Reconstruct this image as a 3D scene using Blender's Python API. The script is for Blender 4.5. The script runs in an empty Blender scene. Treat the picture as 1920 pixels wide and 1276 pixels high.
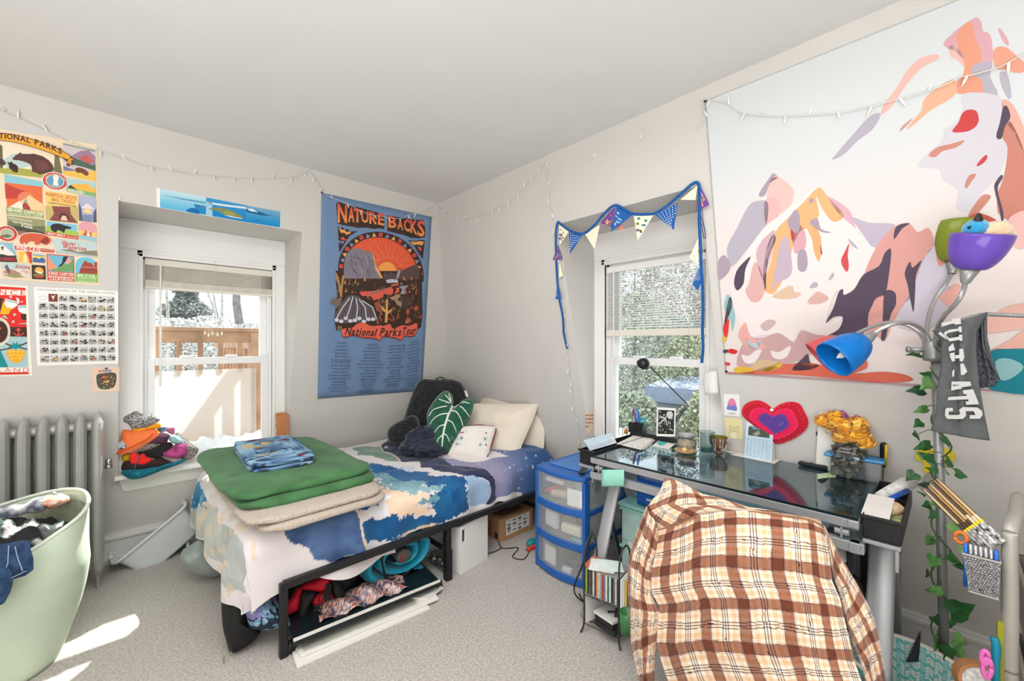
import bpy,bmesh,math,random
import numpy as np
from mathutils import Vector as V,Matrix,Euler,noise as mnoise
R=math.radians
rnd=random.Random(7)
C=bpy.context.scene.collection
sc=bpy.context.scene
# ------------------------------------------------------------------ camera, sky, sun, lights, exposure
FPX,EYE,CYP,YAW=779.3,1.4,643.0,R(46.56)
cam=bpy.data.objects.new('camera',bpy.data.cameras.new('camera'))
C.objects.link(cam)
cam.location=(0,0,EYE)
cam.rotation_euler=(R(90),0,YAW-R(90))
cam.data.sensor_width=36
cam.data.lens=36*FPX/1920
cam.data.shift_y=(CYP-638)/1920
cam.data.clip_start=.02
sc.camera=cam
w=bpy.data.worlds.new('sky');sc.world=w;w.use_nodes=True
bg=w.node_tree.nodes['Background']
bg.inputs[0].default_value=(.90,.95,1,1);bg.inputs[1].default_value=2.6
sun=bpy.data.objects.new('sun',bpy.data.lights.new('sun','SUN'));C.objects.link(sun)
sun.data.energy=13;sun.data.angle=R(.6);sun.data.color=(1,.95,.87)
sun.rotation_euler=V((-.62,-.77,-1)).to_track_quat('-Z','Y').to_euler()
def area(name,loc,to,size,power,col=(1,.998,.995)):
    l=bpy.data.objects.new(name,bpy.data.lights.new(name,'AREA'));C.objects.link(l)
    l.data.shape='RECTANGLE';l.data.size,l.data.size_y=size;l.data.energy=power;l.data.color=col
    l.location=loc;l.rotation_euler=(V(to)-V(loc)).to_track_quat('-Z','Y').to_euler()
area('bounced_flash',(-1.4,-.6,2.3),(.9,1.6,.5),(2.2,1.6),14)
area('flash_to_ceiling',(-1.2,-.5,.8),(-1.0,-.3,2.6),(2.4,2.0),120)
area('ceiling_lamp_light',(.2,.8,2.5),(.2,.8,0),(1.6,1.6),42)  # unseen fill light added overhead to brighten the carpet
sc.view_settings.view_transform='Standard';sc.view_settings.look='None'
sc.view_settings.gamma=1;sc.view_settings.use_curve_mapping=False
sc.view_settings.exposure=0.06
# ------------------------------------------------------------------ measuring: a picture point to a place on a real surface
FW=(math.cos(YAW),math.sin(YAW));RT=(math.sin(YAW),-math.cos(YAW))
SL=.2437;XR=2.632;YL=3.6806;XW=2.5088;YW=3.5582;ZC=2.604
def ray(p):
    u=(p[0]-960)/FPX
    return V((FW[0]+RT[0]*u,FW[1]+RT[1]*u,(CYP-p[1])/FPX))
def hit(p,n,d):
    r=ray(p);n=V(n)
    return V((0,0,EYE))+r*((d-n.z*EYE)/n.dot(r))
NL=V((0,-1,-SL)).normalized();NR=V((-1,0,-SL)).normalized()
def wl(p,off=.0):return hit(p,(0,1,SL),YL)+NL*off
def wr(p,off=.0):return hit(p,(1,0,SL),XR)+NR*off
def onz(p,z):return hit(p,(0,0,1),z)
def onx(p,x):return hit(p,(1,0,0),x)
def ony(p,y):return hit(p,(0,1,0),y)
def onp(p,o,n):return hit(p,n,V(n).dot(V(o)))
# ------------------------------------------------------------------ materials
def lin(c):
    return tuple(((x/255)/12.92 if x/255<=.04045 else((x/255+.055)/1.055)**2.4)for x in c[:3])+(1,)
MATS={}
def mat(name,rgb,rough=.6,metal=0,var=.06,scale=14,bump=0,bscale=60,trans=0,ior=1.45,emit=0,sheen=0,alpha=1,coat=0,rgb2=None,spec=None):
    if name in MATS:return MATS[name]
    m=bpy.data.materials.new(name);m.use_nodes=True;nt=m.node_tree;b=nt.nodes['Principled BSDF']
    N=nt.nodes.new;L=nt.links.new
    b.inputs['Roughness'].default_value=rough;b.inputs['Metallic'].default_value=metal
    b.inputs['Transmission Weight'].default_value=trans;b.inputs['IOR'].default_value=ior
    b.inputs['Sheen Weight'].default_value=sheen;b.inputs['Alpha'].default_value=alpha
    b.inputs['Coat Weight'].default_value=coat
    if spec is not None:b.inputs['Specular IOR Level'].default_value=spec
    tc=N('ShaderNodeTexCoord')
    c=lin(rgb)
    c2=lin(rgb2)if rgb2 else tuple(min(1,x*(1-2*var))for x in c[:3])+(1,)
    n=N('ShaderNodeTexNoise');n.inputs['Scale'].default_value=scale;n.inputs['Detail'].default_value=5
    L(tc.outputs['Object'],n.inputs['Vector'])
    r=N('ShaderNodeValToRGB');r.color_ramp.elements[0].position=.35;r.color_ramp.elements[1].position=.65
    r.color_ramp.elements[0].color=c2;r.color_ramp.elements[1].color=c
    L(n.outputs['Fac'],r.inputs['Fac']);L(r.outputs['Color'],b.inputs['Base Color'])
    if bump:
        n2=N('ShaderNodeTexNoise');n2.inputs['Scale'].default_value=bscale;n2.inputs['Detail'].default_value=4
        L(tc.outputs['Object'],n2.inputs['Vector'])
        bp=N('ShaderNodeBump');bp.inputs['Strength'].default_value=bump;bp.inputs['Distance'].default_value=.01
        L(n2.outputs['Fac'],bp.inputs['Height']);L(bp.outputs['Normal'],b.inputs['Normal'])
    if emit:
        b.inputs['Emission Color'].default_value=c;b.inputs['Emission Strength'].default_value=emit
    MATS[name]=m
    return m
def colmat(name,rough=.7,bump=0,bscale=80,sheen=0,trans=0,spec=.5):
    'printed cloth or paper: the print is a colour attribute of the mesh'
    if name in MATS:return MATS[name]
    m=bpy.data.materials.new(name);m.use_nodes=True;nt=m.node_tree;b=nt.nodes['Principled BSDF']
    a=nt.nodes.new('ShaderNodeVertexColor');a.layer_name='Col'
    nt.links.new(a.outputs['Color'],b.inputs['Base Color'])
    b.inputs['Roughness'].default_value=rough;b.inputs['Sheen Weight'].default_value=sheen
    b.inputs['Specular IOR Level'].default_value=spec
    if bump:
        tc=nt.nodes.new('ShaderNodeTexCoord')
        n2=nt.nodes.new('ShaderNodeTexNoise');n2.inputs['Scale'].default_value=bscale;n2.inputs['Detail'].default_value=4
        nt.links.new(tc.outputs['Object'],n2.inputs['Vector'])
        bp=nt.nodes.new('ShaderNodeBump');bp.inputs['Strength'].default_value=bump;bp.inputs['Distance'].default_value=.008
        nt.links.new(n2.outputs['Fac'],bp.inputs['Height']);nt.links.new(bp.outputs['Normal'],b.inputs['Normal'])
    MATS[name]=m
    return m
def glassmat(name,rgb=(240,248,246),rough=0.0,ior=1.45,see=.0):
    'thin glass: lets light through, mirrors at a slant'
    if name in MATS:return MATS[name]
    m=bpy.data.materials.new(name);m.use_nodes=True;nt=m.node_tree;nt.nodes.clear()
    o=nt.nodes.new('ShaderNodeOutputMaterial');mx=nt.nodes.new('ShaderNodeMixShader')
    t=nt.nodes.new('ShaderNodeBsdfTransparent');g=nt.nodes.new('ShaderNodeBsdfGlossy')
    fr=nt.nodes.new('ShaderNodeLayerWeight');pw_=nt.nodes.new('ShaderNodeMath');pw_.operation='POWER';pw_.inputs[1].default_value=4.2
    ma=nt.nodes.new('ShaderNodeMath');ma.operation='MULTIPLY_ADD';ma.inputs[1].default_value=.93;ma.inputs[2].default_value=((ior-1)/(ior+1))**2
    nt.links.new(fr.outputs['Facing'],pw_.inputs[0]);nt.links.new(pw_.outputs[0],ma.inputs[0])
    t.inputs['Color'].default_value=lin(rgb);g.inputs['Roughness'].default_value=rough
    nt.links.new(ma.outputs[0],mx.inputs['Fac']);nt.links.new(t.outputs[0],mx.inputs[1]);nt.links.new(g.outputs[0],mx.inputs[2])
    nt.links.new(mx.outputs[0],o.inputs['Surface'])
    MATS[name]=m
    return m
# ------------------------------------------------------------------ object helpers
def tag(o,label=None,cat=None,group=None,kind=None):
    if label:o['label']=label
    if cat:o['category']=cat
    if group:o['group']=group
    if kind:o['kind']=kind
    return o
def thing(name,label,cat,loc=(0,0,0),group=None):
    o=bpy.data.objects.new(name,None);C.objects.link(o);o.location=loc;o.empty_display_size=.05
    return tag(o,label,cat,group)
def root_loc(o):
    l=V((0,0,0))
    while o:l+=o.location;o=o.parent
    return l
def adopt(o,parent):
    o.parent=parent
    if parent.type=='EMPTY':o.matrix_parent_inverse=Matrix.Translation(-root_loc(parent))
    return o
def copy_tree(o,parent=None):
    c=o.copy();C.objects.link(c)
    if parent:c.parent=parent;c.matrix_parent_inverse=o.matrix_parent_inverse.copy()
    for ch in list(o.children):copy_tree(ch,c)
    return c
class MB:
    def __init__(s):s.v=[];s.f=[];s.m=[];s.c=[];s.col=None
    def add(s,vs,fs,m=0,col=None):
        b=len(s.v);s.v+=[tuple(x)for x in vs]
        for f in fs:s.f.append(tuple(b+i for i in f));s.m.append(m);s.c.append(col)
        return s
    def box(s,c,d,rot=None,m=0,taper=1.0,col=None):
        rot=rot or Matrix.Identity(3)
        vs=[]
        for z in(-.5,.5):
            t=taper if z>0 else 1
            for x,y in((-.5,-.5),(.5,-.5),(.5,.5),(-.5,.5)):
                vs.append(V(c)+rot@V((x*d[0]*t,y*d[1]*t,z*d[2])))
        return s.add(vs,[(3,2,1,0),(4,5,6,7),(0,1,5,4),(1,2,6,5),(2,3,7,6),(3,0,4,7)],m,col)
    def hexa(s,b,t,m=0,col=None):
        'box from four bottom and four top corners'
        return s.add(list(b)+list(t),[(3,2,1,0),(4,5,6,7),(0,1,5,4),(1,2,6,5),(2,3,7,6),(3,0,4,7)],m,col)
    def tube(s,path,r,n=8,m=0,cap=True,col=None,flat=1.0,up=None):
        P=[V(p)for p in path];k=len(P)
        rr=r if isinstance(r,(list,tuple))else[r]*k
        vs=[];fs=[];prev=None
        for i in range(k):
            t=(P[min(i+1,k-1)]-P[max(i-1,0)])
            t=t.normalized()if t.length>1e-9 else V((0,0,1))
            if prev is None:
                a=V(up)if up else(V((0,0,1))if abs(t.z)<.9 else V((1,0,0)))
                x=a-t*a.dot(t)
            else:x=prev-t*prev.dot(t)
            x.normalize();y=t.cross(x);prev=x
            for j in range(n):
                a=2*math.pi*j/n
                vs.append(P[i]+(x*math.cos(a)*flat+y*math.sin(a))*rr[i])
        for i in range(k-1):
            for j in range(n):
                fs.append((i*n+j,i*n+(j+1)%n,(i+1)*n+(j+1)%n,(i+1)*n+j))
        if cap:fs.append(tuple(range(n-1,-1,-1)));fs.append(tuple((k-1)*n+j for j in range(n)))
        return s.add(vs,fs,m,col)
    def lathe(s,prof,o=(0,0,0),n=24,rot=None,m=0,col=None,close=False,sx=1,sy=1):
        rot=rot or Matrix.Identity(3);vs=[];fs=[];k=len(prof)
        for r,z in prof:
            for j in range(n):
                a=2*math.pi*j/n
                vs.append(V(o)+rot@V((r*math.cos(a)*sx,r*math.sin(a)*sy,z)))
        for i in range(k-1):
            for j in range(n):fs.append((i*n+j,i*n+(j+1)%n,(i+1)*n+(j+1)%n,(i+1)*n+j))
        if prof[0][0]>1e-6 and close:fs.append(tuple(range(n-1,-1,-1)))
        if prof[-1][0]>1e-6 and close:fs.append(tuple((k-1)*n+j for j in range(n)))
        return s.add(vs,fs,m,col)
    def prism(s,pts,off,m=0,col=None):
        'a flat outline of world points given a thickness'
        k=len(pts);P=[V(p)for p in pts];Q=[p+V(off)for p in P]
        fs=[tuple(range(k-1,-1,-1)),tuple(range(k,2*k))]+[(i,(i+1)%k,k+(i+1)%k,k+i)for i in range(k)]
        return s.add(P+Q,fs,m,col)
    def grid(s,fn,nu,nv,wrapu=False,m=0,col=None):
        vs=[fn(i/(nu if wrapu else nu-1),j/(nv-1))for j in range(nv)for i in range(nu)]
        fs=[]
        for j in range(nv-1):
            for i in range(nu if wrapu else nu-1):
                a=j*nu+i;b=j*nu+(i+1)%nu
                fs.append((a,b,b+nu,a+nu))
        return s.add(vs,fs,m,col)
    def ball(s,c,r,n=12,k=8,rot=None,m=0,col=None,nz=0,ns=3,seed=0):
        rot=rot or Matrix.Identity(3);r=(r,r,r)if not hasattr(r,'__len__')else r
        def fn(u,v):
            a=2*math.pi*u;b=math.pi*(v-.5)
            p=V((math.cos(a)*math.cos(b),math.sin(a)*math.cos(b),math.sin(b)))
            q=1+(nz*mnoise.noise(p*ns+V((seed*7.3,seed*3.1,0)))if nz else 0)
            return V(c)+rot@V((p.x*r[0]*q,p.y*r[1]*q,p.z*r[2]*q))
        return s.grid(fn,n,k,True,m,col)
    def build(s,name,mats,parent=None,smooth=False,bevel=0,label=None,seg=2,kind=None,solid=0,sub=0,flip=False):
        me=bpy.data.meshes.new(name);me.from_pydata(s.v,[],s.f)
        mats=mats if isinstance(mats,(list,tuple))else[mats]
        for x in mats:me.materials.append(x)
        if len(mats)>1:me.polygons.foreach_set('material_index',s.m)
        if any(c is not None for c in s.c):
            ca=me.color_attributes.new('Col','FLOAT_COLOR','CORNER')
            buf=[]
            for f,c in zip(s.f,s.c):
                if isinstance(c,list):
                    for q in c:buf+=list(lin(q))
                else:buf+=list(lin(c or(200,200,200)))*len(f)
            ca.data.foreach_set('color',buf)
        bm=bmesh.new();bm.from_mesh(me)
        if flip:bmesh.ops.recalc_face_normals(bm,faces=bm.faces)
        bm.to_mesh(me);bm.free()
        if smooth:
            me.polygons.foreach_set('use_smooth',[True]*len(me.polygons))
        o=bpy.data.objects.new(name,me);C.objects.link(o)
        if bevel:
            b=o.modifiers.new('bevel','BEVEL');b.width=bevel;b.segments=seg;b.limit_method='ANGLE';b.angle_limit=R(40)
        if solid:
            b=o.modifiers.new('solid','SOLIDIFY');b.thickness=solid;b.offset=0
        if sub:
            b=o.modifiers.new('sub','SUBSURF');b.levels=sub;b.render_levels=sub
        if parent:adopt(o,parent)
        if label:o['label']=label
        if kind:o['kind']=kind
        return o
def rz(a):return Matrix.Rotation(R(a),3,'Z')
def rx(a):return Matrix.Rotation(R(a),3,'X')
def ry(a):return Matrix.Rotation(R(a),3,'Y')
def frame(x,z):
    'rotation whose local x runs along x and local z along z'
    z=V(z).normalized();x=V(x);x=(x-z*x.dot(z)).normalized();y=z.cross(x)
    return Matrix((x,y,z)).transposed()
def spline(pts,n=8):
    P=[V(p)for p in pts];out=[]
    for i in range(len(P)-1):
        a=P[max(i-1,0)];b=P[i];c=P[i+1];d=P[min(i+2,len(P)-1)]
        for k in range(n):
            t=k/n
            out.append(.5*((2*b)+(c-a)*t+(2*a-5*b+4*c-d)*t*t+(3*b-a-3*c+d)*t**3))
    return out+[P[-1]]
def spl2(pts,n=4,closed=True):
    P=[V((p[0],p[1],0))for p in pts];k=len(P);out=[]
    for i in range(k):
        a,b,c,d=P[i-1],P[i],P[(i+1)%k],P[(i+2)%k]
        for j in range(n):
            t=j/n;q=.5*((2*b)+(c-a)*t+(2*a-5*b+4*c-d)*t*t+(3*b-a-3*c+d)*t**3)
            out.append((q.x,q.y))
    return out
def fbm(x,y,z=0.0,o=4):return mnoise.fractal(V((x,y,z)),1.0,2.0,o)
# ---- lettering: outlines of the built-in font as flat faces
GL={}
def glyph1(ch,bold):
    k=(ch,bold)
    if k not in GL:
        cu=bpy.data.curves.new('t','FONT');cu.body=ch;cu.size=1;cu.offset=bold;cu.resolution_u=2
        o=bpy.data.objects.new('t',cu);C.objects.link(o)
        me=bpy.data.meshes.new_from_object(o.evaluated_get(bpy.context.evaluated_depsgraph_get()))
        GL[k]=([(v.co.x,v.co.y)for v in me.vertices],[tuple(p.vertices)for p in me.polygons])
        bpy.data.objects.remove(o);bpy.data.curves.remove(cu);bpy.data.meshes.remove(me)
    return GL[k]
for _c in "ABCDEFGHIJKLMNOPQRSTUVWXYZabcdefghijklmnopqrstuvwxyz0123456789.-'&":glyph1(_c,0)
for _c in "ABCDEFGHIJKLMNOPRSTUVWYZabcdefghijklmnoprstuvwyz":glyph1(_c,.03)
def glyphs(txt,bold=0.0,shear=0.0,gap=.09):
    vs=[];fs=[];x=0
    for ch in txt:
        if ch==' ':x+=.32;continue
        v,f=glyph1(ch,bold)
        if not v:continue
        a=min(p[0]for p in v);b=len(vs)
        vs+=[(p[0]-a+x+p[1]*shear,p[1])for p in v];fs+=[tuple(b+i for i in q)for q in f]
        x+=max(p[0]for p in v)-a+gap
    return vs,fs
class Art:
    'a flat print: outlines in picture points laid on one real plane, each layer a hair above the last'
    def __init__(s,proj,n):s.mb=MB();s.proj=proj;s.n=V(n);s.k=1
    def P(s,p,k=None):return s.proj(p)+s.n*(.00022*(s.k if k is None else k))
    def lay(s,step=1):s.k+=step;return s
    def poly(s,pts,col,smooth=0):
        if smooth:pts=spl2(pts,smooth)
        s.mb.add([s.P(p)for p in pts],[tuple(range(len(pts)))],0,col);return s
    def ell(s,c,rx_,ry_,col,n=20,a0=0,sq=1.0,tilt=0):
        pts=[]
        for i in range(n):
            a=2*math.pi*i/n
            x,y=rx_*math.cos(a),ry_*math.sin(a)
            pts.append((c[0]+x*math.cos(tilt)-y*math.sin(tilt),c[1]+x*math.sin(tilt)+y*math.cos(tilt)))
        return s.poly(pts,col)
    def line(s,pts,wd,col):
        for a,b in zip(pts,pts[1:]):
            dx,dy=b[0]-a[0],b[1]-a[1];l=math.hypot(dx,dy)or 1;nx,ny=-dy/l*wd/2,dx/l*wd/2
            s.poly([(a[0]+nx,a[1]+ny),(b[0]+nx,b[1]+ny),(b[0]-nx,b[1]-ny),(a[0]-nx,a[1]-ny)],col)
        return s
    def text(s,txt,p0,p1,h,col,bold=0.0,shear=0.0,curve=0.0,upv=(0,-1),h1=None):
        'lettering from p0 to p1 along its baseline, h tall'
        vs,fs=glyphs(txt,bold,shear)
        if not vs:return s
        x0=min(v[0]for v in vs);x1=max(v[0]for v in vs);hh=.7
        out=[]
        for x,y in vs:
            t=(x-x0)/max(1e-6,x1-x0);u=y/hh*(h+((h1 or h)-h)*t)
            bx=p0[0]+(p1[0]-p0[0])*t;by=p0[1]+(p1[1]-p0[1])*t-curve*4*t*(1-t)
            out.append(s.P((bx+upv[0]*u,by+upv[1]*u)))
        s.mb.add(out,fs,0,col);return s
    def letter(s,ch,quad,c0,c1=None,bold=.03):
        'one letter stretched into a picture quad (tl, tr, br, bl), shaded from c0 at the top to c1 at the foot'
        vs,fs=glyphs(ch,bold);M=quadmap(quad)
        x0=min(v[0]for v in vs);x1=max(v[0]for v in vs);y0=min(v[1]for v in vs);y1=max(v[1]for v in vs)
        uv=[((x-x0)/(x1-x0),(y1-y)/(y1-y0))for x,y in vs]
        P=[s.P(M(u))for u in uv];c1=c1 or c0
        mix=[tuple(c0[i]+(c1[i]-c0[i])*u[1]for i in range(3))for u in uv]
        for f in fs:s.mb.add([P[i]for i in f],[tuple(range(len(f)))],0,[mix[i]for i in f])
        return s
    def band(s,quad,c0,c1,n=10,horiz=False):
        'a smooth change of printed colour across a quad'
        M=quadmap(quad)
        for i in range(n):
            a,b=i/n,(i+1)/n
            q=[(a,0),(b,0),(b,1),(a,1)]if horiz else[(0,a),(1,a),(1,b),(0,b)]
            f=lambda t:tuple(c0[k]+(c1[k]-c0[k])*t for k in range(3))
            cc=[f(a),f(b),f(b),f(a)]if horiz else[f(a),f(a),f(b),f(b)]
            s.mb.add([s.P(M(p))for p in q],[(0,1,2,3)],0,cc)
        return s
    def tile(s,quad,col,items=(),border=None,bw=.03):
        if border:s.poly(quad,border);s.lay()
        M=quadmap(quad);b=bw if border else 0;k0=s.k
        s.poly([M(p)for p in((b,b),(1-b,b),(1-b,1-b),(b,1-b))],col)
        for it in items:
            s.lay()
            if it[0]=='p':s.poly([M(p)for p in it[2]],it[1])
            elif it[0]=='s':s.poly([M(p)for p in spl2(it[2],4)],it[1])
            elif it[0]=='e':s.poly([M((it[2]+it[4]*math.cos(a*.3927),it[3]+it[5]*math.sin(a*.3927)))for a in range(16)],it[1])
            elif it[0]=='t':
                p0,p1=M(it[3]),M(it[4]);pu=M((it[3][0],it[3][1]-it[5]))
                s.text(it[2],p0,p1,math.hypot(pu[0]-p0[0],pu[1]-p0[1]),it[1],bold=it[6]if len(it)>6 else 0,shear=it[7]if len(it)>7 else 0)
        s.k=k0;return s
    def build(s,name='print',parent=None,m=None):return s.mb.build(name,m or colmat('printed_paper',.65,spec=.25),parent)
def quadmap(c):
    'unit square (x right, y down) to four picture corners: tl, tr, br, bl'
    (x0,y0),(x1,y1),(x2,y2),(x3,y3)=c
    dx1,dx2,sx=x1-x2,x3-x2,x0-x1+x2-x3;dy1,dy2,sy=y1-y2,y3-y2,y0-y1+y2-y3
    den=dx1*dy2-dx2*dy1;g=(sx*dy2-dx2*sy)/den;h=(dx1*sy-sx*dy1)/den
    a,b,cc=x1-x0+g*x1,x3-x0+h*x3,x0;d,e,f=y1-y0+g*y1,y3-y0+h*y3,y0
    return lambda p:((a*p[0]+b*p[1]+cc)/(g*p[0]+h*p[1]+1),(d*p[0]+e*p[1]+f)/(g*p[0]+h*p[1]+1))
# ------------------------------------------------------------------ the room
WALL=mat('wall_paint',(207,204,199),.85,var=.012,scale=3,bump=.03,bscale=140)
CEIL=mat('ceiling_paint',(222,221,218),.9,var=.01,scale=3)
TRIM=mat('white_trim_paint',(236,235,232),.45,var=.01,scale=5)
VINYL=mat('white_vinyl',(236,236,236),.35,var=.01,scale=5)
CARP=mat('grey_carpet',(232,224,217),.95,var=.1,scale=95,bump=1,bscale=260,sheen=.1,rgb2=(194,186,178))
X0,Y0=-2.6,-1.5
def struct(o):o['kind']='structure';return o
struct(MB().box((.0,1.1,-.05),(5.6,5.6,.1)).build('floor',CARP))
struct(MB().box((.0,1.1,ZC+.05),(5.6,5.6,.1)).build('ceiling',CEIL))
def yl(z):return YL-SL*z
def xr(z):return XR-SL*z
NLX0,NLX1,NRY0,NRY1,NZ0,NZ1=0.0,.941,.855,1.782,.56,2.183
mb=MB()
def L(x,z):return(x,yl(z),z)
xc=[X0,NLX0,NLX1]
for a,b in((X0,NLX0),(NLX1,None)):
    bb=lambda z:xr(z)if b is None else b
    zs=[0,NZ0,NZ1,ZC]
    for z0,z1 in zip(zs,zs[1:]):mb.add([L(a,z0),L(bb(z0),z0),L(bb(z1),z1),L(a,z1)],[(0,1,2,3)])
for z0,z1 in((0,NZ0),(NZ1,ZC)):mb.add([L(NLX0,z0),L(NLX1,z0),L(NLX1,z1),L(NLX0,z1)],[(0,1,2,3)])
# reveals of the window niche: cheeks and soffit
mb.add([L(NLX0,NZ0),L(NLX0,NZ1),(NLX0,YW+.03,NZ1),(NLX0,YW+.03,NZ0)],[(0,1,2,3)])
mb.add([L(NLX1,NZ0),L(NLX1,NZ1),(NLX1,YW+.03,NZ1),(NLX1,YW+.03,NZ0)],[(3,2,1,0)])
mb.add([L(NLX0,NZ1),L(NLX1,NZ1),(NLX1,YW+.03,NZ1),(NLX0,YW+.03,NZ1)],[(0,1,2,3)])
struct(mb.build('wall_left',WALL))
mb=MB()
def Rr(y,z):return(xr(z),y,z)
for a,b in((Y0,NRY0),(NRY1,None)):
    bb=lambda z:yl(z)if b is None else b
    zs=[0,NZ0,NZ1,ZC]
    for z0,z1 in zip(zs,zs[1:]):mb.add([Rr(a,z0),Rr(bb(z0),z0),Rr(bb(z1),z1),Rr(a,z1)],[(3,2,1,0)])
for z0,z1 in((0,NZ0),(NZ1,ZC)):mb.add([Rr(NRY0,z0),Rr(NRY1,z0),Rr(NRY1,z1),Rr(NRY0,z1)],[(3,2,1,0)])
for y in(NRY0,NRY1):mb.add([Rr(y,NZ0),Rr(y,NZ1),(XW+.03,y,NZ1),(XW+.03,y,NZ0)],[(0,1,2,3)])
mb.add([Rr(NRY0,NZ1),Rr(NRY1,NZ1),(XW+.03,NRY1,NZ1),(XW+.03,NRY0,NZ1)],[(0,1,2,3)])
struct(mb.build('wall_right',WALL))
struct(MB().box((X0-.05,1.1,ZC/2),(.1,5.4,ZC)).build('wall_back',WALL))
struct(MB().box((0,Y0-.05,ZC/2),(5.4,.1,ZC)).build('wall_front',WALL))
# outer skins so that no daylight leaks round the sloping walls
struct(MB().box((X0/2+NLX0/2,3.78,1.3),(NLX0-X0,.1,2.8)).box((NLX1/2+1.4,3.78,1.3),(2.8-NLX1,.1,2.8)).box((.5*(NLX0+NLX1),3.78,.25),(NLX1-NLX0,.1,.6)).box((.5*(NLX0+NLX1),3.7,2.45),(NLX1-NLX0,.26,.5)).build('wall_outer_left',WALL))
struct(MB().box((2.73,Y0/2+NRY0/2,1.3),(.1,NRY0-Y0,2.8)).box((2.73,NRY1/2+1.92,1.3),(.1,3.84-NRY1,2.8)).box((2.73,.5*(NRY0+NRY1),.25),(.1,NRY1-NRY0,.6)).box((2.65,.5*(NRY0+NRY1),2.45),(.26,NRY1-NRY0,.5)).build('wall_outer_right',WALL))
struct(MB().box((3.1,1.2,2.55),(1.1,5.6,.08)).build('trim_5',TRIM))  # added unseen overhang that keeps the sun out of the side window
# baseboards with a cap moulding
def baseb(name,a,b,n):
    a,b,n=V(a),V(b),V(n);mb=MB()
    for z0,z1,d in((0,.165,.018),(.165,.182,.03),(.182,.2,.022)):
        dz=lambda z:n*-0+V((0,0,z))
        lean=lambda z:n*(SL*z)
        q=[a+lean(z0),b+lean(z0),b+lean(z0)+n*d,a+lean(z0)+n*d]
        t=[a+lean(z1),b+lean(z1),b+lean(z1)+n*d,a+lean(z1)+n*d]
        mb.hexa([p+V((0,0,z0))for p in q],[p+V((0,0,z1))for p in t])
    struct(mb.build(name,TRIM))
baseb('baseboard_left',(X0,YL,0),(XR,YL,0),(0,-1,0))
baseb('baseboard_right',(XR,Y0,0),(XR,YL,0),(-1,0,0))
# ------------------------------------------------------------------ windows.  T maps (along, out, up) to the world for either wall
GLASS=glassmat('window_glass',(246,250,250),0,1.4)
def TL(a,o,z):return V((a,YW+o,z))
def TR(a,o,z):return V((XW+o,a,z))
def tbox(mb,T,a0,a1,o0,o1,z0,z1,m=0):
    q=[T(a0,o0,z0),T(a1,o0,z0),T(a1,o1,z0),T(a0,o1,z0)];t=[T(a0,o0,z1),T(a1,o0,z1),T(a1,o1,z1),T(a0,o1,z1)]
    return mb.hexa(q,t,m)
def window(name,T,n0,n1,k):
    g0,g1=n0+.115,n1-.09  # sash opening
    w_=bpy.data.objects.new(name,None);C.objects.link(w_);w_['kind']='structure';w_.location=T((n0+n1)/2,0,.585)
    w_.empty_display_size=.05
    mb=MB()
    tbox(mb,T,n0,g0,0,.03,.56,1.995);tbox(mb,T,g1,n1,0,.03,.56,1.995);tbox(mb,T,n0,n1,-.004,.03,1.995,NZ1);tbox(mb,T,g0-.03,g1+.03,0,.03,1.96,1.996)
    tbox(mb,T,g0-.022,g0,-.006,.02,.6,1.975);tbox(mb,T,g1,g1+.022,-.006,.02,.6,1.975);tbox(mb,T,g0-.022,g1+.022,-.006,.02,1.953,1.977)
    mb.build('casing',TRIM,w_,bevel=.003,flip=True)
    mb=MB();tbox(mb,T,n0-.02,g0+.02,.03,.15,.54,2.2);tbox(mb,T,g1-.02,n1+.02,.03,.15,.54,2.2);tbox(mb,T,g0,g1,.03,.15,1.94,2.2)
    tbox(mb,T,g0,g1,.03,.2,.54,.6)
    mb.build('frame',VINYL,w_,flip=True)
    def sash(nm,z0,z1,o,st,rb,rt_):
        mb=MB();a,b=g0+.02,g1-.02
        tbox(mb,T,a,a+st,o,o+.035,z0,z1);tbox(mb,T,b-st,b,o,o+.035,z0,z1)
        tbox(mb,T,a+st,b-st,o,o+.035,z0,z0+rb);tbox(mb,T,a+st,b-st,o,o+.035,z1-rt_,z1)
        s_=mb.build(nm,VINYL,w_,bevel=.003,flip=True)
        tbox(MB(),T,a+st,b-st,o+.014,o+.02,z0+rb,z1-rt_).build('pane',GLASS,s_)
    sash('upper_sash',1.255,1.955,.085,.045,.04,.04)
    sash('lower_sash',.6,1.3,.045,.04,.05,.048)
    mb=MB();mid=(n0+n1)/2
    for a in(mid-.13,mid+.13):tbox(mb,T,a-.035,a+.035,.04,.085,1.298,1.315)
    mb.build('sash_lock',VINYL,w_,bevel=.002,flip=True)
    mb=MB();tbox(mb,T,n0-.02,n1+.02,-.065,.05,.56,.587);mb.build('sill',TRIM,w_,bevel=.004,flip=True)
    mb=MB();q=lambda a,z,d:T(a,-(SL*(.56-z))*-1-d,z)
    mb.hexa([q(n0+.025,.47,0),q(n1-.025,.47,0),q(n1-.025,.47,.02),q(n0+.025,.47,.02)],[q(n0,.56,0),q(n1,.56,0),q(n1,.56,.02),q(n0,.56,.02)])
    mb.build('apron',TRIM,w_,flip=True)
window('window_1',TL,NLX0,NLX1,0)
window('window_2',TR,NRY0+.02,NRY1,1)
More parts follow.
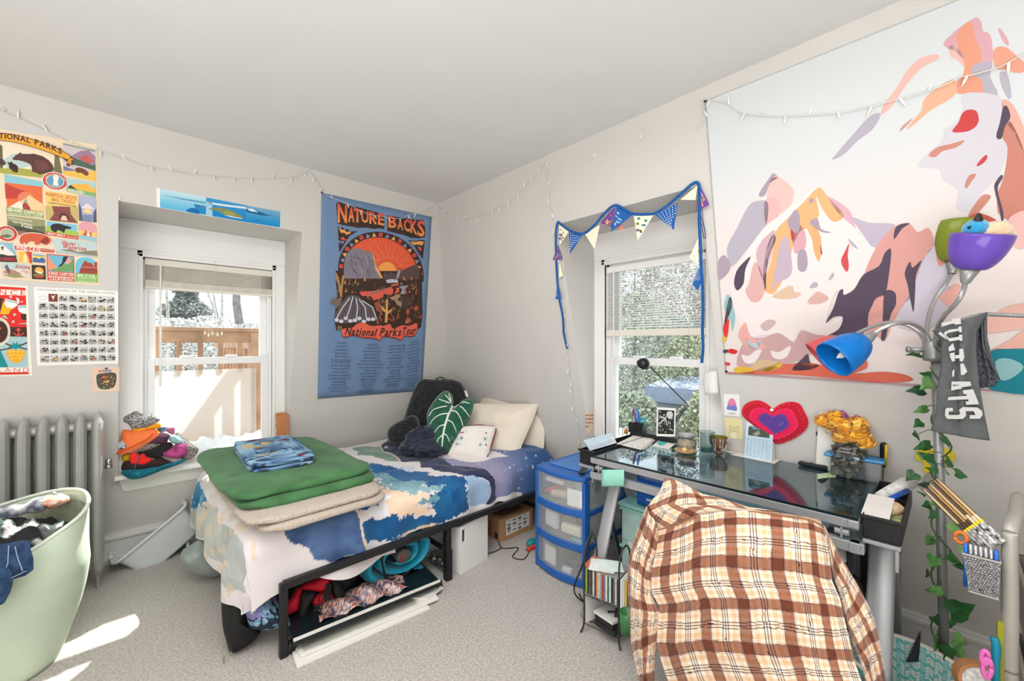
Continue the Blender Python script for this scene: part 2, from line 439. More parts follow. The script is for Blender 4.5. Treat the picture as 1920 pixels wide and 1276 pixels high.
# ---- blinds
BLIND=mat('blind_cream',(226,221,210),.5,var=.02,scale=6)
BLIND2=mat('blind_white',(240,239,235),.5,var=.02,scale=6)
CORD=mat('white_cord',(232,230,224),.7)
b1=thing('window_blind','cream slatted blind pulled up into a stack at the top of the deck-side window','blind',(.48,3.55,1.95))
tbox(MB(),TL,.123,.85,.0,.03,1.905,1.947).build('head_rail',BLIND,b1,bevel=.002)
for i in range(26):
    z=1.902-i*.0036
    def fn(u,v,z=z,i=i):
        return TL(.125+.722*u,.002+.024*v,z-.004*abs(2*v-1)+.0012*math.sin(i*2.1+u*5))
    MB().grid(fn,8,5).build('slat',BLIND,b1,smooth=True,solid=.0012)
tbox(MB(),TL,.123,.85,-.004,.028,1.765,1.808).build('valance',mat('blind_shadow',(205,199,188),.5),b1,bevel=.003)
tbox(MB(),TL,.123,.85,-.006,.026,1.752,1.768).build('bottom_rail',BLIND,b1,bevel=.003)
MB().tube([TL(.2,-.012,1.91),TL(.198,-.016,1.12)],.006,8).build('wand',mat('clear_wand',(236,234,228),.25),b1)
for a in(.27,.77):MB().tube([TL(a,-.006,1.9),TL(a,-.009,1.77)],.0012,5).build('cord',CORD,b1)
b2=thing('window_blind','white slatted blind half lowered over the desk-side window','blind',(2.5,1.3,1.93))
tbox(MB(),TR,.972,1.677,.0,.03,1.893,1.936).build('head_rail',BLIND2,b2,bevel=.002)
sl_me=None
for i in range(24):
    z=1.882-i*.0163
    if sl_me is None:
        def fn(u,v):return TR(.975+.7*u,.004+.021*v,z+.0075*(v-.5)*1.0+.002*(1-(2*v-1)**2))
        sl=MB().grid(fn,3,5).build('slat',BLIND2,b2,smooth=True,solid=.0008);sl_me=sl;z00=z
    else:
        s2=copy_tree(sl_me,b2);s2.location=(0,0,z-z00)
tbox(MB(),TR,.968,1.679,-.004,.03,1.448,1.492).build('bottom_rail',BLIND,b2,bevel=.003)
MB().tube([TR(1.61,-.012,1.9),TR(1.607,-.016,1.12)],.005,8).build('wand',MATS['clear_wand'],b2)
for a in(1.57,1.33,1.09):MB().tube([TR(a,-.003,1.9),TR(a,-.006,1.46)],.0013,5).build('cord',CORD,b2)
# ------------------------------------------------------------------ outdoors
GRASS=mat('winter_ground',(150,146,132),.95,var=.15,scale=3)
gr=MB().box((14,14,-3.1),(90,90,.2)).build('ground',GRASS);tag(gr,None,None,kind='structure')
BARK=mat('grey_bark',(140,136,132),.9,var=.2,scale=9)
BARK2=mat('pale_bark',(186,183,178),.9,var=.2,scale=9)
LEAF1=mat('conifer_needles',(150,158,150),.9,var=.3,scale=3)
LEAF2=mat('hedge_leaves',(162,170,150),.9,var=.35,scale=4)
LEAF3=mat('dark_cedar',(136,150,142),.9,var=.3,scale=3)
LEAF4=mat('yellow_green_bush',(190,194,160),.9,var=.3,scale=5)
TWIGS=mat('bare_brush',(196,193,188),.9,var=.3,scale=5)
def bare_tree(loc,h,r,label,seed,lean=(0,0),depth=4,group=None,m=BARK,spread=1.0):
    q=random.Random(seed);t=thing('bare_tree',label,'tree',loc,group)
    segs=[]
    def branch(p,d,l,rad,lv,mb):
        pts=[p];
        for i in range(4):
            d=(d+V((q.uniform(-.2,.2),q.uniform(-.2,.2),q.uniform(-.06,.16)))).normalized();pts.append(pts[-1]+d*l/4)
        mb.tube(pts,[rad*(1-.13*i)for i in range(5)],6 if lv>2 else 4,cap=False)
        if lv<=0:return
        for k in range(q.choice((2,3,3))):
            i=q.randint(2,4)
            nd=(d+V((q.uniform(-1,1),q.uniform(-1,1),q.uniform(-.25,.7)))*spread).normalized()
            branch(pts[i],nd,l*q.uniform(.55,.8),rad*(.5 if lv>2 else .55),lv-1,twigs if lv<depth else twigs)
    trunk=MB();twigs=MB()
    branch(V(loc),V((lean[0],lean[1],1)).normalized(),h*.5,r,depth,trunk)
    trunk.build('trunk',m,t,smooth=True);twigs.build('branch_crown',m,t,smooth=True,kind='stuff')
    return t
def leafy(name,loc,h,rad,label,seed,m,conifer=False,n=2600,size=.1,group=None,cat='tree',sq=1.0):
    q=random.Random(seed);t=thing(name,label,cat,loc,group)
    mb=MB()
    for i in range(n):
        z=q.random()
        if conifer:
            tier=(1-z)*(.72+.28*math.sin(z*34));rr=rad*tier*math.sqrt(q.uniform(.15,1))
        else:
            rr=rad*math.sqrt(max(0,1-(2*z-1)**2))*q.uniform(.55,1.05)*(.8+.4*mnoise.noise(V((z*4,seed,i%7))))
        a=q.uniform(0,6.283)
        p=V(loc)+V((math.cos(a)*rr,math.sin(a)*rr,z*h*sq))
        s=size*q.uniform(.6,1.4);d=V((q.uniform(-1,1),q.uniform(-1,1),q.uniform(-.6,.6))).normalized();e=d.orthogonal().normalized()*s*.5
        mb.add([p,p+d*s*.5+e,p+d*s,p+d*s*.5-e],[(0,1,2,3)])
    mb.build('foliage',m,t,kind='stuff')
    MB().tube([V(loc),V(loc)+V((0,0,h*.92))],[max(.03,rad*.07),.02],6).build('trunk',BARK,t)
    return t
leafy('conifer',ony((350,740),26),7.0,2.9,'snow-dusted conifer standing beyond the deck railing',3,mat('frosted_needles',(150,154,150),.9,var=.35,scale=2.5,rgb2=(96,104,100)),True,16000,.13)  # needle colours paled so the tree looks overexposed
bare_tree(ony((455,760),16),9,.20,'thick bare tree trunk with forked limbs seen past the deck post',11,(.02,0),4)
bare_tree(ony((408,750),20),9,.09,'slim bare sapling seen through the middle of the deck-side window',5,(-.02,0),4,m=BARK2)
bare_tree(ony((322,740),22),8,.1,'thin bare tree at the wand side of the deck-side window',21,(.05,0),4,m=BARK2)
for i,(px,yy,hh,rad)in enumerate(((330,15,5.1,2.4),(395,17,5.3,2.6),(470,15,5.0,2.4),(520,18,5.4,2.6))):
    o=onz((px,900),0);p=ony((px,700),yy);p.z=-3
    leafy('bush',p,hh,rad,['snow-speckled brush behind the deck balusters, nearest the window wand','snow-speckled brush in the middle behind the deck balusters','snow-speckled brush behind the deck post','snow-speckled brush hidden mostly past the deck post'][i],40+i,mat('snowy_brush',(215,213,210),.9,var=.3,scale=6,rgb2=(150,148,145)),False,9000,.07,cat='bush')  # overexposure of the brush is put into its pale colours
# deck: railing seen through the left window, the white screen below it and the side railing that throws the slanted shadow
CEDAR=mat('cedar_board',(176,138,108),.6,var=.22,scale=7,bump=.1,bscale=30,rgb2=(140,104,80))
dk=thing('deck_railing','cedar deck railing with boards and balusters outside the window','railing',(.5,4.1,.5))
MB().box((.35,4.12,1.452),(1.1,.045,.098)).build('rail_board',CEDAR,dk,bevel=.004)
MB().box((.4,4.14,1.51),(1.3,.13,.03)).build('rail_cap',CEDAR,dk,bevel=.004)
MB().box((.862,4.135,1.0),(.095,.095,.99)).build('post',CEDAR,dk,bevel=.004)
for i in range(7):
    MB().box((-.055+i*.132,4.102,1.29),(.034,.02,.25)).build('baluster',CEDAR,dk)
MB().box((.875,5.2,1.43),(.04,2.1,.16)).build('side_rail',CEDAR,dk)
for i in range(9):MB().box((.875,4.36+i*.17,.92),(.05,.05,.86)).build('side_baluster',CEDAR,dk)
MB().box((.3,5.0,.44),(2.4,2.6,.06)).build('deck_floor',CEDAR,dk)
m=bpy.data.materials.new('frosted_screen');m.use_nodes=True;nt=m.node_tree;nt.nodes.clear()
o_=nt.nodes.new('ShaderNodeOutputMaterial');ad=nt.nodes.new('ShaderNodeMixShader');tl=nt.nodes.new('ShaderNodeBsdfTranslucent');df=nt.nodes.new('ShaderNodeBsdfDiffuse')
tl.inputs[0].default_value=lin((232,224,218));df.inputs[0].default_value=lin((228,224,220));ad.inputs[0].default_value=.35
nt.links.new(tl.outputs[0],ad.inputs[1]);nt.links.new(df.outputs[0],ad.inputs[2]);nt.links.new(ad.outputs[0],o_.inputs['Surface'])
scn=MB().box((.49,4.085,.82),(.73,.004,.735)).build('deck_screen',m)
tag(scn,'frosted white plastic sheet lit by sun with a slanted shadow below the deck railing','screen')
sn=MB()
def fn(u,v):return V((.1+.8*u,3.68+.36*v,.60+.07*fbm(u*7,v*3,2)+.05*math.sin(v*3.1)))
SNOW=mat('snow',(240,240,244),.9)
tag(sn.grid(fn,40,14).build('snow_heap',SNOW,smooth=True,solid=.02),'rumpled white heap outside along the bottom of the lower pane','snow')
# beyond the desk window: shrubs, a cedar, a pale blue roof and a white fence
def rp(px,xx,z=-3.0):
    p=onx((px,700),xx);p.z=z;return p
for i,(px,xx,hh,rad,mm,lb)in enumerate(((1190,9,5.6,1.5,LEAF2,'shaggy green shrub at the lamp-head side of the desk window'),(1255,12,5.2,2.2,LEAF3,'dark cedar filling the middle of the desk window'),(1320,11,5.0,1.7,LEAF3,'dark green shrub behind the curled paper in the desk window'),
        (1290,9.5,4.7,1.0,LEAF4,'yellow-green bush high in the lower pane of the desk window'),(1185,7,3.5,1.0,LEAF2,'low green bush behind the pen cup outside the desk window'),(1330,8,3.6,.8,LEAF4,'low pale bush outside behind the desk lamp joint'))):
    leafy('shrub',rp(px,xx),hh,rad,lb,60+i,mm,False,12000,.06,cat='shrub')
for i,(px,xx,hh)in enumerate(((1190,16,8.2),(1250,17,8.0),(1320,15,8.4),(1380,18,8.6))):
    leafy('bare_thicket',rp(px,xx),hh,2.6,['grey bare thicket behind the blind, lamp-head side','grey bare thicket behind the blind cords','grey bare thicket behind the bunting tail','grey bare thicket hidden past the window casing'][i],80+i,TWIGS,False,12000,.1,cat='tree')
bs=thing('shed','pale blue-grey shed beyond the desk window','shed',rp(1300,8.6))
p=rp(1300,8.6)+V((0,0,-.1))
MB().box(p+V((0,0,1.7)),(1.0,1.5,3.3)).build('shed_wall',mat('shed_siding',(150,158,172),.7),bs)
MB().hexa([p+V((-.6,-.85,3.3)),p+V((.7,-.85,3.3)),p+V((.7,.85,3.3)),p+V((-.6,.85,3.3))],[p+V((-.5,-.8,3.6)),p+V((.7,-.8,3.75)),p+V((.7,.8,3.75)),p+V((-.5,.8,3.6))]).build('roof',mat('pale_blue_roof',(126,136,156),.6),bs)
fe=thing('picket_fence','white picket fence low outside the desk window','fence',rp(1200,5.6))
for i in range(16):
    p=rp(1150+i*7,5.6)
    MB().box(p+V((0,0,1.55)),(.03,.03,3.1)).build('picket',MATS['white_vinyl'],fe)
MB().tube([rp(1140,5.62,-.05),rp(1270,5.62,-.05)],.03,4).build('fence_rail',MATS['white_vinyl'],fe)
# ------------------------------------------------------------------ prints on the left wall
def paper(name,label,cat,quad,n,proj,col,thick=.0012,group=None,back=None):
    'a sheet: thin slab on the wall whose outline is four picture points'
    t=thing(name,label,cat,proj(((quad[0][0]+quad[2][0])/2,(quad[0][1]+quad[2][1])/2)),group)
    M=quadmap(quad);n=V(n);mb=MB()
    P=[proj(p)for p in quad];mb.prism([p+n*.0006 for p in P],n*thick)
    mb.build('sheet',mat('paper_%d_%d_%d'%tuple(col),col,.75,var=.01,scale=5),t)
    a=Art(lambda p:proj(p)+n*(.0006+thick),n)
    return t,a
def sc_(x0,y0,s):return lambda p:(x0+p[0]/s,y0+p[1]/s)
def mp(f,*pts):return[f(p)for p in pts]
CREAM=(238,216,186);RED=(205,74,68);SKY=(140,196,206);GRN=(146,164,96);BRN=(78,52,50);DK=(52,46,44);ORG=(226,110,66);WHT=(240,232,216)
t,A=paper('travel_poster','vintage collage poster of park travel stickers under a yellow banner','poster',[(-90,228),(181,271),(187,535),(-90,516)],NL,wl,CREAM)
Z1=sc_(0,180,3.9875);Z2=sc_(0,230,7.505);Z3=sc_(0,390,8.23)
A.poly(mp(Z2,(-200,240),(0,250),(870,480),(870,720),(600,765),(0,690),(-200,660)),(236,222,196)).lay()
A.poly(mp(Z2,(50,520),(170,440),(300,425),(420,440),(470,600),(250,650),(90,640)),(186,206,200))
A.poly(mp(Z2,(0,300),(35,330),(45,640),(-40,640),(-40,320)),(104,104,72))
A.poly(mp(Z2,(770,450),(830,470),(880,720),(755,700),(765,560)),(116,112,78)).lay()
A.poly(mp(Z2,(-100,610),(50,640),(300,640),(640,690),(640,780),(60,715),(-100,690)),(166,168,82)).lay()
A.poly(mp(Z2,(170,505),(220,460),(265,435),(285,415),(310,440),(400,440),(480,435),(600,470),(690,530),(740,590),(760,650),(740,690),(600,720),(560,730),(500,700),(455,690),(440,600),(400,570),(330,545),(270,530),(200,525)),(92,62,58))
A.poly(mp(Z2,(95,545),(130,560),(170,545),(180,570),(230,590),(260,630),(250,700),(215,700),(200,680),(185,700),(165,660),(130,640),(125,590)),(66,48,46))
A.poly(mp(Z2,(-60,500),(40,510),(90,570),(60,600),(0,590),(-60,640)),(84,60,56)).lay()
A.poly(mp(Z2,(480,520),(640,540),(700,640),(600,690),(520,640)),(112,70,66)).lay()
A.tile(mp(Z1,(470,350),(712,405),(717,640),(475,588)),(206,196,196),[('p',(150,160,160),[(0,0),(1,0),(1,.06),(0,.06)]),('p',(160,128,152),[(.2,.4),(.55,.12),(.8,.05),(1,.2),(1,.5)]),('p',(198,96,92),[(.5,.38),(.7,.2),(.95,.35),(.8,.48)]),('p',(84,104,84),[(.25,.62),(.3,.4),(.5,.42),(.9,.5),(1,.46),(1,.66),(.6,.62)]),('p',(120,120,150),[(0,.72),(.5,.8),(0,.86)]),
    ('p',(232,190,90),[(.0,.88),(.45,.78),(1,.66),(1,1),(0,1)]),('s',(122,72,58),[(.36,.74),(.5,.66),(.7,.7),(.78,.8),(.7,.88),(.55,.82),(.42,.84)]),('e',(122,72,58),.15,.66,.06,.05)])
A.tile(mp(Z1,(32,583),(322,640),(328,912),(50,882)),ORG,[('p',SKY,[(0,0),(1,0),(1,.14),(0,.2)]),('p',(190,70,60),[(0,.22),(.3,.3),(.6,.34),(.4,.55),(0,.6)]),('s',(226,130,92),[(.3,.5),(.5,.34),(.75,.42),(.6,.6),(.4,.64)]),('p',(240,200,150),[(.1,.8),(.4,.6),(.62,.42),(1,.62),(1,.82)]),('p',(238,226,206),[(0,.86),(.36,.6),(.5,.84)]),('s',(160,70,62),[(.42,.72),(.5,.62),(.62,.76),(.6,.86),(.46,.84)]),('p',(130,168,168),[(.46,.62),(.52,.5),(.56,.66)]),
    ('p',GRN,[(0,.8),(1,.84),(1,1),(0,1)]),('t',WHT,'GRAND CANYON',(.03,.91),(.98,.93),.085,.03),('t',WHT,'National Park ARIZ.',(.05,.985),(.95,.995),.05,.0,.3)],(240,226,200),.02)
for r_,c_ in((1,WHT),(.93,(200,72,70)),(.7,WHT),(.65,(104,156,180))):
    A.lay();A.ell(Z1((412,636)),99/3.9875*r_,68/3.9875*r_,c_,28,tilt=.2)
A.lay();A.poly(mp(Z1,(395,600),(418,590),(442,605),(432,640),(440,672),(395,668),(402,630)),WHT)
A.text('YELLOWSTONE',Z1((335,622)),Z1((492,640)),3.2,WHT,curve=10);A.text('NATIONAL PARK',Z1((345,672)),Z1((492,690)),3.0,WHT,curve=-6)
A.tile(mp(Z1,(333,698),(582,738),(582,952),(345,925)),(238,200,116),[('p',(196,176,110),[(0,.52),(1,.42),(1,1),(0,1)]),('p',(138,76,74),[(.1,1),(.25,.75),(.2,.5),(.75,.45),(.78,.7),(1,.98)]),('p',(92,52,56),[(.4,.95),(.42,.74),(.55,.68),(.7,.74),(.72,.95)]),('p',(226,196,170),[(.44,.95),(.5,.78),(.62,.78),(.68,.95)]),
    ('t',(206,86,60),'MARIPOSA GROVE',(.03,.2),(.97,.2),.13),('t',(206,86,60),'BIG TREES',(.2,.33),(.9,.33),.1),('t',BRN,'YOSEMITE NATIONAL PARK',(.08,.43),(.95,.43),.05)],WHT,.02)
A.tile(mp(Z1,(495,612),(714,645),(716,752),(500,714)),(176,204,204),[('p',(236,180,76),[(.0,.7),(.2,.4),(.45,.3),(.7,.18),(1,.5),(1,.75),(.5,.75)]),('p',(84,66,60),[(0,.75),(.15,.45),(.4,.75)]),('p',(130,176,120),[(0,.7),(1,.74),(1,1),(0,1)]),('t',WHT,'BADLANDS',(.05,.96),(.6,.97),.2,.03)])
A.tile(mp(Z1,(588,738),(718,755),(722,945),(592,930)),(172,178,202),[('p',(226,214,220),[(.1,.5),(.5,.28),(.9,.5)]),('p',(236,206,140),[(.2,.62),(.45,.45),(.8,.6),(.6,.7)]),('p',(84,88,110),[(0,.3),(.14,.5),(.2,1),(0,1)]),('p',(84,88,110),[(1,.45),(.85,.6),(.8,1),(1,1)]),('p',(126,134,168),[(.2,.75),(.8,.72),(.75,1),(.2,1)])])
A.tile(mp(Z1,(52,892),(335,925),(340,1078),(60,1020)),(150,152,110),[('p',(112,116,84),[(0,.35),(.3,.25),(.7,.4),(1,.3),(1,.6),(0,.62)]),('p',(78,76,62),[(0,.6),(.4,.5),(1,.62),(1,1),(0,1)]),('p',(150,108,92),[(0,.86),(.5,.74),(1,.86),(1,1),(0,1)]),('t',WHT,'SHENANDOAH',(.03,.17),(.7,.2),.12,0,.2),('t',WHT,'NATIONAL',(.18,.36),(.7,.4),.12,.03),('t',WHT,'PARK',(.42,.52),(.72,.55),.12,.03)])
A.tile(mp(Z1,(343,930),(583,960),(585,1072),(345,1037)),(128,190,208),[('p',(164,192,88),[(0,.4),(.3,.35),(1,.5),(1,.8),(0,.8)]),('s',(52,48,56),[(.15,.4),(.22,.2),(.4,.1),(.6,.16),(.8,.24),(.76,.36),(.62,.42),(.58,.68),(.5,.6),(.38,.56),(.32,.72),(.2,.66)]),('p',RED,[(0,.74),(1,.78),(1,1),(0,1)]),('t',WHT,'GREAT SMOKY',(.04,.94),(.62,.95),.15,.03),('t',WHT,'MOUNTAINS',(.66,.95),(.96,.95),.09)],WHT,.025)
A.tile(mp(Z1,(590,960),(722,975),(724,1088),(592,1066)),(236,196,116),[('p',(222,160,168),[(0,.35),(0,0),(.2,-.2),(.5,-.26),(.8,-.2),(1,0),(1,.4)]),('p',(196,104,80),[(.2,.72),(.4,.3),(.5,.5),(.75,.4),(.7,.74)]),('p',WHT,[(.45,.7),(.5,.42),(.65,.6),(.62,.72)]),('p',(150,192,206),[(0,.74),(1,.74),(1,1),(0,1)])])
A.tile(mp(Z1,(390,1062),(725,1090),(728,1205),(420,1172)),(190,206,204),[('p',(140,130,110),[(.1,.75),(.4,.6),(.55,.75),(.8,.6),(1,.55),(1,.95)]),('p',(170,190,192),[(0,.86),(1,.9),(1,1),(0,1)]),('t',RED,'Glacier -',(.2,.32),(.6,.36),.22,.03,.3),('t',RED,'Waterton',(.22,.58),(.76,.62),.24,.03,.3)])
A.lay(8)
A.poly(mp(Z1,(100,1108),(420,1142),(412,1158),(424,1176),(108,1152)),WHT).lay();A.poly(mp(Z1,(108,1114),(412,1146),(406,1170),(114,1147)),(200,66,62)).lay()
A.text('WIND CAVE',Z1((120,1143)),Z1((306,1162)),7.2,WHT,bold=.03);A.text('National Park',Z1((312,1151)),Z1((405,1159)),3.2,WHT)
BUF=[(140,1080),(150,1045),(185,1024),(240,1018),(300,1025),(350,1040),(385,1065),(388,1090),(360,1118),(330,1112),(310,1100),(290,1118),(262,1112),(258,1092),(222,1088),(190,1112),(180,1096),(160,1110),(146,1100)]
A.poly(spl2(mp(Z1,*BUF),3),WHT).lay();cb=Z1((265,1066))
A.poly(spl2([(cb[0]+(x-cb[0])*.95,cb[1]+(y-cb[1])*.9)for x,y in mp(Z1,*BUF)],3),(206,92,64)).lay();A.poly(mp(Z1,(330,1062),(352,1048),(372,1084),(345,1104),(300,1092),(310,1076)),(150,60,48))
A.lay(-10)
for r_,c_ in((1,WHT),(.93,(196,70,66)),(.66,WHT),(.62,(176,178,150))):A.lay();A.ell(Z3((112,392)),20.5*r_,15*r_,c_,24,tilt=.2)
A.lay();A.poly(mp(Z3,(20,420),(120,400),(190,430),(120,455),(40,450)),(104,110,84));A.lay(-5)
A.tile(mp(Z3,(-60,522),(200,540),(270,832),(-60,822)),(138,186,200),[('p',(232,226,216),[(0,.5),(.25,.2),(.4,.12),(.62,.35),(.9,.6),(1,.8),(0,.8)]),('p',(90,88,90),[(.25,.3),(.45,.2),(.36,.5)]),('p',(60,62,56),[(0,.7),(.3,.66),(.6,.72),(1,.7),(1,1),(0,1)]),('t',(206,60,70),'YOSEMITE',(.02,.94),(.93,.94),.12,.03)])
A.tile(mp(Z3,(280,655),(490,675),(495,850),(285,835)),(236,186,76),[('p',RED,[(.55,0),(1,0),(1,1),(.85,1),(.75,.5)]),('p',(238,220,176),[(.35,1),(.4,.3),(.5,.15),(.6,.3),(.68,1)])],WHT,.03)
A.tile(mp(Z3,(510,705),(695,725),(697,845),(510,830)),(234,204,100),[('p',(76,106,158),[(0,.5),(.2,.4),(.5,.55),(.75,.3),(1,.5),(1,1),(0,1)]),('p',(120,170,190),[(0,0),(1,0),(1,.16),(0,.2)])],WHT,.03)
A.tile(mp(Z3,(20,825),(460,875),(470,1085),(35,1060)),(222,212,196),[('p',(186,204,204),[(0,0),(1,0),(1,.3),(0,.5)]),('p',(180,128,124),[(.02,.7),(.2,.4),(.45,.5),(.7,.7),(.4,.85)]),('p',(100,96,96),[(.1,.3),(.18,.12),(.28,.5),(.24,.8)]),('p',(150,150,96),[(.0,.86),(.5,.7),(.8,.9),(.4,1)]),('t',(204,66,76),'ZION',(.45,.3),(.98,.32),.2,.03),('t',(204,66,76),'National',(.66,.5),(.94,.53),.1,0,.3),('t',(204,66,76),'Park',(.78,.64),(.96,.66),.1,0,.3)])
A.tile(mp(Z3,(490,870),(700,885),(710,1100),(497,1090)),(66,54,46),[('s',(228,170,84),[(.2,.4),(.4,.15),(.75,.2),(.85,.5),(.5,.6)]),('p',(238,220,180),[(.2,.5),(.5,.4),(.8,.55),(.7,.62)]),('p',(122,150,80),[(.12,.64),(.88,.62),(.88,.76),(.12,.78)]),('p',(180,80,56),[(.2,.72),(.8,.72),(.8,.9),(.2,.9)])])
A.tile(mp(Z3,(720,703),(1140,740),(1152,1132),(735,1110)),RED,[('p',(112,180,206),[(.03,.03),(.97,.03),(.97,.64),(.03,.64)]),('p',(226,150,120),[(.03,.03),(.2,.3),(.4,.5),(.03,.6)]),('p',(52,50,52),[(.38,.46),(.55,.3),(.6,.05),(.78,.02),(.7,.2),(.52,.44)]),('p',(110,158,100),[(.03,.62),(.4,.5),(.7,.3),(.97,.1),(.97,.6),(.5,.64)]),('p',(230,160,140),[(.66,.3),(.8,.06),(.92,.2),(.75,.34)]),('t',WHT,'KINGS CANYON',(.05,.78),(.96,.79),.12,.03),('p',WHT,[(.04,.82),(.97,.83),(.97,.89),(.04,.88)]),('t',RED,'NATIONAL PARK',(.08,.875),(.93,.885),.045,.03),('t',WHT,'CALIFORNIA',(.06,.975),(.95,.98),.075,.03)])
A.poly(mp(Z3,(1152,1135),(1152,850),(1180,780),(1250,745),(1340,742),(1430,765),(1495,820),(1516,890),(1520,1155)),WHT).lay();A.poly(mp(Z3,(1163,1000),(1163,860),(1190,790),(1255,756),(1340,752),(1425,775),(1485,830),(1503,890),(1508,1020)),(118,188,208)).lay()
A.poly(mp(Z3,(1166,995),(1220,990),(1260,890),(1290,830),(1320,800),(1350,830),(1420,850),(1450,900),(1455,830),(1500,830),(1508,1020)),(160,76,64)).lay();A.poly(mp(Z3,(1262,900),(1500,910),(1500,922),(1258,912)),(206,130,106));A.poly(mp(Z3,(1240,945),(1500,955),(1500,966),(1236,956)),(110,54,50))
A.poly(mp(Z3,(1163,1000),(1508,1020),(1511,1148),(1163,1130)),(128,184,92)).lay();A.text('BRYCE',Z3((1200,1050)),Z3((1465,1066)),4.2,WHT,.03);A.text('CANYON',Z3((1200,1090)),Z3((1480,1103)),4,WHT,.0);A.text('National Park',Z3((1200,1128)),Z3((1480,1138)),3,WHT,0,.3)
A.lay(12)
A.poly(mp(Z2,(-400,95),(-200,115),(0,143),(200,165),(400,215),(600,275),(800,360),(980,450),(1003,482),(1057,522),(1012,532),(1018,606),(955,560),(880,500),(750,445),(550,372),(350,312),(150,267),(0,252),(-200,240),(-400,220)),(92,66,40)).lay()
A.poly(mp(Z2,(-400,102),(-200,122),(0,150),(200,173),(400,223),(600,283),(800,368),(974,455),(990,485),(950,515),(880,488),(750,436),(550,364),(350,303),(150,259),(0,244),(-200,232),(-400,212)),(232,166,58));A.poly(mp(Z2,(985,492),(1045,524),(1004,530),(1008,592),(952,552),(960,520)),(222,152,48)).lay()
A.text('TIONAL',Z2((-10,222)),Z2((432,292)),10,BRN,.03,curve=2.0);A.text('PARKS',Z2((490,308)),Z2((872,445)),10,BRN,.03,curve=1.5)
A.build('print',t)
# ---- red drink poster (only its edge is in the photograph)
Zr=sc_(0,530,6.9)
t,A=paper('drink_poster','red and teal drink poster with a pineapple and an anchor, cut by the photo edge','poster',[(-120,525),(52,536),(61,704),(-120,708)],NL,wl,(240,234,220))
TE=(30,142,146);PB=(168,200,204);YE=(240,176,36);RD=(222,50,44);DB=(70,46,38)
A.poly(mp(Zr,(-700,20),(0,44),(332,64),(333,96),(0,84),(-700,70)),RD);A.text('N',Zr((-5,150)),Zr((82,154)),9,RD);A.text('C',Zr((132,155)),Zr((226,158)),9,RD);A.text('E',Zr((268,158)),Zr((332,160)),9,RD)
A.poly(mp(Zr,(-700,100),(-10,155),(75,155),(336,166),(346,572),(-700,560)),RD);A.lay()
A.poly(mp(Zr,(-300,160),(45,200),(20,320),(-20,420),(-300,400)),DB);A.poly(mp(Zr,(40,240),(75,300),(140,330),(205,318),(140,350),(110,405),(0,405)),YE);A.poly(mp(Zr,(228,290),(340,285),(342,400),(290,395),(240,355)),PB);A.lay()
A.poly(mp(Zr,(72,200),(240,245),(220,295),(160,330),(90,315),(55,270)),(240,240,234));A.lay();A.poly(mp(Zr,(76,208),(236,248),(228,272),(70,228)),PB);A.poly(mp(Zr,(205,190),(240,195),(255,240),(240,275),(228,240)),(240,240,234));A.poly(mp(Zr,(270,245),(300,228),(290,246),(274,256)),(240,240,234))
A.poly(mp(Zr,(230,325),(342,325),(342,400),(285,392),(245,365)),(240,240,234));A.poly(mp(Zr,(272,400),(342,405),(344,480),(280,470)),DB);A.poly(mp(Zr,(246,525),(344,515),(344,530),(250,532)),PB)
for c in((140,180),(190,408),(172,500)):
    for k in range(4):A.line([Zr((c[0]+20*math.cos(k*.785),c[1]+20*math.sin(k*.785))),Zr((c[0]-20*math.cos(k*.785),c[1]-20*math.sin(k*.785)))],.7,WHT)
A.poly(mp(Zr,(40,435),(60,410),(108,468),(0,430)),PB)
A.poly(mp(Zr,(120,568),(346,570),(352,696),(130,692)),DB);A.poly(mp(Zr,(-700,690),(352,698),(365,1090),(-700,1090)),PB);A.lay()
A.line(mp(Zr,(240,600),(240,675)),2,(240,84,84));A.line(mp(Zr,(175,645),(205,668),(240,680),(280,668),(312,645)),1.8,(240,84,84));A.line(mp(Zr,(203,605),(275,605)),1.6,(240,84,84));A.ell(Zr((240,590)),2,1.8,(240,84,84))
A.line(mp(Zr,(0,870),(130,845),(200,830)),2.2,DB);A.line(mp(Zr,(60,775),(160,820)),2.4,DB);A.line(mp(Zr,(230,830),(355,858)),2.2,DB);A.line(mp(Zr,(230,825),(354,770)),2.4,DB);A.poly(mp(Zr,(-700,860),(10,875),(110,1090),(-700,1090)),TE);A.lay()
for r_,c_ in((150,WHT),(138,(200,190,170)),(128,WHT),(120,DB)):A.ell(Zr((-15,630)),r_/6.9,r_*1.22/6.9,c_,30);A.lay()
A.poly(mp(Zr,(-40,570),(20,575),(15,600),(-40,590)),(226,86,76));A.poly(mp(Zr,(-40,700),(8,690),(4,710),(-40,720)),(226,86,76))
A.poly(mp(Zr,(95,835),(150,812),(135,785),(172,800),(165,755),(200,790),(225,755),(230,795),(270,782),(250,815),(300,838),(240,836),(205,862),(170,838)),TE)
A.poly(spl2(mp(Zr,(100,870),(200,862),(320,872),(318,940),(280,1005),(205,1035),(140,1000),(92,940)),4),YE);A.lay()
for i in range(10):
    x,y=((125,890),(180,885),(235,885),(288,890),(130,935),(180,925),(235,928),(285,935),(155,975),(265,972))[i]
    A.poly(mp(Zr,(x-18,y+8),(x,y-8),(x+16,y+6),(x,y+2)),WHT)
A.poly(mp(Zr,(-700,1090),(368,1090),(372,1150),(-700,1160)),(240,234,220));A.lay()
for ch,a,b in(('A',62,140),('N',182,262),('D',300,374)):A.text(ch,Zr((a,1150)),Zr((b,1148)),8,(226,120,110))
A.text('L',Zr((-40,1150)),Zr((35,1150)),8,(226,120,110));A.poly(mp(Zr,(-700,1165),(372,1150),(373,1176),(-700,1200)),RD);A.build('print',t)
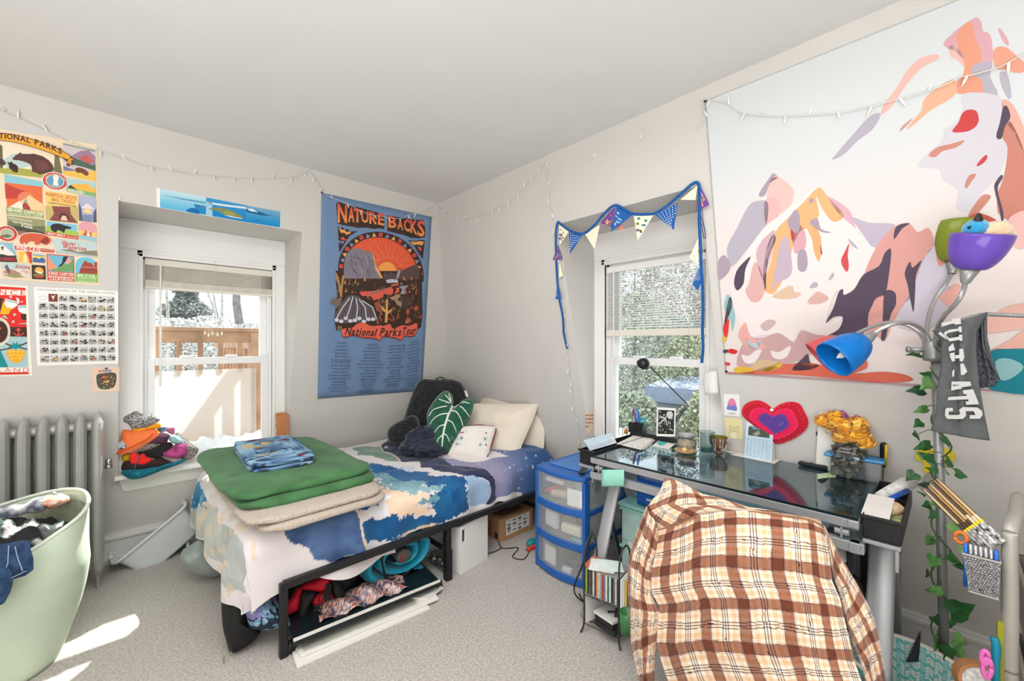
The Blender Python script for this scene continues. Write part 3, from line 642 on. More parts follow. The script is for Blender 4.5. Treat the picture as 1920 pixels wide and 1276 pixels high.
# ---- ink-drawn grid poster
t,A=paper('parks_grid_poster','white poster with a grid of small grey ink landscapes','poster',[(63.2,537.5),(221.7,545.5),(222.1,681),(69.8,685.4)],NL,wl,(242,240,236))
Zg=sc_(0,480,4.556);A.text('NATIONAL PARKS OF THE UNITED STATES',Zg((318,290)),Zg((982,325)),3.6,(110,108,106))
M=quadmap(mp(Zg,(322,312),(980,338),(988,896),(342,912)));q=random.Random(4)
for r_ in range(8):
    for c_ in range(8):
        u0,v0=c_/8+.005,r_/8+.006;u1,v1=(c_+1)/8-.005,(r_+1)/8-.006
        quad=[M((u0,v0)),M((u1,v0)),M((u1,v1)),M((u0,v1))]
        if(r_,c_)==(0,0):A.tile(quad,(236,236,236),[('s',(190,190,192),[(.1,.4),(.5,.3),(.9,.4),(.8,.7),(.3,.8)]),('s',(236,236,236),[(.14,.44),(.5,.35),(.86,.45),(.76,.66),(.32,.75)])]);continue
        if(r_,c_)==(0,1):A.tile(quad,(128,62,52),[('s',WHT,[(.3,.2),(.5,.3),(.75,.15),(.6,.45),(.5,.75),(.42,.5)])]);continue
        it=[];h0=q.uniform(.35,.6)
        it.append(('p',(212,210,206),[(0,0),(1,0),(1,h0),(0,h0)]))
        hs=[(x/5,h0-q.uniform(-.1,.3))for x in range(6)]
        it.append(('p',(168,166,162),hs+[(1,.8),(0,.8)]))
        for k in range(q.randint(5,8)):
            x,y,w_,h_=q.uniform(.05,.7),q.uniform(.25,.85),q.uniform(.15,.5),q.uniform(.04,.14)
            it.append(('p',(44,42,42),[(x,y),(x+w_*.5,y-h_),(x+w_,y-h_*.2),(x+w_*.6,y+h_*.6)]))
        if q.random()<.16:it.append(('p',q.choice([(196,120,86),(214,176,80),(170,90,80),(196,206,228)]),[(.3,.7),(.5,.5),(.9,.6),(.8,.8)]))
        A.tile(quad,(188,186,182),it)
A.build('print',t)
# ---- small peach print under the grid poster
t,A=paper('sticker_print','small peach print with a round crowded cartoon design below the grid poster','print',[(172.5,688.5),(224,688),(223.5,733),(173.5,735)],NL,wl,(232,204,182))
Zs=sc_(160,680,18.2);q=random.Random(9)
A.poly(spl2(mp(Zs,(360,420),(480,340),(900,300),(1060,360),(1085,560),(1020,800),(860,900),(600,920),(440,850),(370,680)),4),WHT).lay()
A.poly(spl2(mp(Zs,(380,430),(490,360),(900,320),(1045,370),(1065,560),(1000,790),(850,880),(600,900),(450,835),(385,670)),4),(86,84,72)).lay()
PAL=[(150,60,50),(196,150,60),(96,130,90),(120,90,120),(214,170,90),(80,110,140),(170,120,110),(150,160,90)]
for i in range(70):
    a,r_=q.uniform(0,6.28),math.sqrt(q.random())
    c=Zs((720+310*r_*math.cos(a),620+250*r_*math.sin(a)));s_=q.uniform(.7,1.9)
    A.poly([(c[0]+s_*math.cos(k*1.26+a)*q.uniform(.7,1.2),c[1]+s_*math.sin(k*1.26+a))for k in range(5)],PAL[i%8]);
    if i%6==0:A.lay()
A.lay();A.tile(mp(Zs,(580,400),(720,395),(705,560),(565,560)),(160,44,38),[('p',(226,190,120),[(.05,.4),(.95,.4),(.95,.6),(.05,.6)])]);A.ell(Zs((498,275)),2.6,2.4,(214,140,40))
A.poly(spl2(mp(Zs,(640,640),(790,580),(830,620),(740,670)),3),(226,176,70)).lay(3);A.text('YUTO',Zs((565,315)),Zs((890,300)),4.6,(72,92,178),.03);A.build('print',t)
pin=wl(Zs((715,175)),.004);MB().lathe([(0,.004),(.004,.004),(.004,.008),(.0055,.012),(0,.014)],pin-NL*.006,10,frame((1,0,0),NL)).build('push_pin',mat('navy_plastic',(30,52,120),.3),t,smooth=True)
# ---- panorama strip over the window
Zp=sc_(290,350,7.68)
t,A=paper('panorama_print','long blue panorama print of a green island above the deck-side window','print',mp(Zp,(25,13),(1818,360),(1810,592),(30,290)),NL,wl,(240,240,238))
q1=mp(Zp,(75,24),(740,152),(738,406),(78,296));q2=mp(Zp,(740,152),(1322,266),(1316,508),(738,406));q3=mp(Zp,(1322,266),(1812,358),(1804,586),(1316,508))
A.band(q1,(196,222,230),(84,178,218),8);A.band(q2,(60,150,200),(10,128,196),6);A.band(q3,(120,170,196),(14,134,200),8);A.lay()
M1,M2,M3=quadmap(q1),quadmap(q2),quadmap(q3)
A.poly([M1(p)for p in((0,.32),(.4,.3),(1,.26),(1,.36),(.5,.38))],(92,160,190));A.poly([M1(p)for p in spl2(((.55,.95),(.64,.76),(.78,.74),(.86,1.0),(.6,1.0)),3)],(8,110,180));A.poly([M1(p)for p in((.72,.5),(1,.5),(1,.98),(.8,.98))],(30,136,196))
A.poly([M1(p)for p in((.74,.52),(.9,.5),(.99,.6),(.85,.62))],(216,226,226));A.poly([M2(p)for p in((0,.24),(.4,.2),(.98,.1),(1,.22),(.5,.3),(0,.34))],(214,230,236));A.poly([M2(p)for p in((0,.2),(.14,.26),(.16,1),(0,1))],(160,200,222));A.lay()
A.poly([M2(p)for p in spl2(((.06,.62),(.3,.44),(.5,.44),(.7,.52),(.9,.72),(.86,.84),(.6,.78),(.44,.8),(.3,.66)),3)],(128,140,92)).lay();A.poly([M2(p)for p in spl2(((.44,.6),(.62,.56),(.74,.7),(.6,.78),(.46,.72)),3)],(156,158,84));A.poly([M2(p)for p in((.42,.8),(.6,.8),(.88,.82),(.9,.86),(.6,.86))],(226,226,214))
A.poly([M3(p)for p in((0,.16),(.3,.2),(.6,.34),(.85,.34),(.4,.44),(0,.4))],(20,96,150)).lay();A.poly([M3(p)for p in((.0,.2),(.16,.14),(.34,.3),(.1,.3))],(226,236,240));A.poly([M3(p)for p in((.14,.86),(.4,.76),(.36,.84))],(14,104,166));A.build('print',t)
# ---- tour flag
f6=sc_(590,360,7.975);f7=sc_(590,500,8);f8=sc_(590,620,8)
fl=thing('tour_flag','blue cloth wall flag printed with an orange sunset arch and lists of parks','flag',wl((700,560)))
FC=[(602.5,361),(809,406.5),(791,732),(595,747)];FM=quadmap(FC)
def fsurf(u,v):return wl(FM((u,v)),.004+.003*math.sin(u*5+v*3)*math.sin(v*3.1)*math.sin(u*3.14))
MB().grid(fsurf,24,30).build('cloth',mat('denim_blue_cloth',(112,140,176),.85,var=.02,scale=8,sheen=.2),fl,smooth=True,solid=.0012)
A=Art(lambda p:wl(p,.0062),NL);NAV=(44,58,92);DBR=(66,48,42)
A.poly(mp(f6,(318,165),(360,148),(480,190),(600,215),(780,262),(1030,330),(1038,552),(960,540),(880,548),(760,530),(640,535),(560,515),(400,490),(335,465)),DBR);A.poly(mp(f6,(1085,345),(1300,385),(1500,410),(1620,420),(1650,560),(1645,670),(1560,690),(1430,680),(1330,640),(1200,610),(1080,578)),DBR);A.lay()
LT=((226,84,74),(238,158,84))
for ch,x0,x1,a0,a1,b0,b1 in(('N',338,478,166,196,455,462),('A',496,588,214,234,446,450),('T',575,690,240,262,450,456),('U',692,800,262,284,452,466),('R',812,925,288,310,470,482),('E',940,1032,312,330,482,502),('B',1097,1216,350,372,526,540),('A',1232,1318,390,410,550,570),('C',1328,1420,394,412,572,600),('K',1428,1532,408,424,606,640),('S',1530,1640,420,428,655,672)):
    A.letter(ch,[f6((x0,a0)),f6((x1,a1)),f6((x1,b1)),f6((x0,b0))],*LT,bold=.03)
def ring(r,n=40,a0=-8,a1=188):
    return[f6((985+640*r*math.cos(R(a)),1195-600*r*math.sin(R(a))+.1*640*r*math.cos(R(a))))for a in[a0+(a1-a0)*i/n for i in range(n+1)]]
A.poly(ring(1.0),DBR).lay();A.poly(ring(.86,40,0,180),(228,92,62)).lay()
for k in range(19):
    a=R(4+k*9.6);c=(985+640*.93*math.cos(a),1195-600*.93*math.sin(a)+.1*640*.93*math.cos(a));ux,uy=math.cos(a),-math.sin(a);col=((226,84,72),(236,172,92),(138,146,180))[k%3];s_=30
    pts=[(c[0]+s_*(x*-uy+y*ux),c[1]+s_*(x*ux+y*uy))for x,y in(((-.9,-.9),(.9,-.9),(.9,.9),(-.9,.9))if k%3==0 else((-1.1,-1),(1.1,-1),(0,1)))]
    A.poly(mp(f6,*pts),col)
    if k%3==0:A.lay();A.ell(f6(c),1.2,1.2,DBR,8);A.lay(-1)
for k in range(26):
    a=R(14+k*6.1);p0=(1085+170*math.cos(a),1130-130*math.sin(a));r1=.8
    p1=(985+640*r1*math.cos(a),1195-600*r1*math.sin(a)+.1*640*r1*math.cos(a));mdx=24*math.sin(k*2.2)
    A.line(mp(f6,p0,((p0[0]+p1[0])/2+mdx,(p0[1]+p1[1])/2),p1),.55,(244,140,96))
A.lay();A.poly(spl2(mp(f6,(930,1190),(960,1100),(1030,1050),(1110,1045),(1180,1090),(1220,1180),(1200,1260),(940,1260)),3),(242,160,84)).lay()
for pts,col in((((340,510),(385,545),(410,520),(450,570),(480,545),(530,590),(640,580),(520,650),(360,900),(350,700)),DBR),(((1390,720),(1500,730),(1560,715),(1640,720),(1610,1000),(1560,930),(1480,800)),DBR)):A.poly(mp(f6,*pts),col)
A.lay()
for pts,col in((((350,530),(400,560),(430,560),(480,600),(510,580),(540,610),(470,640),(440,605),(390,610)),(236,164,90)),(((352,660),(390,690),(420,660),(460,720),(490,690),(440,730),(400,710)),(220,92,80)),(((350,720),(395,735),(365,770)),(138,146,180)),(((395,725),(440,745),(400,780)),(138,146,180)),(((1420,735),(1500,745),(1560,730),(1630,740),(1600,800),(1540,780),(1480,790)),(236,164,90)),(((1530,850),(1580,830),(1600,880)),(220,92,80)),(((1520,820),(1560,810),(1590,840)),(138,146,180))):A.poly(mp(f6,*pts),col)
A.lay()
A.poly(mp(f7,(300,55),(420,60),(1600,60),(1610,700),(1590,900),(1500,960),(320,950),(290,800),(330,400)),DBR).lay()
A.poly(mp(f6,(430,1100),(455,960),(520,860),(600,835),(700,850),(760,880),(850,890),(890,1000),(960,1160),(1000,1290),(430,1290)),(132,124,136)).lay()
A.poly(mp(f6,(850,890),(880,950),(905,1080),(1010,1270),(985,1290),(900,1150)),(238,164,96));q=random.Random(2)
for i in range(34):
    x,y=q.uniform(470,880),q.uniform(880,1180)
    A.line(mp(f6,(x,y),(x+30,y+q.uniform(50,110))),.7,q.choice([(70,62,70),(166,160,172),(60,52,56)]))
A.poly(mp(f6,(1010,1270),(1040,1190),(1090,1230),(1130,1180),(1200,1230),(1260,1130),(1300,1170),(1400,1120),(1500,1080),(1560,1130),(1560,1300),(1010,1300)),(92,74,74));A.lay();A.poly(mp(f6,(1210,1290),(1250,1150),(1280,1170),(1240,1290)),(166,160,172));A.poly(mp(f7,(1060,195),(1140,180),(1240,190),(1240,235),(1080,240)),(190,188,204))
for i in range(260):
    x=q.uniform(300,1560);y=q.uniform(110,780)
    if x<930 and y>430 or(900<x<1240 and y<260):continue
    col=q.choice([(176,128,76),(214,158,92),(130,92,64),(120,104,72),(104,74,58)]+([(206,86,64)]*2 if x>1150 else[]))
    h_=q.uniform(26,80);w_=h_*.24
    A.poly(mp(f7,(x,y),(x+w_*.3,y+h_*.6),(x+w_,y+h_),(x-w_,y+h_),(x-w_*.3,y+h_*.55)),col)
    if i%8==0:A.lay()
A.lay()
for pts,col in((((660,370),(850,360),(940,345),(1130,300),(1170,330),(1160,400),(1100,420),(1030,400),(1000,460),(870,500),(840,440),(690,430)),(222,96,80)),(((1130,265),(1240,240),(1250,270),(1150,290)),(222,96,80)),(((930,350),(1120,300),(960,375),(800,420),(740,430)),(170,160,140)),(((1210,310),(1260,310),(1250,380),(1215,390)),(222,110,80)),
    (((1250,290),(1400,270),(1340,330),(1340,410),(1270,400),(1300,340)),(156,152,160)),(((1110,460),(1250,400),(1300,480),(1290,600),(1220,560),(1190,500)),(166,138,108)),(((1260,450),(1330,430),(1450,470),(1460,580),(1400,540),(1380,610),(1300,620),(1310,540),(1230,490)),(78,62,58)),
    (((880,540),(960,500),(980,600),(1000,680),(920,660)),(150,88,72))):A.poly(mp(f7,*pts),col)
A.lay();A.poly(spl2(mp(f7,(300,700),(380,560),(470,450),(540,420),(640,440),(780,540),(880,640),(925,780),(860,810),(600,830),(300,830)),3),(96,88,92)).lay()
for i in range(9):
    x0=470+i*36;A.line(mp(f7,(520+i*22,440+abs(i-2)*10),(x0+20*(i-3),600),(x0+40*(i-4),780)),.9 if i%2 else 1.6,(224,222,226)if i%2==0 else(58,50,54))
for i in range(9):A.ell(f7((320+i*68,790+26*math.sin(i*2.3))),4.2,3.4,(214,212,220),10)
A.lay();A.poly(mp(f7,(1040,830),(1050,680),(1000,640),(970,560),(1020,610),(1055,640),(1060,480),(1085,480),(1085,660),(1130,640),(1170,600),(1140,660),(1085,700),(1075,830)),(226,168,100))
for x,y,s_ in((1515,615,46),(1385,680,36),(1395,800,50),(985,790,26),(1100,780,22),(925,800,20),(1150,740,16),(1570,740,26),(960,740,16)):
    for k in range(6):
        a=k*1.047+.3;A.poly(mp(f7,(x,y),(x+s_*.5*math.cos(a-.3),y+s_*.6*math.sin(a-.3)),(x+s_*math.cos(a),y+s_*1.2*math.sin(a)),(x+s_*.5*math.cos(a+.3),y+s_*.6*math.sin(a+.3))),(228,112,88)if s_>30 else(214,84,84))
A.poly(mp(f7,(215,550),(260,460),(330,480),(380,440),(400,480),(380,560),(290,640),(300,570)),(120,104,92));A.poly(mp(f7,(296,50),(350,150),(380,300),(400,130),(440,120),(410,300),(400,450),(370,440),(340,250),(300,160)),(176,136,84));A.tile(mp(f7,(325,875),(400,880),(400,950),(325,945)),DBR,[('p',(150,138,96),[(.1,.1),(.9,.1),(.9,.9),(.1,.9)]),('e',DBR,.5,.5,.2,.2)])
A.lay(2)
for off,col,wd in(((0,2.0),(140,40,38),0),((0,0),(230,104,84),0)):
    A.poly(spl2([(x,y+off[1])for x,y in mp(f7,(395,960),(420,920),(560,900),(620,850),(720,830),(840,880),(960,870),(1020,880),(1120,850),(1160,920),(1300,870),(1400,880),(1500,840),(1530,870),(1500,1000),(1420,1030),(1340,1020),(1270,1090),(1230,1060),(1020,1030),(960,1090),(900,1060),(700,1040),(560,1010),(430,1040))],3),col).lay()
A.text('National',f7((440,1010)),f7((930,1035)),14,DBR,.03,.35);A.text('Parks',f7((960,1030)),f7((1290,1030)),15,DBR,.03,.35);A.text('Tour',f7((1310,1015)),f7((1510,1000)),14,DBR,.03,.35)
def lst(rows,h):
    for txt,x0,x1,y0,y1 in rows:
        A.text(txt,f8((x0,y0)),f8((x1,y1)),h,NAV)
        c=f8((x1+26,y1-12+(y1-y0)*.1));A.lay();A.ell(c,1.8,1.9,NAV,10);A.lay();A.ell(c,1.2,1.3,(122,148,182),10);A.lay(-2)
lst((('ACADIA',320,432,182,186),('ARCHES',318,430,234,238),('BADLANDS',292,448,286,291),('BIG BEND',297,440,336,342),('BISCAYNE',295,436,385,390),('BLACK CANYON',243,480,434,442),('OF THE GUNNISON',245,478,466,472),('BRYCE CANYON',238,472,518,524),('CANYONLANDS',240,460,568,573),('CAPITOL REEF',248,448,618,622),('CARLSBAD CAVERNS',195,486,668,670),('CHANNEL ISLANDS',203,470,716,718),('CONGAREE',255,412,764,764),('CRATER LAKE',238,420,810,808),('CUYAHOGA VALLEY',184,458,858,852),('DEATH VALLEY',218,410,904,896)),2.6)
lst((('GLACIER',778,888,212,214),('GLACIER BAY',740,912,260,262),('GRAND CANYON',712,935,308,310),('GRAND TETON',722,916,358,360),('GREAT BASIN',730,905,408,410),('GREAT SAND DUNES',678,942,454,456),('GREAT SMOKY MOUNTAINS',626,985,502,504),('GUADALUPE MOUNTAINS',640,962,550,552),('HALEAKALA',724,872,596,596),('HAWAII VOLCANOES',658,922,643,640),('HOT SPRINGS',698,876,688,684),('INDIANA DUNES',680,878,732,728),('ISLE ROYALE',692,852,774,768),('JOSHUA TREE',680,846,814,808),('KATMAI',706,800,856,850),('KENAI FJORDS',652,836,896,886),('KINGS CANYON',632,838,928,914)),2.5)
lst((('AMERICAN SAMOA',1098,1302,232,222),('NEW RIVER GORGE',1095,1296,282,268),('NORTH CASCADES',1090,1290,330,314),('OLYMPIC',1145,1240,374,366),('PETRIFIED FOREST',1090,1278,420,406),('PINNACLES',1124,1240,464,456),('REDWOOD',1122,1236,508,500),('ROCKY MOUNTAIN',1068,1270,556,544),('SAGUARO',1116,1222,600,592),('SEQUOIA',1114,1214,642,634),('SHENANDOAH',1080,1230,690,676),('THEODORE ROOSEVELT',1018,1272,734,712),('VIRGIN ISLANDS',1050,1222,770,756),('VOYAGEURS',1066,1202,806,796),('WHITE SANDS',1044,1200,838,824)),2.3)
lst((('DENALI',1438,1494,170,162),('DRY TORTUGAS',1396,1516,222,200),('EVERGLADES',1404,1506,266,248),('GATES OF THE ARCTIC',1358,1536,322,286),('GATEWAY ARCH',1386,1508,362,336),('KOBUK VALLEY',1386,1506,414,390),('LAKE CLARK',1394,1490,458,440),('LASSEN VOLCANIC',1360,1516,506,476),('MAMMOTH CAVE',1360,1506,552,524),('MESA VERDE',1380,1488,588,566),('MOUNT RAINIER',1360,1494,634,608),('WIND CAVE',1376,1480,680,660),('WRANGELL ST ELIAS',1326,1506,732,696),('YELLOWSTONE',1346,1486,766,738),('YOSEMITE',1362,1456,800,784),('ZION',1378,1426,832,820)),2.1)
A.build('print',fl)
for p,c in((FC[0],(30,44,92)),(FC[1],(208,190,60)),(FC[3],(208,190,60))):
    MB().lathe([(0,0),(.005,0),(.006,.004),(.003,.008),(0,.009)],wl(p,.006),10,frame((1,0,0),NL)).build('push_pin',mat('pin_%d'%c[0],c,.35),fl,smooth=True)
# ------------------------------------------------------------------ painted cloth surfaces
def vnoise(x,y,seed=0):
    x=np.asarray(x,float);y=np.asarray(y,float)
    xi=np.floor(x).astype(np.int64);yi=np.floor(y).astype(np.int64);fx=x-xi;fy=y-yi
    h=lambda a,b:(((a*374761393+b*668265263+seed*974711)^((a*374761393+b*668265263+seed*974711)>>13))*1274126177&0xffff)/65535.0
    sx=fx*fx*(3-2*fx);sy=fy*fy*(3-2*fy)
    return(h(xi,yi)*(1-sx)+h(xi+1,yi)*sx)*(1-sy)+(h(xi,yi+1)*(1-sx)+h(xi+1,yi+1)*sx)*sy
def nfbm(x,y,seed=0,o=4):
    v=0;a=.5;t=0
    for i in range(o):v=v+a*vnoise(x*2**i,y*2**i,seed+i);t+=a;a*=.5
    return v/t
def pip(x,y,poly):
    ins=np.zeros(x.shape,bool);n=len(poly)
    for i in range(n):
        x0,y0=poly[i];x1,y1=poly[(i+1)%n]
        if y0==y1:continue
        c=((y0>y)!=(y1>y))&(x<(x1-x0)*(y-y0)/(y1-y0)+x0);ins^=c
    return ins
def nlin(c):
    c=np.asarray(c,float)/255;return np.where(c<=.04045,c/12.92,((c+.055)/1.055)**2.4)
def gridmesh(name,P,col,m,parent=None,smooth=True,wrap=False,label=None):
    nv,nu=P.shape[:2];me=bpy.data.meshes.new(name)
    i=np.arange(nv*nu).reshape(nv,nu)
    if wrap:i=np.concatenate([i,i[:,:1]],1)
    f=np.stack([i[:-1,:-1],i[:-1,1:],i[1:,1:],i[1:,:-1]],-1).reshape(-1,4)
    me.vertices.add(nv*nu);me.vertices.foreach_set('co',P.reshape(-1).astype(np.float32))
    me.loops.add(f.size);me.loops.foreach_set('vertex_index',f.reshape(-1).astype(np.int32))
    me.polygons.add(len(f));me.polygons.foreach_set('loop_start',np.arange(0,f.size,4,dtype=np.int32))
    me.update(calc_edges=True);me.validate()
    if smooth:me.polygons.foreach_set('use_smooth',[True]*len(me.polygons))
    if col is not None:
        a=me.color_attributes.new('Col','FLOAT_COLOR','POINT')
        c=np.ones((nv*nu,4),np.float32);c[:,:3]=nlin(col).reshape(-1,3);a.data.foreach_set('color',c.reshape(-1))
    me.materials.append(m);o=bpy.data.objects.new(name,me);C.objects.link(o)
    if parent:adopt(o,parent)
    if label:o['label']=label
    return o
def proj(P):
    D=P[...,0]*FW[0]+P[...,1]*FW[1];Lt=P[...,0]*RT[0]+P[...,1]*RT[1]
    return 960+FPX*Lt/D,CYP-FPX*(P[...,2]-EYE)/D,D
# ------------------------------------------------------------------ bed
BLK=mat('black_metal',(30,30,31),.45,var=.05,scale=20)
bed=thing('bed','black metal platform bed on slim legs in the corner of the room','bed',(1.4,2.75,0))
mb=MB()
for y in(2.036,2.76,3.43):mb.box((1.39 if y>2.1 else 1.45,y,.327),(1.99 if y>2.1 else 1.84,.03,.035))
for x in(.405,1.42,2.38):mb.box((x,2.757,.335),(.03,1.31,.045))
mb.build('frame',BLK,bed,bevel=.004)
for i in range(9):MB().box((.6+i*.2,2.757,.352),(.04,1.33,.01)).build('slat',BLK,bed)
for x in(.535,1.417,2.29):
    for y in(2.05,2.76,3.42):
        MB().box((x,y,.165),(.034,.034,.33)).build('leg',BLK,bed,bevel=.006)
        MB().box((x,y,.09),(.042,.042,.18)).build('leg_sleeve',mat('black_plastic',(24,24,25),.5),bed,bevel=.006)if y<2.1 and x>1 else None
    MB().box((x,2.76,.17),(.02,1.32,.02)).build('cross_bar',BLK,bed)
SHEET=mat('cream_sheet',(228,219,202),.85,var=.02,scale=8,sheen=.2,bump=.15,bscale=12)
MB().box((1.40,2.76,.455),(1.96,1.34,.19)).build('mattress',SHEET,bed,bevel=.05,seg=5)
# duvet: cloth coordinates (s along the bed, t across; both measured on the cloth)
S0,S1,T0,T1=.10,2.44,1.80,3.46
ns,nt_=430,300
s_,t_=np.meshgrid(np.linspace(S0,S1,ns),np.linspace(T0,T1,nt_))
top=.575+.016*(nfbm(s_*3.2,t_*3.2,3)-.5)*2-.016*np.abs(nfbm(s_*6+t_*3,t_*5-s_*3,44,3)-.5)*2+.012*np.sin(s_*9+3*t_)*nfbm(s_*2,t_*2,8)-.03*np.clip((t_-3.1)/.35,0,1)+.02*np.clip((s_-1.9)/.3,0,1)
def roll(e,r):
    'distance past an edge on the cloth: how far it goes out and down'
    e=np.maximum(e,0);a=np.minimum(e/r,math.pi/2)
    return r*np.sin(a),r*(1-np.cos(a))+np.maximum(e-r*math.pi/2,0)
lenf=np.clip((s_-.5)/.4,0,1)
hem=1.872+.008*np.sin(s_*11)*lenf-.09*np.clip((.72-s_)/.3,0,1)
tt=np.where(t_<2.16,2.16-(2.16-t_)*(2.16-hem)/(2.16-T0),t_)
of,df=roll(2.16-tt,.085);ol,dl=roll(.47-s_,.085)
oh,dh=roll(s_-2.34,.08)
wr_f=.012*np.sin(s_*23+2*np.sin(s_*7))*np.clip(df/.15,0,1);wr_l=.018*np.sin(t_*17+1.5*np.sin(t_*6))*np.clip(dl/.15,0,1)
X=np.where(s_<.47,.47-ol,np.minimum(s_,2.34)+oh);Y=np.where(tt<2.16,2.16-of,tt)
drop=np.minimum(np.maximum(df,dl)+.35*np.minimum(df,dl),.345)
Z=top-drop-dh*.9
cr=np.clip(np.minimum(df,dl)/.1,0,1)
X=X-wr_l*1.2-.03*np.clip(dl/.2,0,1)+cr*.05;Y=Y-wr_f-.012*np.clip(df/.1,0,1)+cr*.03
P=np.stack([X,Y,Z],-1)
px,py,pd=proj(P)
vis=(tt<3.44)
def cloth(p):
    'the cloth coordinate seen at a picture point'
    d=(px-p[0])**2+(py-p[1])**2
    m_=d.min();k=np.where((d<max(m_*1.5,9.0)),pd,99).argmin();return(s_.flat[k],t_.flat[k])
zA=sc_(560,800,4.8);zB=sc_(330,900,6.078);zC=sc_(340,780,3.9875)
col=np.empty(P.shape);col[:]=(228,222,223)
n1=nfbm(s_*60,t_*60,21,3)-.5;n2=nfbm(s_*60,t_*60,31,3)-.5;nw=nfbm(s_*9,t_*9,5,5)-.5;wq=np.floor(nfbm(s_*7+3,t_*7,15,5)*9)/9-.5+.5*(nfbm(s_*40,t_*40,19,3)-.5);nh=nfbm(s_*34,t_*12,77,3)-.5
def paint(f,pts,c,jag=.0,mott=14,c2=None,sm=0):
    q=[cloth(f(p))for p in pts]
    if sm:q=spl2(q,sm)
    k=pip(s_+jag*(n1*5+nh*8),t_+jag*n2*4,q)
    base=np.array(c,float)+(nw*2*mott+wq*mott*1.3)[...,None]
    if c2 is not None:
        w_=np.clip(nw*3+.5,0,1)[...,None];base=np.array(c)*(1-w_)+np.array(c2)*w_
    col[k]=base[k];return k
BL=(22,96,148);NV=(42,50,84)
paint(zA,[(548,520),(760,600),(860,610),(760,650),(830,760),(820,800),(640,790),(560,720),(520,640)],(228,231,236),.002)
paint(zA,[(90,190),(200,165),(380,145),(330,215),(260,275)],(50,134,170),.006,c2=(140,190,205))
paint(zA,[(440,170),(480,110),(560,95),(722,72),(737,170),(770,210),(860,240),(925,297),(800,290),(640,250),(530,240),(510,195)],(112,142,128),.006,c2=(140,166,148))
paint(zA,[(722,62),(740,60),(750,165),(790,205),(880,235),(940,300),(915,300),(860,245),(765,212),(735,175)],(236,214,186),.002)
star=paint(zA,[(1180,175),(1330,270),(1500,300),(1700,280),(1920,240),(2250,200),(2300,560),(2100,580),(1920,590),(1780,655),(1760,440),(1700,380),(1540,345),(1400,335),(1330,300),(1250,240)],(140,138,178),.0)
star|=(s_>2.06)&(t_<3.0)
wgt=np.clip((s_-1.86)/.34+(2.2-t_)*.8-.1,0,1)[...,None]
col[star]=(np.array((152,146,178))*(1-wgt)+np.array((48,84,138))*wgt+nw[...,None]*12)[star]
q=random.Random(5)
for i in range(95):
    sx,tx=q.uniform(1.88,2.4),q.uniform(1.82,2.4);r_=q.choice([.003,.003,.005,.005,.009,.011])
    a=np.arctan2(t_-tx,s_-sx);d=np.hypot(s_-sx,t_-tx);k=(d<r_*(.62+.38*np.cos(5*a)))&star;col[k]=(228,226,214)
paint(zA,[(728,66),(860,50),(1000,100),(1180,180),(1250,240),(1330,300),(1400,335),(1540,345),(1700,380),(1760,440),(1785,655),(1690,700),(1742,560),(1730,500),(1650,440),(1480,424),(1300,388),(1180,352),(1100,352),(1085,297),(930,303),(875,243),(765,208)],NV,.002,6)
paint(zA,[(830,330),(1030,340),(1035,390),(850,360)],(206,212,226),.003)
paint(zA,[(300,240),(390,200),(420,250),(560,280),(640,305),(840,345),(1040,385),(1180,400),(1240,430),(1470,430),(1530,520),(1560,710),(1400,810),(1250,880),(1150,860),(1190,800),(1350,750),(1180,745),(1250,690),(1220,600),(1340,510),(1200,520),(1000,500),(850,480),(700,430),(580,370),(430,330),(340,300)],BL,.010,c2=(14,78,132))
paint(zA,[(350,335),(430,330),(540,380),(620,440),(740,480),(860,540),(1000,590),(1180,590),(1220,610),(1110,680),(1200,740),(1180,790),(1080,800),(950,790),(830,800),(830,750),(780,660),(860,610),(760,590),(620,490),(560,430)],(238,207,180),.008,8)
paint(zA,[(540,380),(640,350),(760,420),(900,470),(1150,480),(1100,520),(1330,515),(1180,590),(1000,590),(860,540),(740,480),(620,440)],(104,152,168),.016,c2=(150,182,188))
paint(zA,[(1100,680),(1220,600),(1260,640),(1180,690)],(104,152,168),.012)
paint(zA,[(1200,700),(1340,560),(1420,760),(1300,800),(1180,745)],BL,.014)
paint(zA,[(1480,430),(1560,418),(1680,465),(1740,530),(1738,600),(1690,690),(1560,715),(1535,640),(1540,560)],(146,174,204),.002,c2=(178,196,216))
paint(zA,[(590,900),(640,800),(760,835),(880,775),(930,830),(980,790),(1060,820),(1140,790),(1210,800),(1180,870),(940,1000),(580,1040)],(24,106,158),.010,c2=(16,84,138))
paint(zA,[(250,684),(400,640),(525,608),(520,650),(420,705)],BL,.012);paint(zA,[(500,700),(600,680),(780,648),(700,690),(580,745)],BL,.012)
paint(zA,[(900,980),(1100,890),(1200,860),(1280,850),(1180,890),(960,1000)],(236,210,180),.008)
paint(zC,[(560,790),(640,760),(760,720),(900,660),(1080,645),(1310,680),(1350,760),(1385,1000),(1250,1040),(1130,1090),(1000,1055),(960,975),(880,960),(785,910),(790,830),(800,790),(690,765)],(58,82,130),.003,c2=(86,116,160))
paint(zC,[(1308,685),(1326,685),(1352,760),(1374,860),(1408,1000),(1388,1004),(1352,860),(1334,780)],(234,216,190),.001)
paint(zB,[(190,280),(330,262),(465,330),(450,420),(470,500),(640,555),(720,640),(752,760),(778,950),(818,1260),(600,1260),(500,1150),(400,900),(280,650),(190,560),(140,380)],(172,178,176),.003,c2=(194,196,190),sm=0)
foot=(s_<.44)&(t_>2.0);
k=foot&(nfbm(s_*22,t_*22,60,4)>.62);col[k]=col[k]*.4+np.array((230,200,170))*.6
paint(zB,[(130,260),(150,160),(200,-10),(300,-10),(270,80),(330,160),(318,275),(190,280)],(34,108,158),.014,c2=(80,150,186))
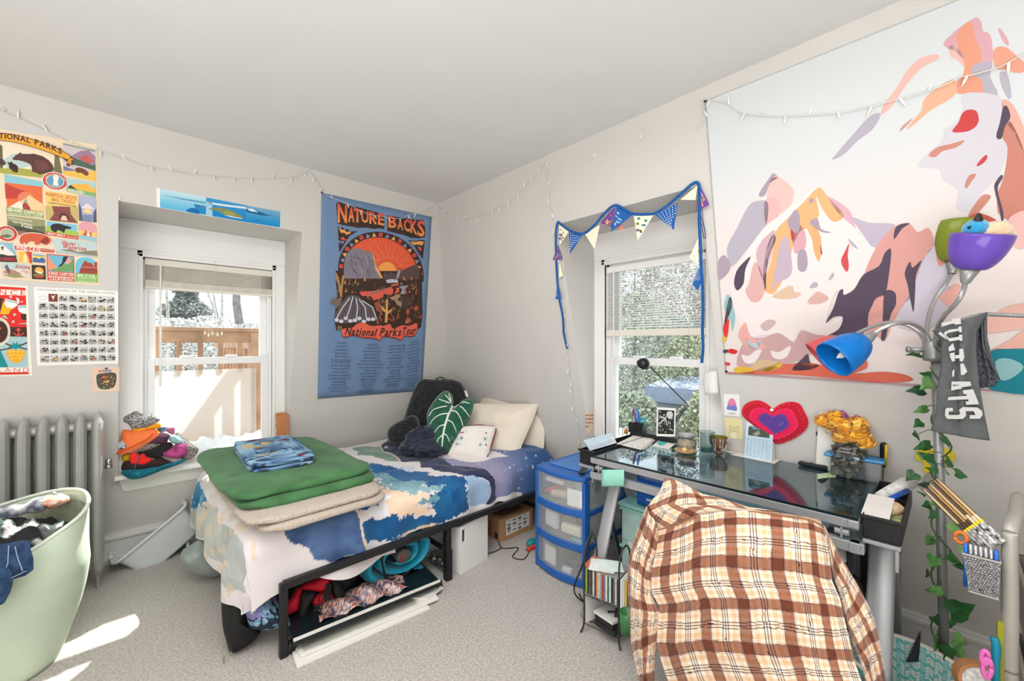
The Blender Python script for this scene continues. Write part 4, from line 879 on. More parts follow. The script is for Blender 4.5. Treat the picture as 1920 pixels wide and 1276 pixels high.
dv=thing('duvet','rumpled duvet printed with navy peaks, blue firs, a pale moon and a starry end','duvet',(1.4,2.7,.57))
gridmesh('cover',P,col,colmat('duvet_cloth',.8,.25,45,sheen=.15,spec=.3),dv)
tailP=np.array([[(2.235+.13*u-.03*v,2.03-.015*math.sin(u*5),.345-.1*v*(1-abs(2*u-1))-.02*v)for u in np.linspace(0,1,14)]for v in np.linspace(0,1,10)])
tc_=np.empty(tailP.shape);tc_[:]=(26,88,138);tc_[2,4]=tc_[5,7]=tc_[3,9]=(230,226,200)
gridmesh('sheet_corner',tailP,tc_,colmat('duvet_cloth'),dv)
LAV=mat('lavender_white_cotton',(222,215,216),.85,var=.02,sheen=.15)
MB().grid(lambda u,v:V((.66+.42*u,2.055-.02*math.sin(u*6)-.01*v,.325-(.075*math.sin(min(1,u*1.2)*2.6)+.01)*v)),20,8).build('loose_hem',LAV,dv,smooth=True)
# ------------------------------------------------------------------ soft pads: an outline on a slanted plane, blown up like a cushion
def pad(name,m,outline,o,n,th,parent=None,sm=4,rings=12,wr=.0,ws=6,seed=0,c=None,pw=2.2,back=1.0,colf=None,px_=True,sag=None):
    n=V(n).normalized()
    pts=spl2(outline,sm)if sm else list(outline)
    W=[onp(p,o,n)for p in pts]if px_ else[V(p)for p in pts]
    k=len(W);ctr=onp(c,o,n)if c else sum(W,V())/k
    rows=[]
    ks=[0.0]+[((i+1)/rings)**.6 for i in range(rings)]
    for sgn in(1,-1):
        rr=ks if sgn>0 else ks[::-1]
        for q_ in rr:
            row=[]
            for w_ in W:
                h=max(0,1-q_**pw)**.55;p=ctr.lerp(w_,q_)
                nz=wr*mnoise.noise(p*ws+V((seed,0,0)))*h if wr else 0
                row.append(p+n*((th/2*h+nz)*(1 if sgn>0 else-back)))
            rows.append(row)
    P=np.array([[tuple(p)for p in r_]for r_ in rows])
    return gridmesh(name,P,colf(P)if colf else None,m,parent,wrap=True)
toward=V((-FW[0],-FW[1],0))
CAN=mat('cream_pillowcase',(231,221,204),.85,var=.02,scale=6,sheen=.25,bump=.12,bscale=10)
o1=V((2.24,2.45,.6));n1_=V((-.92,-.32,.28))
t=thing('pillow','larger cream pillow standing against the wall behind the others','pillow',(2.3,2.5,.58));pad('pillowcase',CAN,[(905,746),(950,748),(1005,752),(1020,762),(1021,800),(1017,850),(990,872),(940,870),(900,850),(893,790)],V((2.42,2.35,.6)),(-.97,-.1,.22),.16,t,3,wr=.02)
t=thing('pillow','cream pillow slumped forward in front of the standing one','pillow',(2.1,2.5,.58));pad('pillowcase',CAN,[(884,758),(930,757),(1002,756),(1008,762),(998,790),(980,830),(966,861),(930,858),(880,862),(866,830),(872,790)],V((2.2,2.3,.6)),(-.8,-.35,.5),.17,t,3,wr=.025,ws=9)
# small embroidered cushion
t=thing('cushion','small white cushion embroidered with blue rosettes and edged in dark red','cushion',(1.95,2.35,.58))
oc,nc=V((1.93,2.38,.59)),V((-.62,-.62,.5)).normalized()
pad('cushion_cover',mat('white_linen',(232,226,219),.85,var=.02,bump=.15,bscale=120),[(868,799),(900,797),(927,799),(930,803),(922,830),(910,862),(880,858),(842,854),(840,850),(852,825),(862,803)],oc,nc,.1,t,2,pw=4)
A=Art(lambda p:onp(p,oc,nc)+nc*.0485,nc);zE=sc_(660,680,4.5575)
for cx,cy in((905,660),(985,660),(1100,665)):
    A.line(mp(zE,(cx-14,cy),(cx+14,cy)),.5,(120,130,140));A.line(mp(zE,(cx,cy-14),(cx,cy+14)),.5,(120,130,140))
    for k in range(4):
        a=k*1.571;c_=(cx+42*math.cos(a),cy+48*math.sin(a))
        for j in range(9):b=j*.698;A.poly(mp(zE,*[(c_[0]+17*math.cos(b)+3.4*math.cos(i*1.26),c_[1]+17*math.sin(b)+3.4*math.sin(i*1.26))for i in range(5)]),(110,178,186)if j%3 else(60,120,160))
        A.ell(zE(c_),1.7,1.7,(44,92,134)if cx>1000 else(90,110,130),9)
    for k in range(4):
        a=k*1.571+.785;A.poly(mp(zE,(cx+60*math.cos(a),cy+60*math.sin(a)),(cx+70*math.cos(a+.12),cy+70*math.sin(a+.12)),(cx+80*math.cos(a),cy+80*math.sin(a)),(cx+70*math.cos(a-.12),cy+70*math.sin(a-.12))),(150,60,80))
A.build('embroidery',t,colmat('embroidery_thread',.8))
MB().tube([onp(p,oc,nc)for p in((928,800),(930,805),(922,832),(911,860))],.006,6).tube([onp(p,oc,nc)for p in((868,798),(900,796),(927,799))],.004,6).build('piping',mat('dark_red_piping',(130,26,48),.7),t,smooth=True)
# leaf cushion
t=thing('leaf_cushion','green plush leaf-shaped cushion with white veins','cushion',(1.75,2.6,.59))
ol_,nl_=V((1.72,2.62,.6)),V((-.66,-.66,.36)).normalized()
LEAFO=[(828,851),(817,835),(812,815),(803,800),(800,780),(804,766),(818,745),(832,733),(842,734),(849,743),(848,758),(852,764),(862,757),(868,750),(880,746),(888,752),(887,766),(878,790),(868,808),(855,830),(842,845)]
pad('leaf_body',mat('green_plush',(22,94,66),.95,var=.08,scale=30,sheen=.6,rgb2=(14,70,50)),LEAFO,ol_,nl_,.13,t,3,c=(842,790),wr=.008)
VEIN=mat('white_vein_plush',(232,238,228),.9)
def dome(p):
    'height of the leaf face over its plane at a picture point'
    W=[onp(x,ol_,nl_)for x in spl2(LEAFO,3)];c_=onp((842,790),ol_,nl_);q_=onp(p,ol_,nl_);d=(q_-c_).length;a=(q_-c_).normalized()if d>1e-5 else V((1,0,0))
    r_=max(W,key=lambda w_:(w_-c_).normalized().dot(a));k=min(1,d/(r_-c_).length)
    return q_+nl_*(.065*max(0,1-k**2.2)**.55+.003)
def vein(pts,w0):
    P_=[dome(p)for p in pts];P_=spline(P_,4)
    MB().tube(P_,[w0*(1-.5*i/len(P_))for i in range(len(P_))],6).build('vein',VEIN,t,smooth=True)
vein([(849,763),(842,785),(834,815),(829,850)],.011)
for v_ in([(848,762),(835,765),(815,770),(806,782)],[(843,778),(828,780),(815,788),(808,797)],[(838,798),(826,802),(816,812)],[(832,818),(824,824),(820,832)],[(850,763),(866,765),(876,775),(881,782)],[(846,772),(858,775),(866,788),(869,800)],[(841,790),(851,795),(857,810)],[(834,815),(840,818),(845,830)],[(847,755),(842,748),(836,742)],[(847,757),(846,748),(842,740)],[(856,761),(870,756),(882,758)],[(845,758),(832,753),(824,750)]):vein(v_,.0055)
# corduroy reading pillow with arms
t=thing('backrest_pillow','black ribbed reading pillow with arms in the corner','pillow',(1.9,3.0,.58))
CORDU=mat('black_corduroy',(34,38,39),.9,var=.1,scale=25,sheen=.35,rgb2=(10,12,13))
ob,nb=V((1.98,3.02,.6)),V((-.6,-.72,.3)).normalized()
def ribbed(name,outline,o,n,th,c=None,rib=58):
    n=V(n).normalized();pts=spl2(outline,4);W=[onp(p,o,n)for p in pts];ctr=onp(c,o,n)if c else sum(W,V())/len(W);rows=[]
    ks=[i/26 for i in range(27)]
    for sgn in(1,-1):
        for q_ in(ks if sgn>0 else ks[::-1]):
            row=[]
            for w_ in W:
                h=max(0,1-q_**3.2)**.5;p=ctr.lerp(w_,q_);r_=.014*abs(math.sin(p.z*rib*2.1+.6*math.sin(p.x*7)))
                row.append(tuple(p+n*((th/2*h+r_)*sgn)))
            rows.append(row)
    return gridmesh(name,np.array(rows),None,CORDU,t,wrap=True)
ribbed('back',[(790,712),(815,712),(838,711),(858,714),(870,725),(882,755),(892,790),(888,830),(830,845),(770,838),(752,810),(762,770),(775,735)],ob,nb,.2)
ribbed('arm',[(758,785),(740,795),(729,805),(727,818),(733,829),(750,832),(772,828),(785,812),(786,790),(776,778)],V((1.72,2.98,.62)),(-.6,-.72,.25),.16)
ribbed('arm',[(872,790),(866,812),(872,830),(888,832),(900,815),(898,795),(886,785)],V((2.12,2.72,.62)),(-.6,-.72,.25),.14)
MB().tube(spline([onp(p,ob+V((0,0,0)),nb)for p in((814,716),(818,710),(826,707),(833,710),(836,716))],6),.010,8,flat=.5).build('carry_handle',CORDU,t,smooth=True)
MB().prism([onp(p,ob,nb)-nb*-.06 for p in((871,735),(875,734),(879,745),(875,747))],nb*.002).build('care_tag',mat('white_label',(230,230,228),.6),t)
# navy garment lump
t=thing('garment','crumpled navy garment between the reading pillow and the leaf cushion','garment',(1.68,2.75,.58))
NAVY=mat('navy_jersey',(38,46,66),.9,var=.1,scale=12,sheen=.2)
mb=MB()
for c_,r_,s2 in(((1.70,2.80,.66),(.13,.1,.09),1),((1.62,2.78,.62),(.11,.1,.06),2),((1.75,2.72,.70),(.09,.08,.08),3),((1.70,2.66,.62),(.14,.1,.06),4)):mb.ball(c_,r_,26,16,nz=.5,ns=2.6,seed=s2)
mb.build('fold',NAVY,t,smooth=True)
# folded fleece and the blue folded cloth
def slab(name,m,c,d,a=0,parent=None,nz=.006,ns=5,e=.28,seed=0,label=None,tilt=0,ez=.6):
    Rm=rz(a)@ry(tilt)
    sg=lambda v,p:math.copysign(abs(v)**p,v)
    def fn(u,v):
        A_=2*math.pi*u;B_=math.pi*(v-.5)
        p=V((sg(math.cos(A_),e)*sg(math.cos(B_),ez*.5),sg(math.sin(A_),e)*sg(math.cos(B_),ez*.5),sg(math.sin(B_),ez)))
        q_=V((p.x*d[0]/2,p.y*d[1]/2,p.z*d[2]/2));nzv=nz*mnoise.noise(V((q_.x*ns*2,q_.y*ns*2,seed+p.z*.6)))
        return V(c)+Rm@(q_+V((nzv*.6,nzv,nzv)))
    return MB().grid(fn,64,20,True).build(name,m,parent,smooth=True,label=label)
GRNF=mat('green_fleece',(70,120,72),.95,var=.07,scale=9,sheen=.12,bump=.25,bscale=26,rgb2=(54,98,58))
SHER=mat('beige_sherpa',(200,186,172),.95,var=.1,scale=160,bump=1,bscale=120,sheen=.1)
t=thing('folded_blanket','folded green fleece blanket with beige sherpa lining on the foot of the bed','blanket',(.68,2.6,.6))
slab('lining',SHER,(.715,2.47,.605),(.61,1.0,.05),2,t,.008);slab('lining',SHER,(.69,2.5,.640),(.64,1.02,.045),1,t,.006)
slab('fleece',GRNF,(.70,2.62,.676),(.66,1.05,.05),1,t,.007);slab('fleece',GRNF,(.68,2.68,.715),(.68,1.08,.05),1,t,.010,3)
t=thing('folded_cloth','blue folded quilted cloth with dark red leaves on the green blanket','cloth',(.65,2.75,.74))
def leafcol(P):
    x,y=P[...,0],P[...,1];z=P[...,2];c=np.empty(P.shape);c[:]=(98,140,176)
    n_=nfbm(x*26,y*60+z*40,4,4);c[n_>.54]=(140,176,198);c[n_<.42]=(58,98,140);c[n_<.34]=(28,48,82)
    q_=random.Random(3)
    for i in range(34):
        a,b=q_.uniform(.45,.86),q_.uniform(2.36,3.12);th=q_.uniform(-.5,.5);u=(x-a)*math.cos(th)+(y-b)*math.sin(th);v=-(x-a)*math.sin(th)+(y-b)*math.cos(th)
        c[(u/.036)**2+(v/.016)**2<1]=q_.choice([(76,40,64),(60,44,76),(196,176,120),(44,66,104),(90,44,60)])
    return c
Rm=rz(-3)
def fnq(u,v,z0,hh):
    A_=2*math.pi*u;B_=math.pi*(v-.5);sg=lambda q_,p:math.copysign(abs(q_)**p,q_)
    p=V((sg(math.cos(A_),.25)*sg(math.cos(B_),.3)*.16,sg(math.sin(A_),.25)*sg(math.cos(B_),.3)*.335,sg(math.sin(B_),.6)*hh/2));nz_=.012*mnoise.noise(V((p.x*9,p.y*16,z0*9)))
    return tuple(V((.655,2.735,z0))+Rm@(p+V((0,0,nz_))))
for z0,hh in((.752,.03),(.778,.032)):
    P_=np.array([[fnq(i/150,j/80,z0,hh)for i in range(150)]for j in range(81)]);gridmesh('fold',P_,leafcol(P_),colmat('quilted_cloth',.85,.4,60),t,wrap=True)
# ------------------------------------------------------------------ under the bed
BN=mat('black_nylon',(26,26,28),.7,var=.12,scale=10,bump=.3,bscale=18)
t=thing('garment_bag','black nylon bag with a metal zip pull slumped at the foot of the bed','bag',(.4,2.3,0))
zF=sc_(400,1040,6.38);ov,nv_=V((.36,2.30,0)),V((-.35,-.9,.3)).normalized()
pad('bag_body',BN,mp(zF,(110,200),(260,180),(420,300),(440,500),(430,860),(560,900),(540,960),(440,1060),(330,1130),(240,1172),(200,1110),(140,980),(105,800),(95,500)),V((.42,2.22,.06)),(-.25,-.9,.35),.16,t,3,wr=.03,ws=9)
MB().tube(spline([onp(p,V((.42,2.22,.06)),(-.25,-.9,.35))+toward*.02 for p in mp(zF,(150,280),(142,600),(165,850),(215,1050),(240,1120))],5),.003,5).build('zip',mat('dark_zip',(60,60,62),.4,.6),t)
MB().box(onp(zF((236,1130)),V((.42,2.22,.06)),(-.25,-.9,.35))+toward*.06,(.008,.004,.03)).build('zip_pull',mat('chrome',(200,200,200),.2,1),t,bevel=.002)
t=thing('floral_bag','navy bag printed with blue and yellow petals under the bed foot','bag',(.55,2.15,0))
def petals(P):
    x,z=P[...,0]*1.0+P[...,1]*.3,P[...,2];c=np.empty(P.shape);c[:]=(30,44,66);q_=random.Random(8)
    for i in range(15):
        a,b=q_.uniform(x.min(),x.max()),q_.uniform(z.min(),z.max())
        for ring_,r_ in((0,.010),(1,.024),(2,.038)):
            for k in range((1,6,9)[ring_]):
                th=k*6.283/(1,6,9)[ring_]+ring_+i;u0,v0=a+r_*ring_*.55*math.cos(th),b+r_*ring_*.55*math.sin(th)
                u=(x-u0)*math.cos(th)+(z-v0)*math.sin(th);v=-(x-u0)*math.sin(th)+(z-v0)*math.cos(th)
                c[(u/.0105)**2+(v/.0058)**2<1]=[(196,200,84),q_.choice([(122,150,204),(142,184,206),(140,130,190)]),q_.choice([(140,178,190),(108,150,176)])][ring_]
    return c
def fine_pad(name,m,outline,o,n,th,parent,colf,rings=60,c=None,wr=.02,ws=8):
    n=V(n).normalized();pts=spl2(outline,12);W=[onp(p,o,n)for p in pts];ctr=sum(W,V())/len(W);rows=[]
    for i in range(rings+1):
        q_=i/rings;h=max(0,1-q_**2.4)**.55
        rows.append([tuple(ctr.lerp(w_,q_)+n*(th/2*h+wr*mnoise.noise(ctr.lerp(w_,q_)*ws)*h))for w_ in W])
    rows.append([tuple(w_-n*th*.3)for w_ in W]);rows.append([tuple(ctr.lerp(w_,.6)-n*th*.5)for w_ in W]);rows.append([tuple(ctr-n*th*.5)for w_ in W])
    P_=np.array(rows);return gridmesh(name,P_,colf(P_),m,parent,wrap=True)
PB_=colmat('printed_bag_cloth',.8,.2,40)
fine_pad('bag_body',PB_,mp(zF,(360,600),(370,500),(400,450),(520,430),(620,420),(760,560),(860,700),(950,860),(940,910),(850,870),(720,885),(560,890),(440,860),(400,750)),V((.56,2.13,.08)),(-.25,-.9,.3),.14,t,petals)
MB().tube(spline([onp(p,V((.56,2.13,.08)),(-.25,-.9,.3))+toward*.06 for p in mp(zF,(600,420),(690,520),(790,660))],5),.012,6,flat=.4).build('strap',BN,t)
t=thing('backpack','red and black backpack with dangling buckled straps under the bed','backpack',(.85,2.25,.1))
zG=sc_(540,1020,6.38);REDC=mat('red_nylon',(214,16,44),.65,var=.08,scale=10,bump=.2,bscale=20)
ok,nk=V((.85,2.2,.16)),V((-.3,-.9,.3))
pad('pack_body',BN,mp(zG,(-30,830),(60,560),(160,400),(420,320),(560,220),(740,120),(860,180),(870,360),(760,560),(640,760),(560,900),(340,960),(160,920),(40,860)),V((.85,2.28,.14)),nk,.22,t,3,wr=.03)
pad('red_panel',REDC,mp(zG,(-40,850),(-30,740),(60,600),(120,520),(170,540),(140,720),(100,800)),V((.72,2.16,.16)),nk,.08,t,3);pad('red_panel',REDC,mp(zG,(160,540),(180,480),(330,420),(450,370),(500,400),(480,520),(420,560),(330,560)),V((.82,2.15,.16)),nk,.08,t,3,wr=.02,ws=14);pad('red_panel',REDC,mp(zG,(490,300),(560,240),(620,270),(650,360),(600,410),(520,440)),V((.92,2.14,.2)),nk,.05,t,3)
pad('red_panel',REDC,mp(zG,(690,200),(760,170),(815,220),(770,270),(715,305)),V((.98,2.15,.2)),nk,.04,t,2);pad('red_panel',REDC,mp(zG,(300,660),(350,600),(420,570),(510,580),(550,670),(440,710),(310,730)),V((.85,2.13,.14)),nk,.05,t,2)
pad('strap_pad',BN,mp(zG,(160,560),(330,560),(300,660),(250,760),(200,900),(130,880),(120,780),(140,660)),V((.78,2.12,.12)),nk,.07,t,3);pad('strap_pad',BN,mp(zG,(520,450),(600,420),(660,500),(710,640),(690,720),(600,860),(550,920),(530,760),(560,640)),V((.9,2.12,.12)),nk,.07,t,3)
WEB=mat('black_webbing',(36,36,37),.8,bump=.5,bscale=200)
def strap(f,pts,w_,off=.07):
    Q_=[onp(p,V((.85,2.09,.1)),nk)+V(nk)*0 for p in mp(f,*pts)]
    return MB().tube(spline(Q_,4),w_,6,flat=.14,up=nk).build('strap',WEB,t,smooth=True)
strap(zG,((400,740),(300,860),(210,990),(140,1100),(100,1210)),.022);strap(zG,((490,470),(470,600),(480,700),(490,800),(500,900)),.018)
for c_,w_ in(((145,1095),20),((490,800),13)):
    bc=zG(c_);MB().tube([onp((bc[0]+x,bc[1]+y),V((.85,2.075,.1)),nk)for x,y in((-9,-5),(8,1),(10,7),(-8,2),(-9,-5))]if w_>15 else[onp((bc[0]+x,bc[1]+y),V((.85,2.075,.1)),nk)for x,y in((-6,-6),(7,-7),(7,7),(-6,8),(-6,-6))],.003,6).build('buckle',mat('black_plastic',(24,24,25),.5),t)
MB().tube(spline([onp(p,V((.85,2.08,.1)),nk)for p in mp(zG,(370,700),(380,620),(410,595),(435,620),(400,680),(420,740),(400,775),(300,730))],4),.003,5).build('cord_loop',WEB,t)
# drawer lid on castors, boards, wrapped fabric
t=thing('rolling_tray','low black under-bed tray with castors','tray',(.95,2.1,0))
MB().hexa([(.56,2.0,.055),(1.29,1.945,.055),(1.35,2.5,.055),(.6,2.55,.055)],[(.56,2.0,.092),(1.29,1.945,.092),(1.35,2.5,.092),(.6,2.55,.092)]).build('tray_top',mat('dark_teal_black',(18,32,36),.35),t,bevel=.004)
MB().hexa([(.56,1.992,.083),(1.29,1.937,.083),(1.291,1.944,.083),(.561,1.999,.083)],[(.56,1.992,.095),(1.29,1.937,.095),(1.291,1.944,.095),(.561,1.999,.095)]).build('white_edge',mat('white_board',(234,232,228),.5),t)
for c_ in((1.315,1.99,.025),(.57,2.05,.025),(.62,2.5,.025),(1.33,2.46,.025)):
    MB().lathe([(0,-.012),(.02,-.012),(.025,-.006),(.025,.006),(.02,.012),(0,.012)],c_,14,rx(90)@ry(15)).box((c_[0],c_[1],.048),(.03,.02,.02)).build('castor',mat('black_plastic',(24,24,25),.5),t,smooth=False)
FOAM=mat('foam_board',(234,231,224),.6,var=.01,scale=4)
for i,(q4,z0,lb)in enumerate((([(.556,1.93),(1.19,1.882),(1.2,1.98),(.575,2.1)],.001,'white foam board lying lowest on the carpet'),([(.585,1.972),(1.258,1.905),(1.29,2.05),(.58,2.12)],.012,'white foam board on top of another board, its torn film folded back'),([(1.2,1.93),(1.325,1.96),(1.29,2.08),(1.1,2.06)],.0225,'small white board corner poking out by the castor'))):
    ob_=MB().hexa([(x,y,z0)for x,y in q4],[(x,y,z0+.009)for x,y in q4]).build('foam_board',FOAM,bevel=.001);tag(ob_,lb,'board','boards under the bed')
fl_=MB().grid(lambda u,v:V((.60+.55*u,1.985+.10*v-.045*u,.024+.035*v*(1-.6*u)+.006*fbm(u*9,v*4))),40,14).build('plastic_film',glassmat('clear_film',(226,228,224),.15,1.5),smooth=True);tag(fl_,'crinkled clear plastic film over the white boards','film')
def paisley(P):
    x,y=P[...,0],P[...,1];c=np.empty(P.shape);n_=nfbm(x*120,y*120,9,3);c[:]=(84,78,96);c[n_>.5]=(196,170,156);c[n_>.6]=(160,100,88);c[n_<.36]=(48,52,84);c[nfbm(x*70,y*90,3,2)>.76]=(206,92,60);return c
t=thing('wrapped_cloth','paisley cloth folded in clear plastic beside the backpack','cloth',(.9,2.08,.1))
Pg=np.array([[(.68+.44*u+.04*v,2.02+.18*v-.04*u,.098+.045*math.sin(math.pi*min(1,v*1.2))*math.sin(math.pi*u)+.012*math.sin(u*21+v*9))for u in np.linspace(0,1,90)]for v in np.linspace(0,1,40)])
gridmesh('paisley_cloth',Pg,paisley(Pg),colmat('glossy_wrapped_cloth',.25,.3,60,spec=.6),t)
# sleeping bag
t=thing('sleeping_bag','bright teal quilted sleeping bag rolled up under the bed','sleeping bag',(1.16,2.3,.09))
TEAL=mat('teal_ripstop',(14,148,178),.38,var=.06,scale=9,bump=.25,bscale=26,sheen=.2);c0=V((1.165,0,.205))
def spiral(a,r_):return V((c0.x+1.12*r_*math.cos(a),0,c0.z+.62*r_*math.sin(a)*1.1))
prof=[]
for i in range(150):
    a=-1.0-i/149*14.2;r_=.20-.150*i/149
    prof.append((a,r_))
def bagfn(u,v):
    i=min(148,int(u*149));f_=u*149-i;a=prof[i][0]*(1-f_)+prof[i+1][0]*f_;r_=prof[i][1]*(1-f_)+prof[i+1][1]*f_
    b=2*math.pi*v;th=.030*(.78+.22*abs(math.sin(a*3.2)))*(1.25-.3*u);dep=.21*(1 if abs(math.sin(b))else 1)
    yy=2.33+math.copysign(abs(math.sin(b))**.5,math.sin(b))*.22;ro=r_+th*math.cos(b)+.006*mnoise.noise(V((a*2,yy*12,v*4)))
    p=spiral(a,ro);return V((p.x,yy,max(p.z,.094)))
MB().grid(lambda u,v:bagfn(u,v),300,22).build('quilted_roll',TEAL,t,smooth=True)
MB().grid(lambda u,v:V((1.165+.042*math.cos(6.283*u),2.115+.25*v,.205+.032*math.sin(6.283*u))),16,4,True).ball((1.165,2.115,.205),(.046,.012,.036),14,8,nz=.3).build('grey_lining',mat('grey_lining',(104,104,98),.7,var=.1),t,smooth=True)
MB().box((1.143,2.1,.205),(.008,.006,.045)).build('red_pull',mat('red_tape',(200,40,50),.6),t);MB().box((1.335,2.12,.325),(.014,.01,.04)).build('red_label',mat('red_label',(206,70,84),.6),t)
MB().tube(spline([V((1.165+x,2.108,.2+z))for x,z in((-.12,.12),(-.135,.06),(-.125,-.02),(-.1,-.085),(-.02,-.1),(.04,-.085))],6),.006,6).build('dark_zip_edge',mat('dark_trim',(22,30,34),.6),t)
# bottle, white panels, carton and paper bag
t=thing('bottle','clear bottle with red and white filling lying behind the bed leg','bottle',(1.456,2.17,.03));rb=frame((0,0,1),(-.01,-1,0))
MB().lathe([(0,-.11),(.03,-.11),(.033,-.09),(.033,.06),(.018,.09),(.014,.11),(0,.112)],(1.452,2.18,.034),18,rb).build('bottle_glass',glassmat('thin_clear_glass',(228,236,236),.02,1.5),t,smooth=True)
mb=MB();q=random.Random(3)
for i in range(16):mb.ball((1.452+q.uniform(-.016,.016),2.2+q.uniform(-.02,.07),.034+q.uniform(-.014,.014)),.012,7,5,col=q.choice([(200,60,50),(236,232,226),(236,232,226),(90,90,92)]))
mb.build('filling',colmat('bottle_filling',.6),t,smooth=True)
WBX=mat('white_laminate',(238,237,234),.35,var=.01,scale=4)
t=thing('drawer_box','white drawer front with a slot handle standing on the carpet under the bed','panel',(1.6,2.07,0))
q0,q1=V((1.50,2.035,0)),V((1.748,2.075,0));dn=V((-.16,.98,0)).normalized()
hz=.29;w_=(q1-q0).length;ux=(q1-q0).normalized();mb=MB()
def pbox(a0,a1,z0,z1,d0,d1):mb.hexa([q0+ux*a0+dn*d0+V((0,0,z0)),q0+ux*a1+dn*d0+V((0,0,z0)),q0+ux*a1+dn*d1+V((0,0,z0)),q0+ux*a0+dn*d1+V((0,0,z0))],[q0+ux*a0+dn*d0+V((0,0,z1)),q0+ux*a1+dn*d0+V((0,0,z1)),q0+ux*a1+dn*d1+V((0,0,z1)),q0+ux*a0+dn*d1+V((0,0,z1))])
pbox(.045,w_,0,hz,0,.018);pbox(0,.015,0,hz,0,.018);pbox(.015,.045,0,.185,0,.018);pbox(.015,.045,.265,hz,0,.018);pbox(0,.012,0,hz-.01,.018,.12);pbox(0,w_,0,.01,.018,.1);pbox(w_-.012,w_,0,hz-.01,.018,.1)
mb.build('panel_board',WBX,t,bevel=.0015)
MB().hexa([q0+ux*.015+dn*.03+V((0,0,.18)),q0+ux*.045+dn*.03+V((0,0,.18)),q0+ux*.045+dn*.04+V((0,0,.18)),q0+ux*.015+dn*.04+V((0,0,.18))],[q0+ux*.015+dn*.03+V((0,0,.27)),q0+ux*.045+dn*.03+V((0,0,.27)),q0+ux*.045+dn*.04+V((0,0,.27)),q0+ux*.015+dn*.04+V((0,0,.27))]).build('slot_shadow_liner',mat('brown_liner',(92,74,66),.8),t)  # dark strip standing in for the shade inside the handle slot
t=MB().hexa([(1.3,2.42,0),(1.62,2.4,0),(1.62,2.42,0),(1.3,2.44,0)],[(1.3,2.42,.29),(1.62,2.4,.29),(1.62,2.42,.29),(1.3,2.44,.29)]).build('storage_board',WBX,bevel=.002);tag(t,'plain white panel standing further back under the bed behind the leg','panel')
KRAFT=mat('kraft_cardboard',(186,142,102),.8,var=.06,scale=10)
t=thing('carton','brown cardboard carton with a white shipping label under the bed','box',(2.1,2.28,0))
b4=[V((1.94,2.18,0)),V((2.265,2.168,0)),V((2.29,2.43,0)),V((1.965,2.44,0))];t4=[p+V((0,0,.158))for p in b4]
MB().hexa(b4,t4).build('carton_body',KRAFT,t,bevel=.002)
A=Art(lambda p:b4[0].lerp(b4[1],p[0])+V((0,0,.158*(1-p[1])))-V((0,.0008,0)),(0,-1,0));A.poly([(.19,.12),(.9,.1),(.9,.72),(.2,.82)],(232,232,232)).lay()
for i in range(16):x=.23+(i%4)*.16;A.poly([(x,.18+(i//4)*.15),(x+.1,.175+(i//4)*.15),(x+.1,.2+(i//4)*.15+.04*(i%3)),(x,.205+(i//4)*.15+.04*(i%3))],(110,110,112))
for i in range(9):A.poly([(.24+i*.009,.3),(.244+i*.009,.3),(.244+i*.009,.72),(.24+i*.009,.72)],(60,60,62))
A.build('shipping_label',t)
A=Art(lambda p:b4[3].lerp(b4[0],p[0])+V((0,0,.158*(1-p[1])))-V((.0008,0,0)),(-1,0,0))
for i in range(5):A.ell((.25+.13*(i%2),.25+.14*i),.05,.05,(150,74,60),8)
A.text('HANDLE',(.62,.9),(.62,.25),.14,(110,66,56),upv=(-1,0));A.poly([(.8,.62),(.95,.62),(.95,.9),(.8,.9)],(70,60,52));A.build('side_print',t)
MB().hexa([t4[0]+V((.1,.1,.0005)),t4[1]+V((0,.1,.0005)),t4[1]+V((0,.14,.0005)),t4[0]+V((.1,.14,.0005))],[t4[0]+V((.1,.1,.001)),t4[1]+V((0,.1,.001)),t4[1]+V((0,.14,.001)),t4[0]+V((.1,.14,.001))]).build('packing_tape',mat('brown_tape',(172,128,90),.3),t)
t=thing('paper_bag','crumpled brown paper bag with twisted handles on the carton','bag',(2.1,2.35,.16));PAPB=mat('brown_paper',(168,136,108),.85,var=.08,bump=.5,bscale=25)
MB().grid(lambda u,v:V((1.86+.3*u,2.26+.2*v,.17+.05*(1-u)+.05*math.sin(math.pi*v)*(.6+.4*fbm(u*4,v*4)))),20,14).build('bag_sheet',PAPB,t,solid=.001)
for k in range(2):MB().tube(spline([V((2.06+k*.02,2.22,.21)),V((2.13,2.2,.255)),V((2.19+k*.02,2.2,.26)),V((2.2+k*.025,2.22,.22)),V((2.12,2.24,.19))],6),.003,6).build('handle',mat('paper_cord',(196,160,112),.8),t)
t=thing('cable_bundle','looped brown cable bundle lying on the carton','cable',(2.08,2.25,.16));mb=MB()
for k in range(4):mb.tube(spline([V((2.2,2.21+k*.012,.166+k*.003)),V((2.08,2.2+k*.014,.17+k*.004)),V((2.0-k*.012,2.215+k*.012,.166+k*.004)),V((2.02,2.25+k*.012,.168)),V((2.2,2.265+k*.006,.168))],6),.004,6)
mb.build('cable_loop',mat('brown_cable',(76,52,44),.6),t,smooth=True)
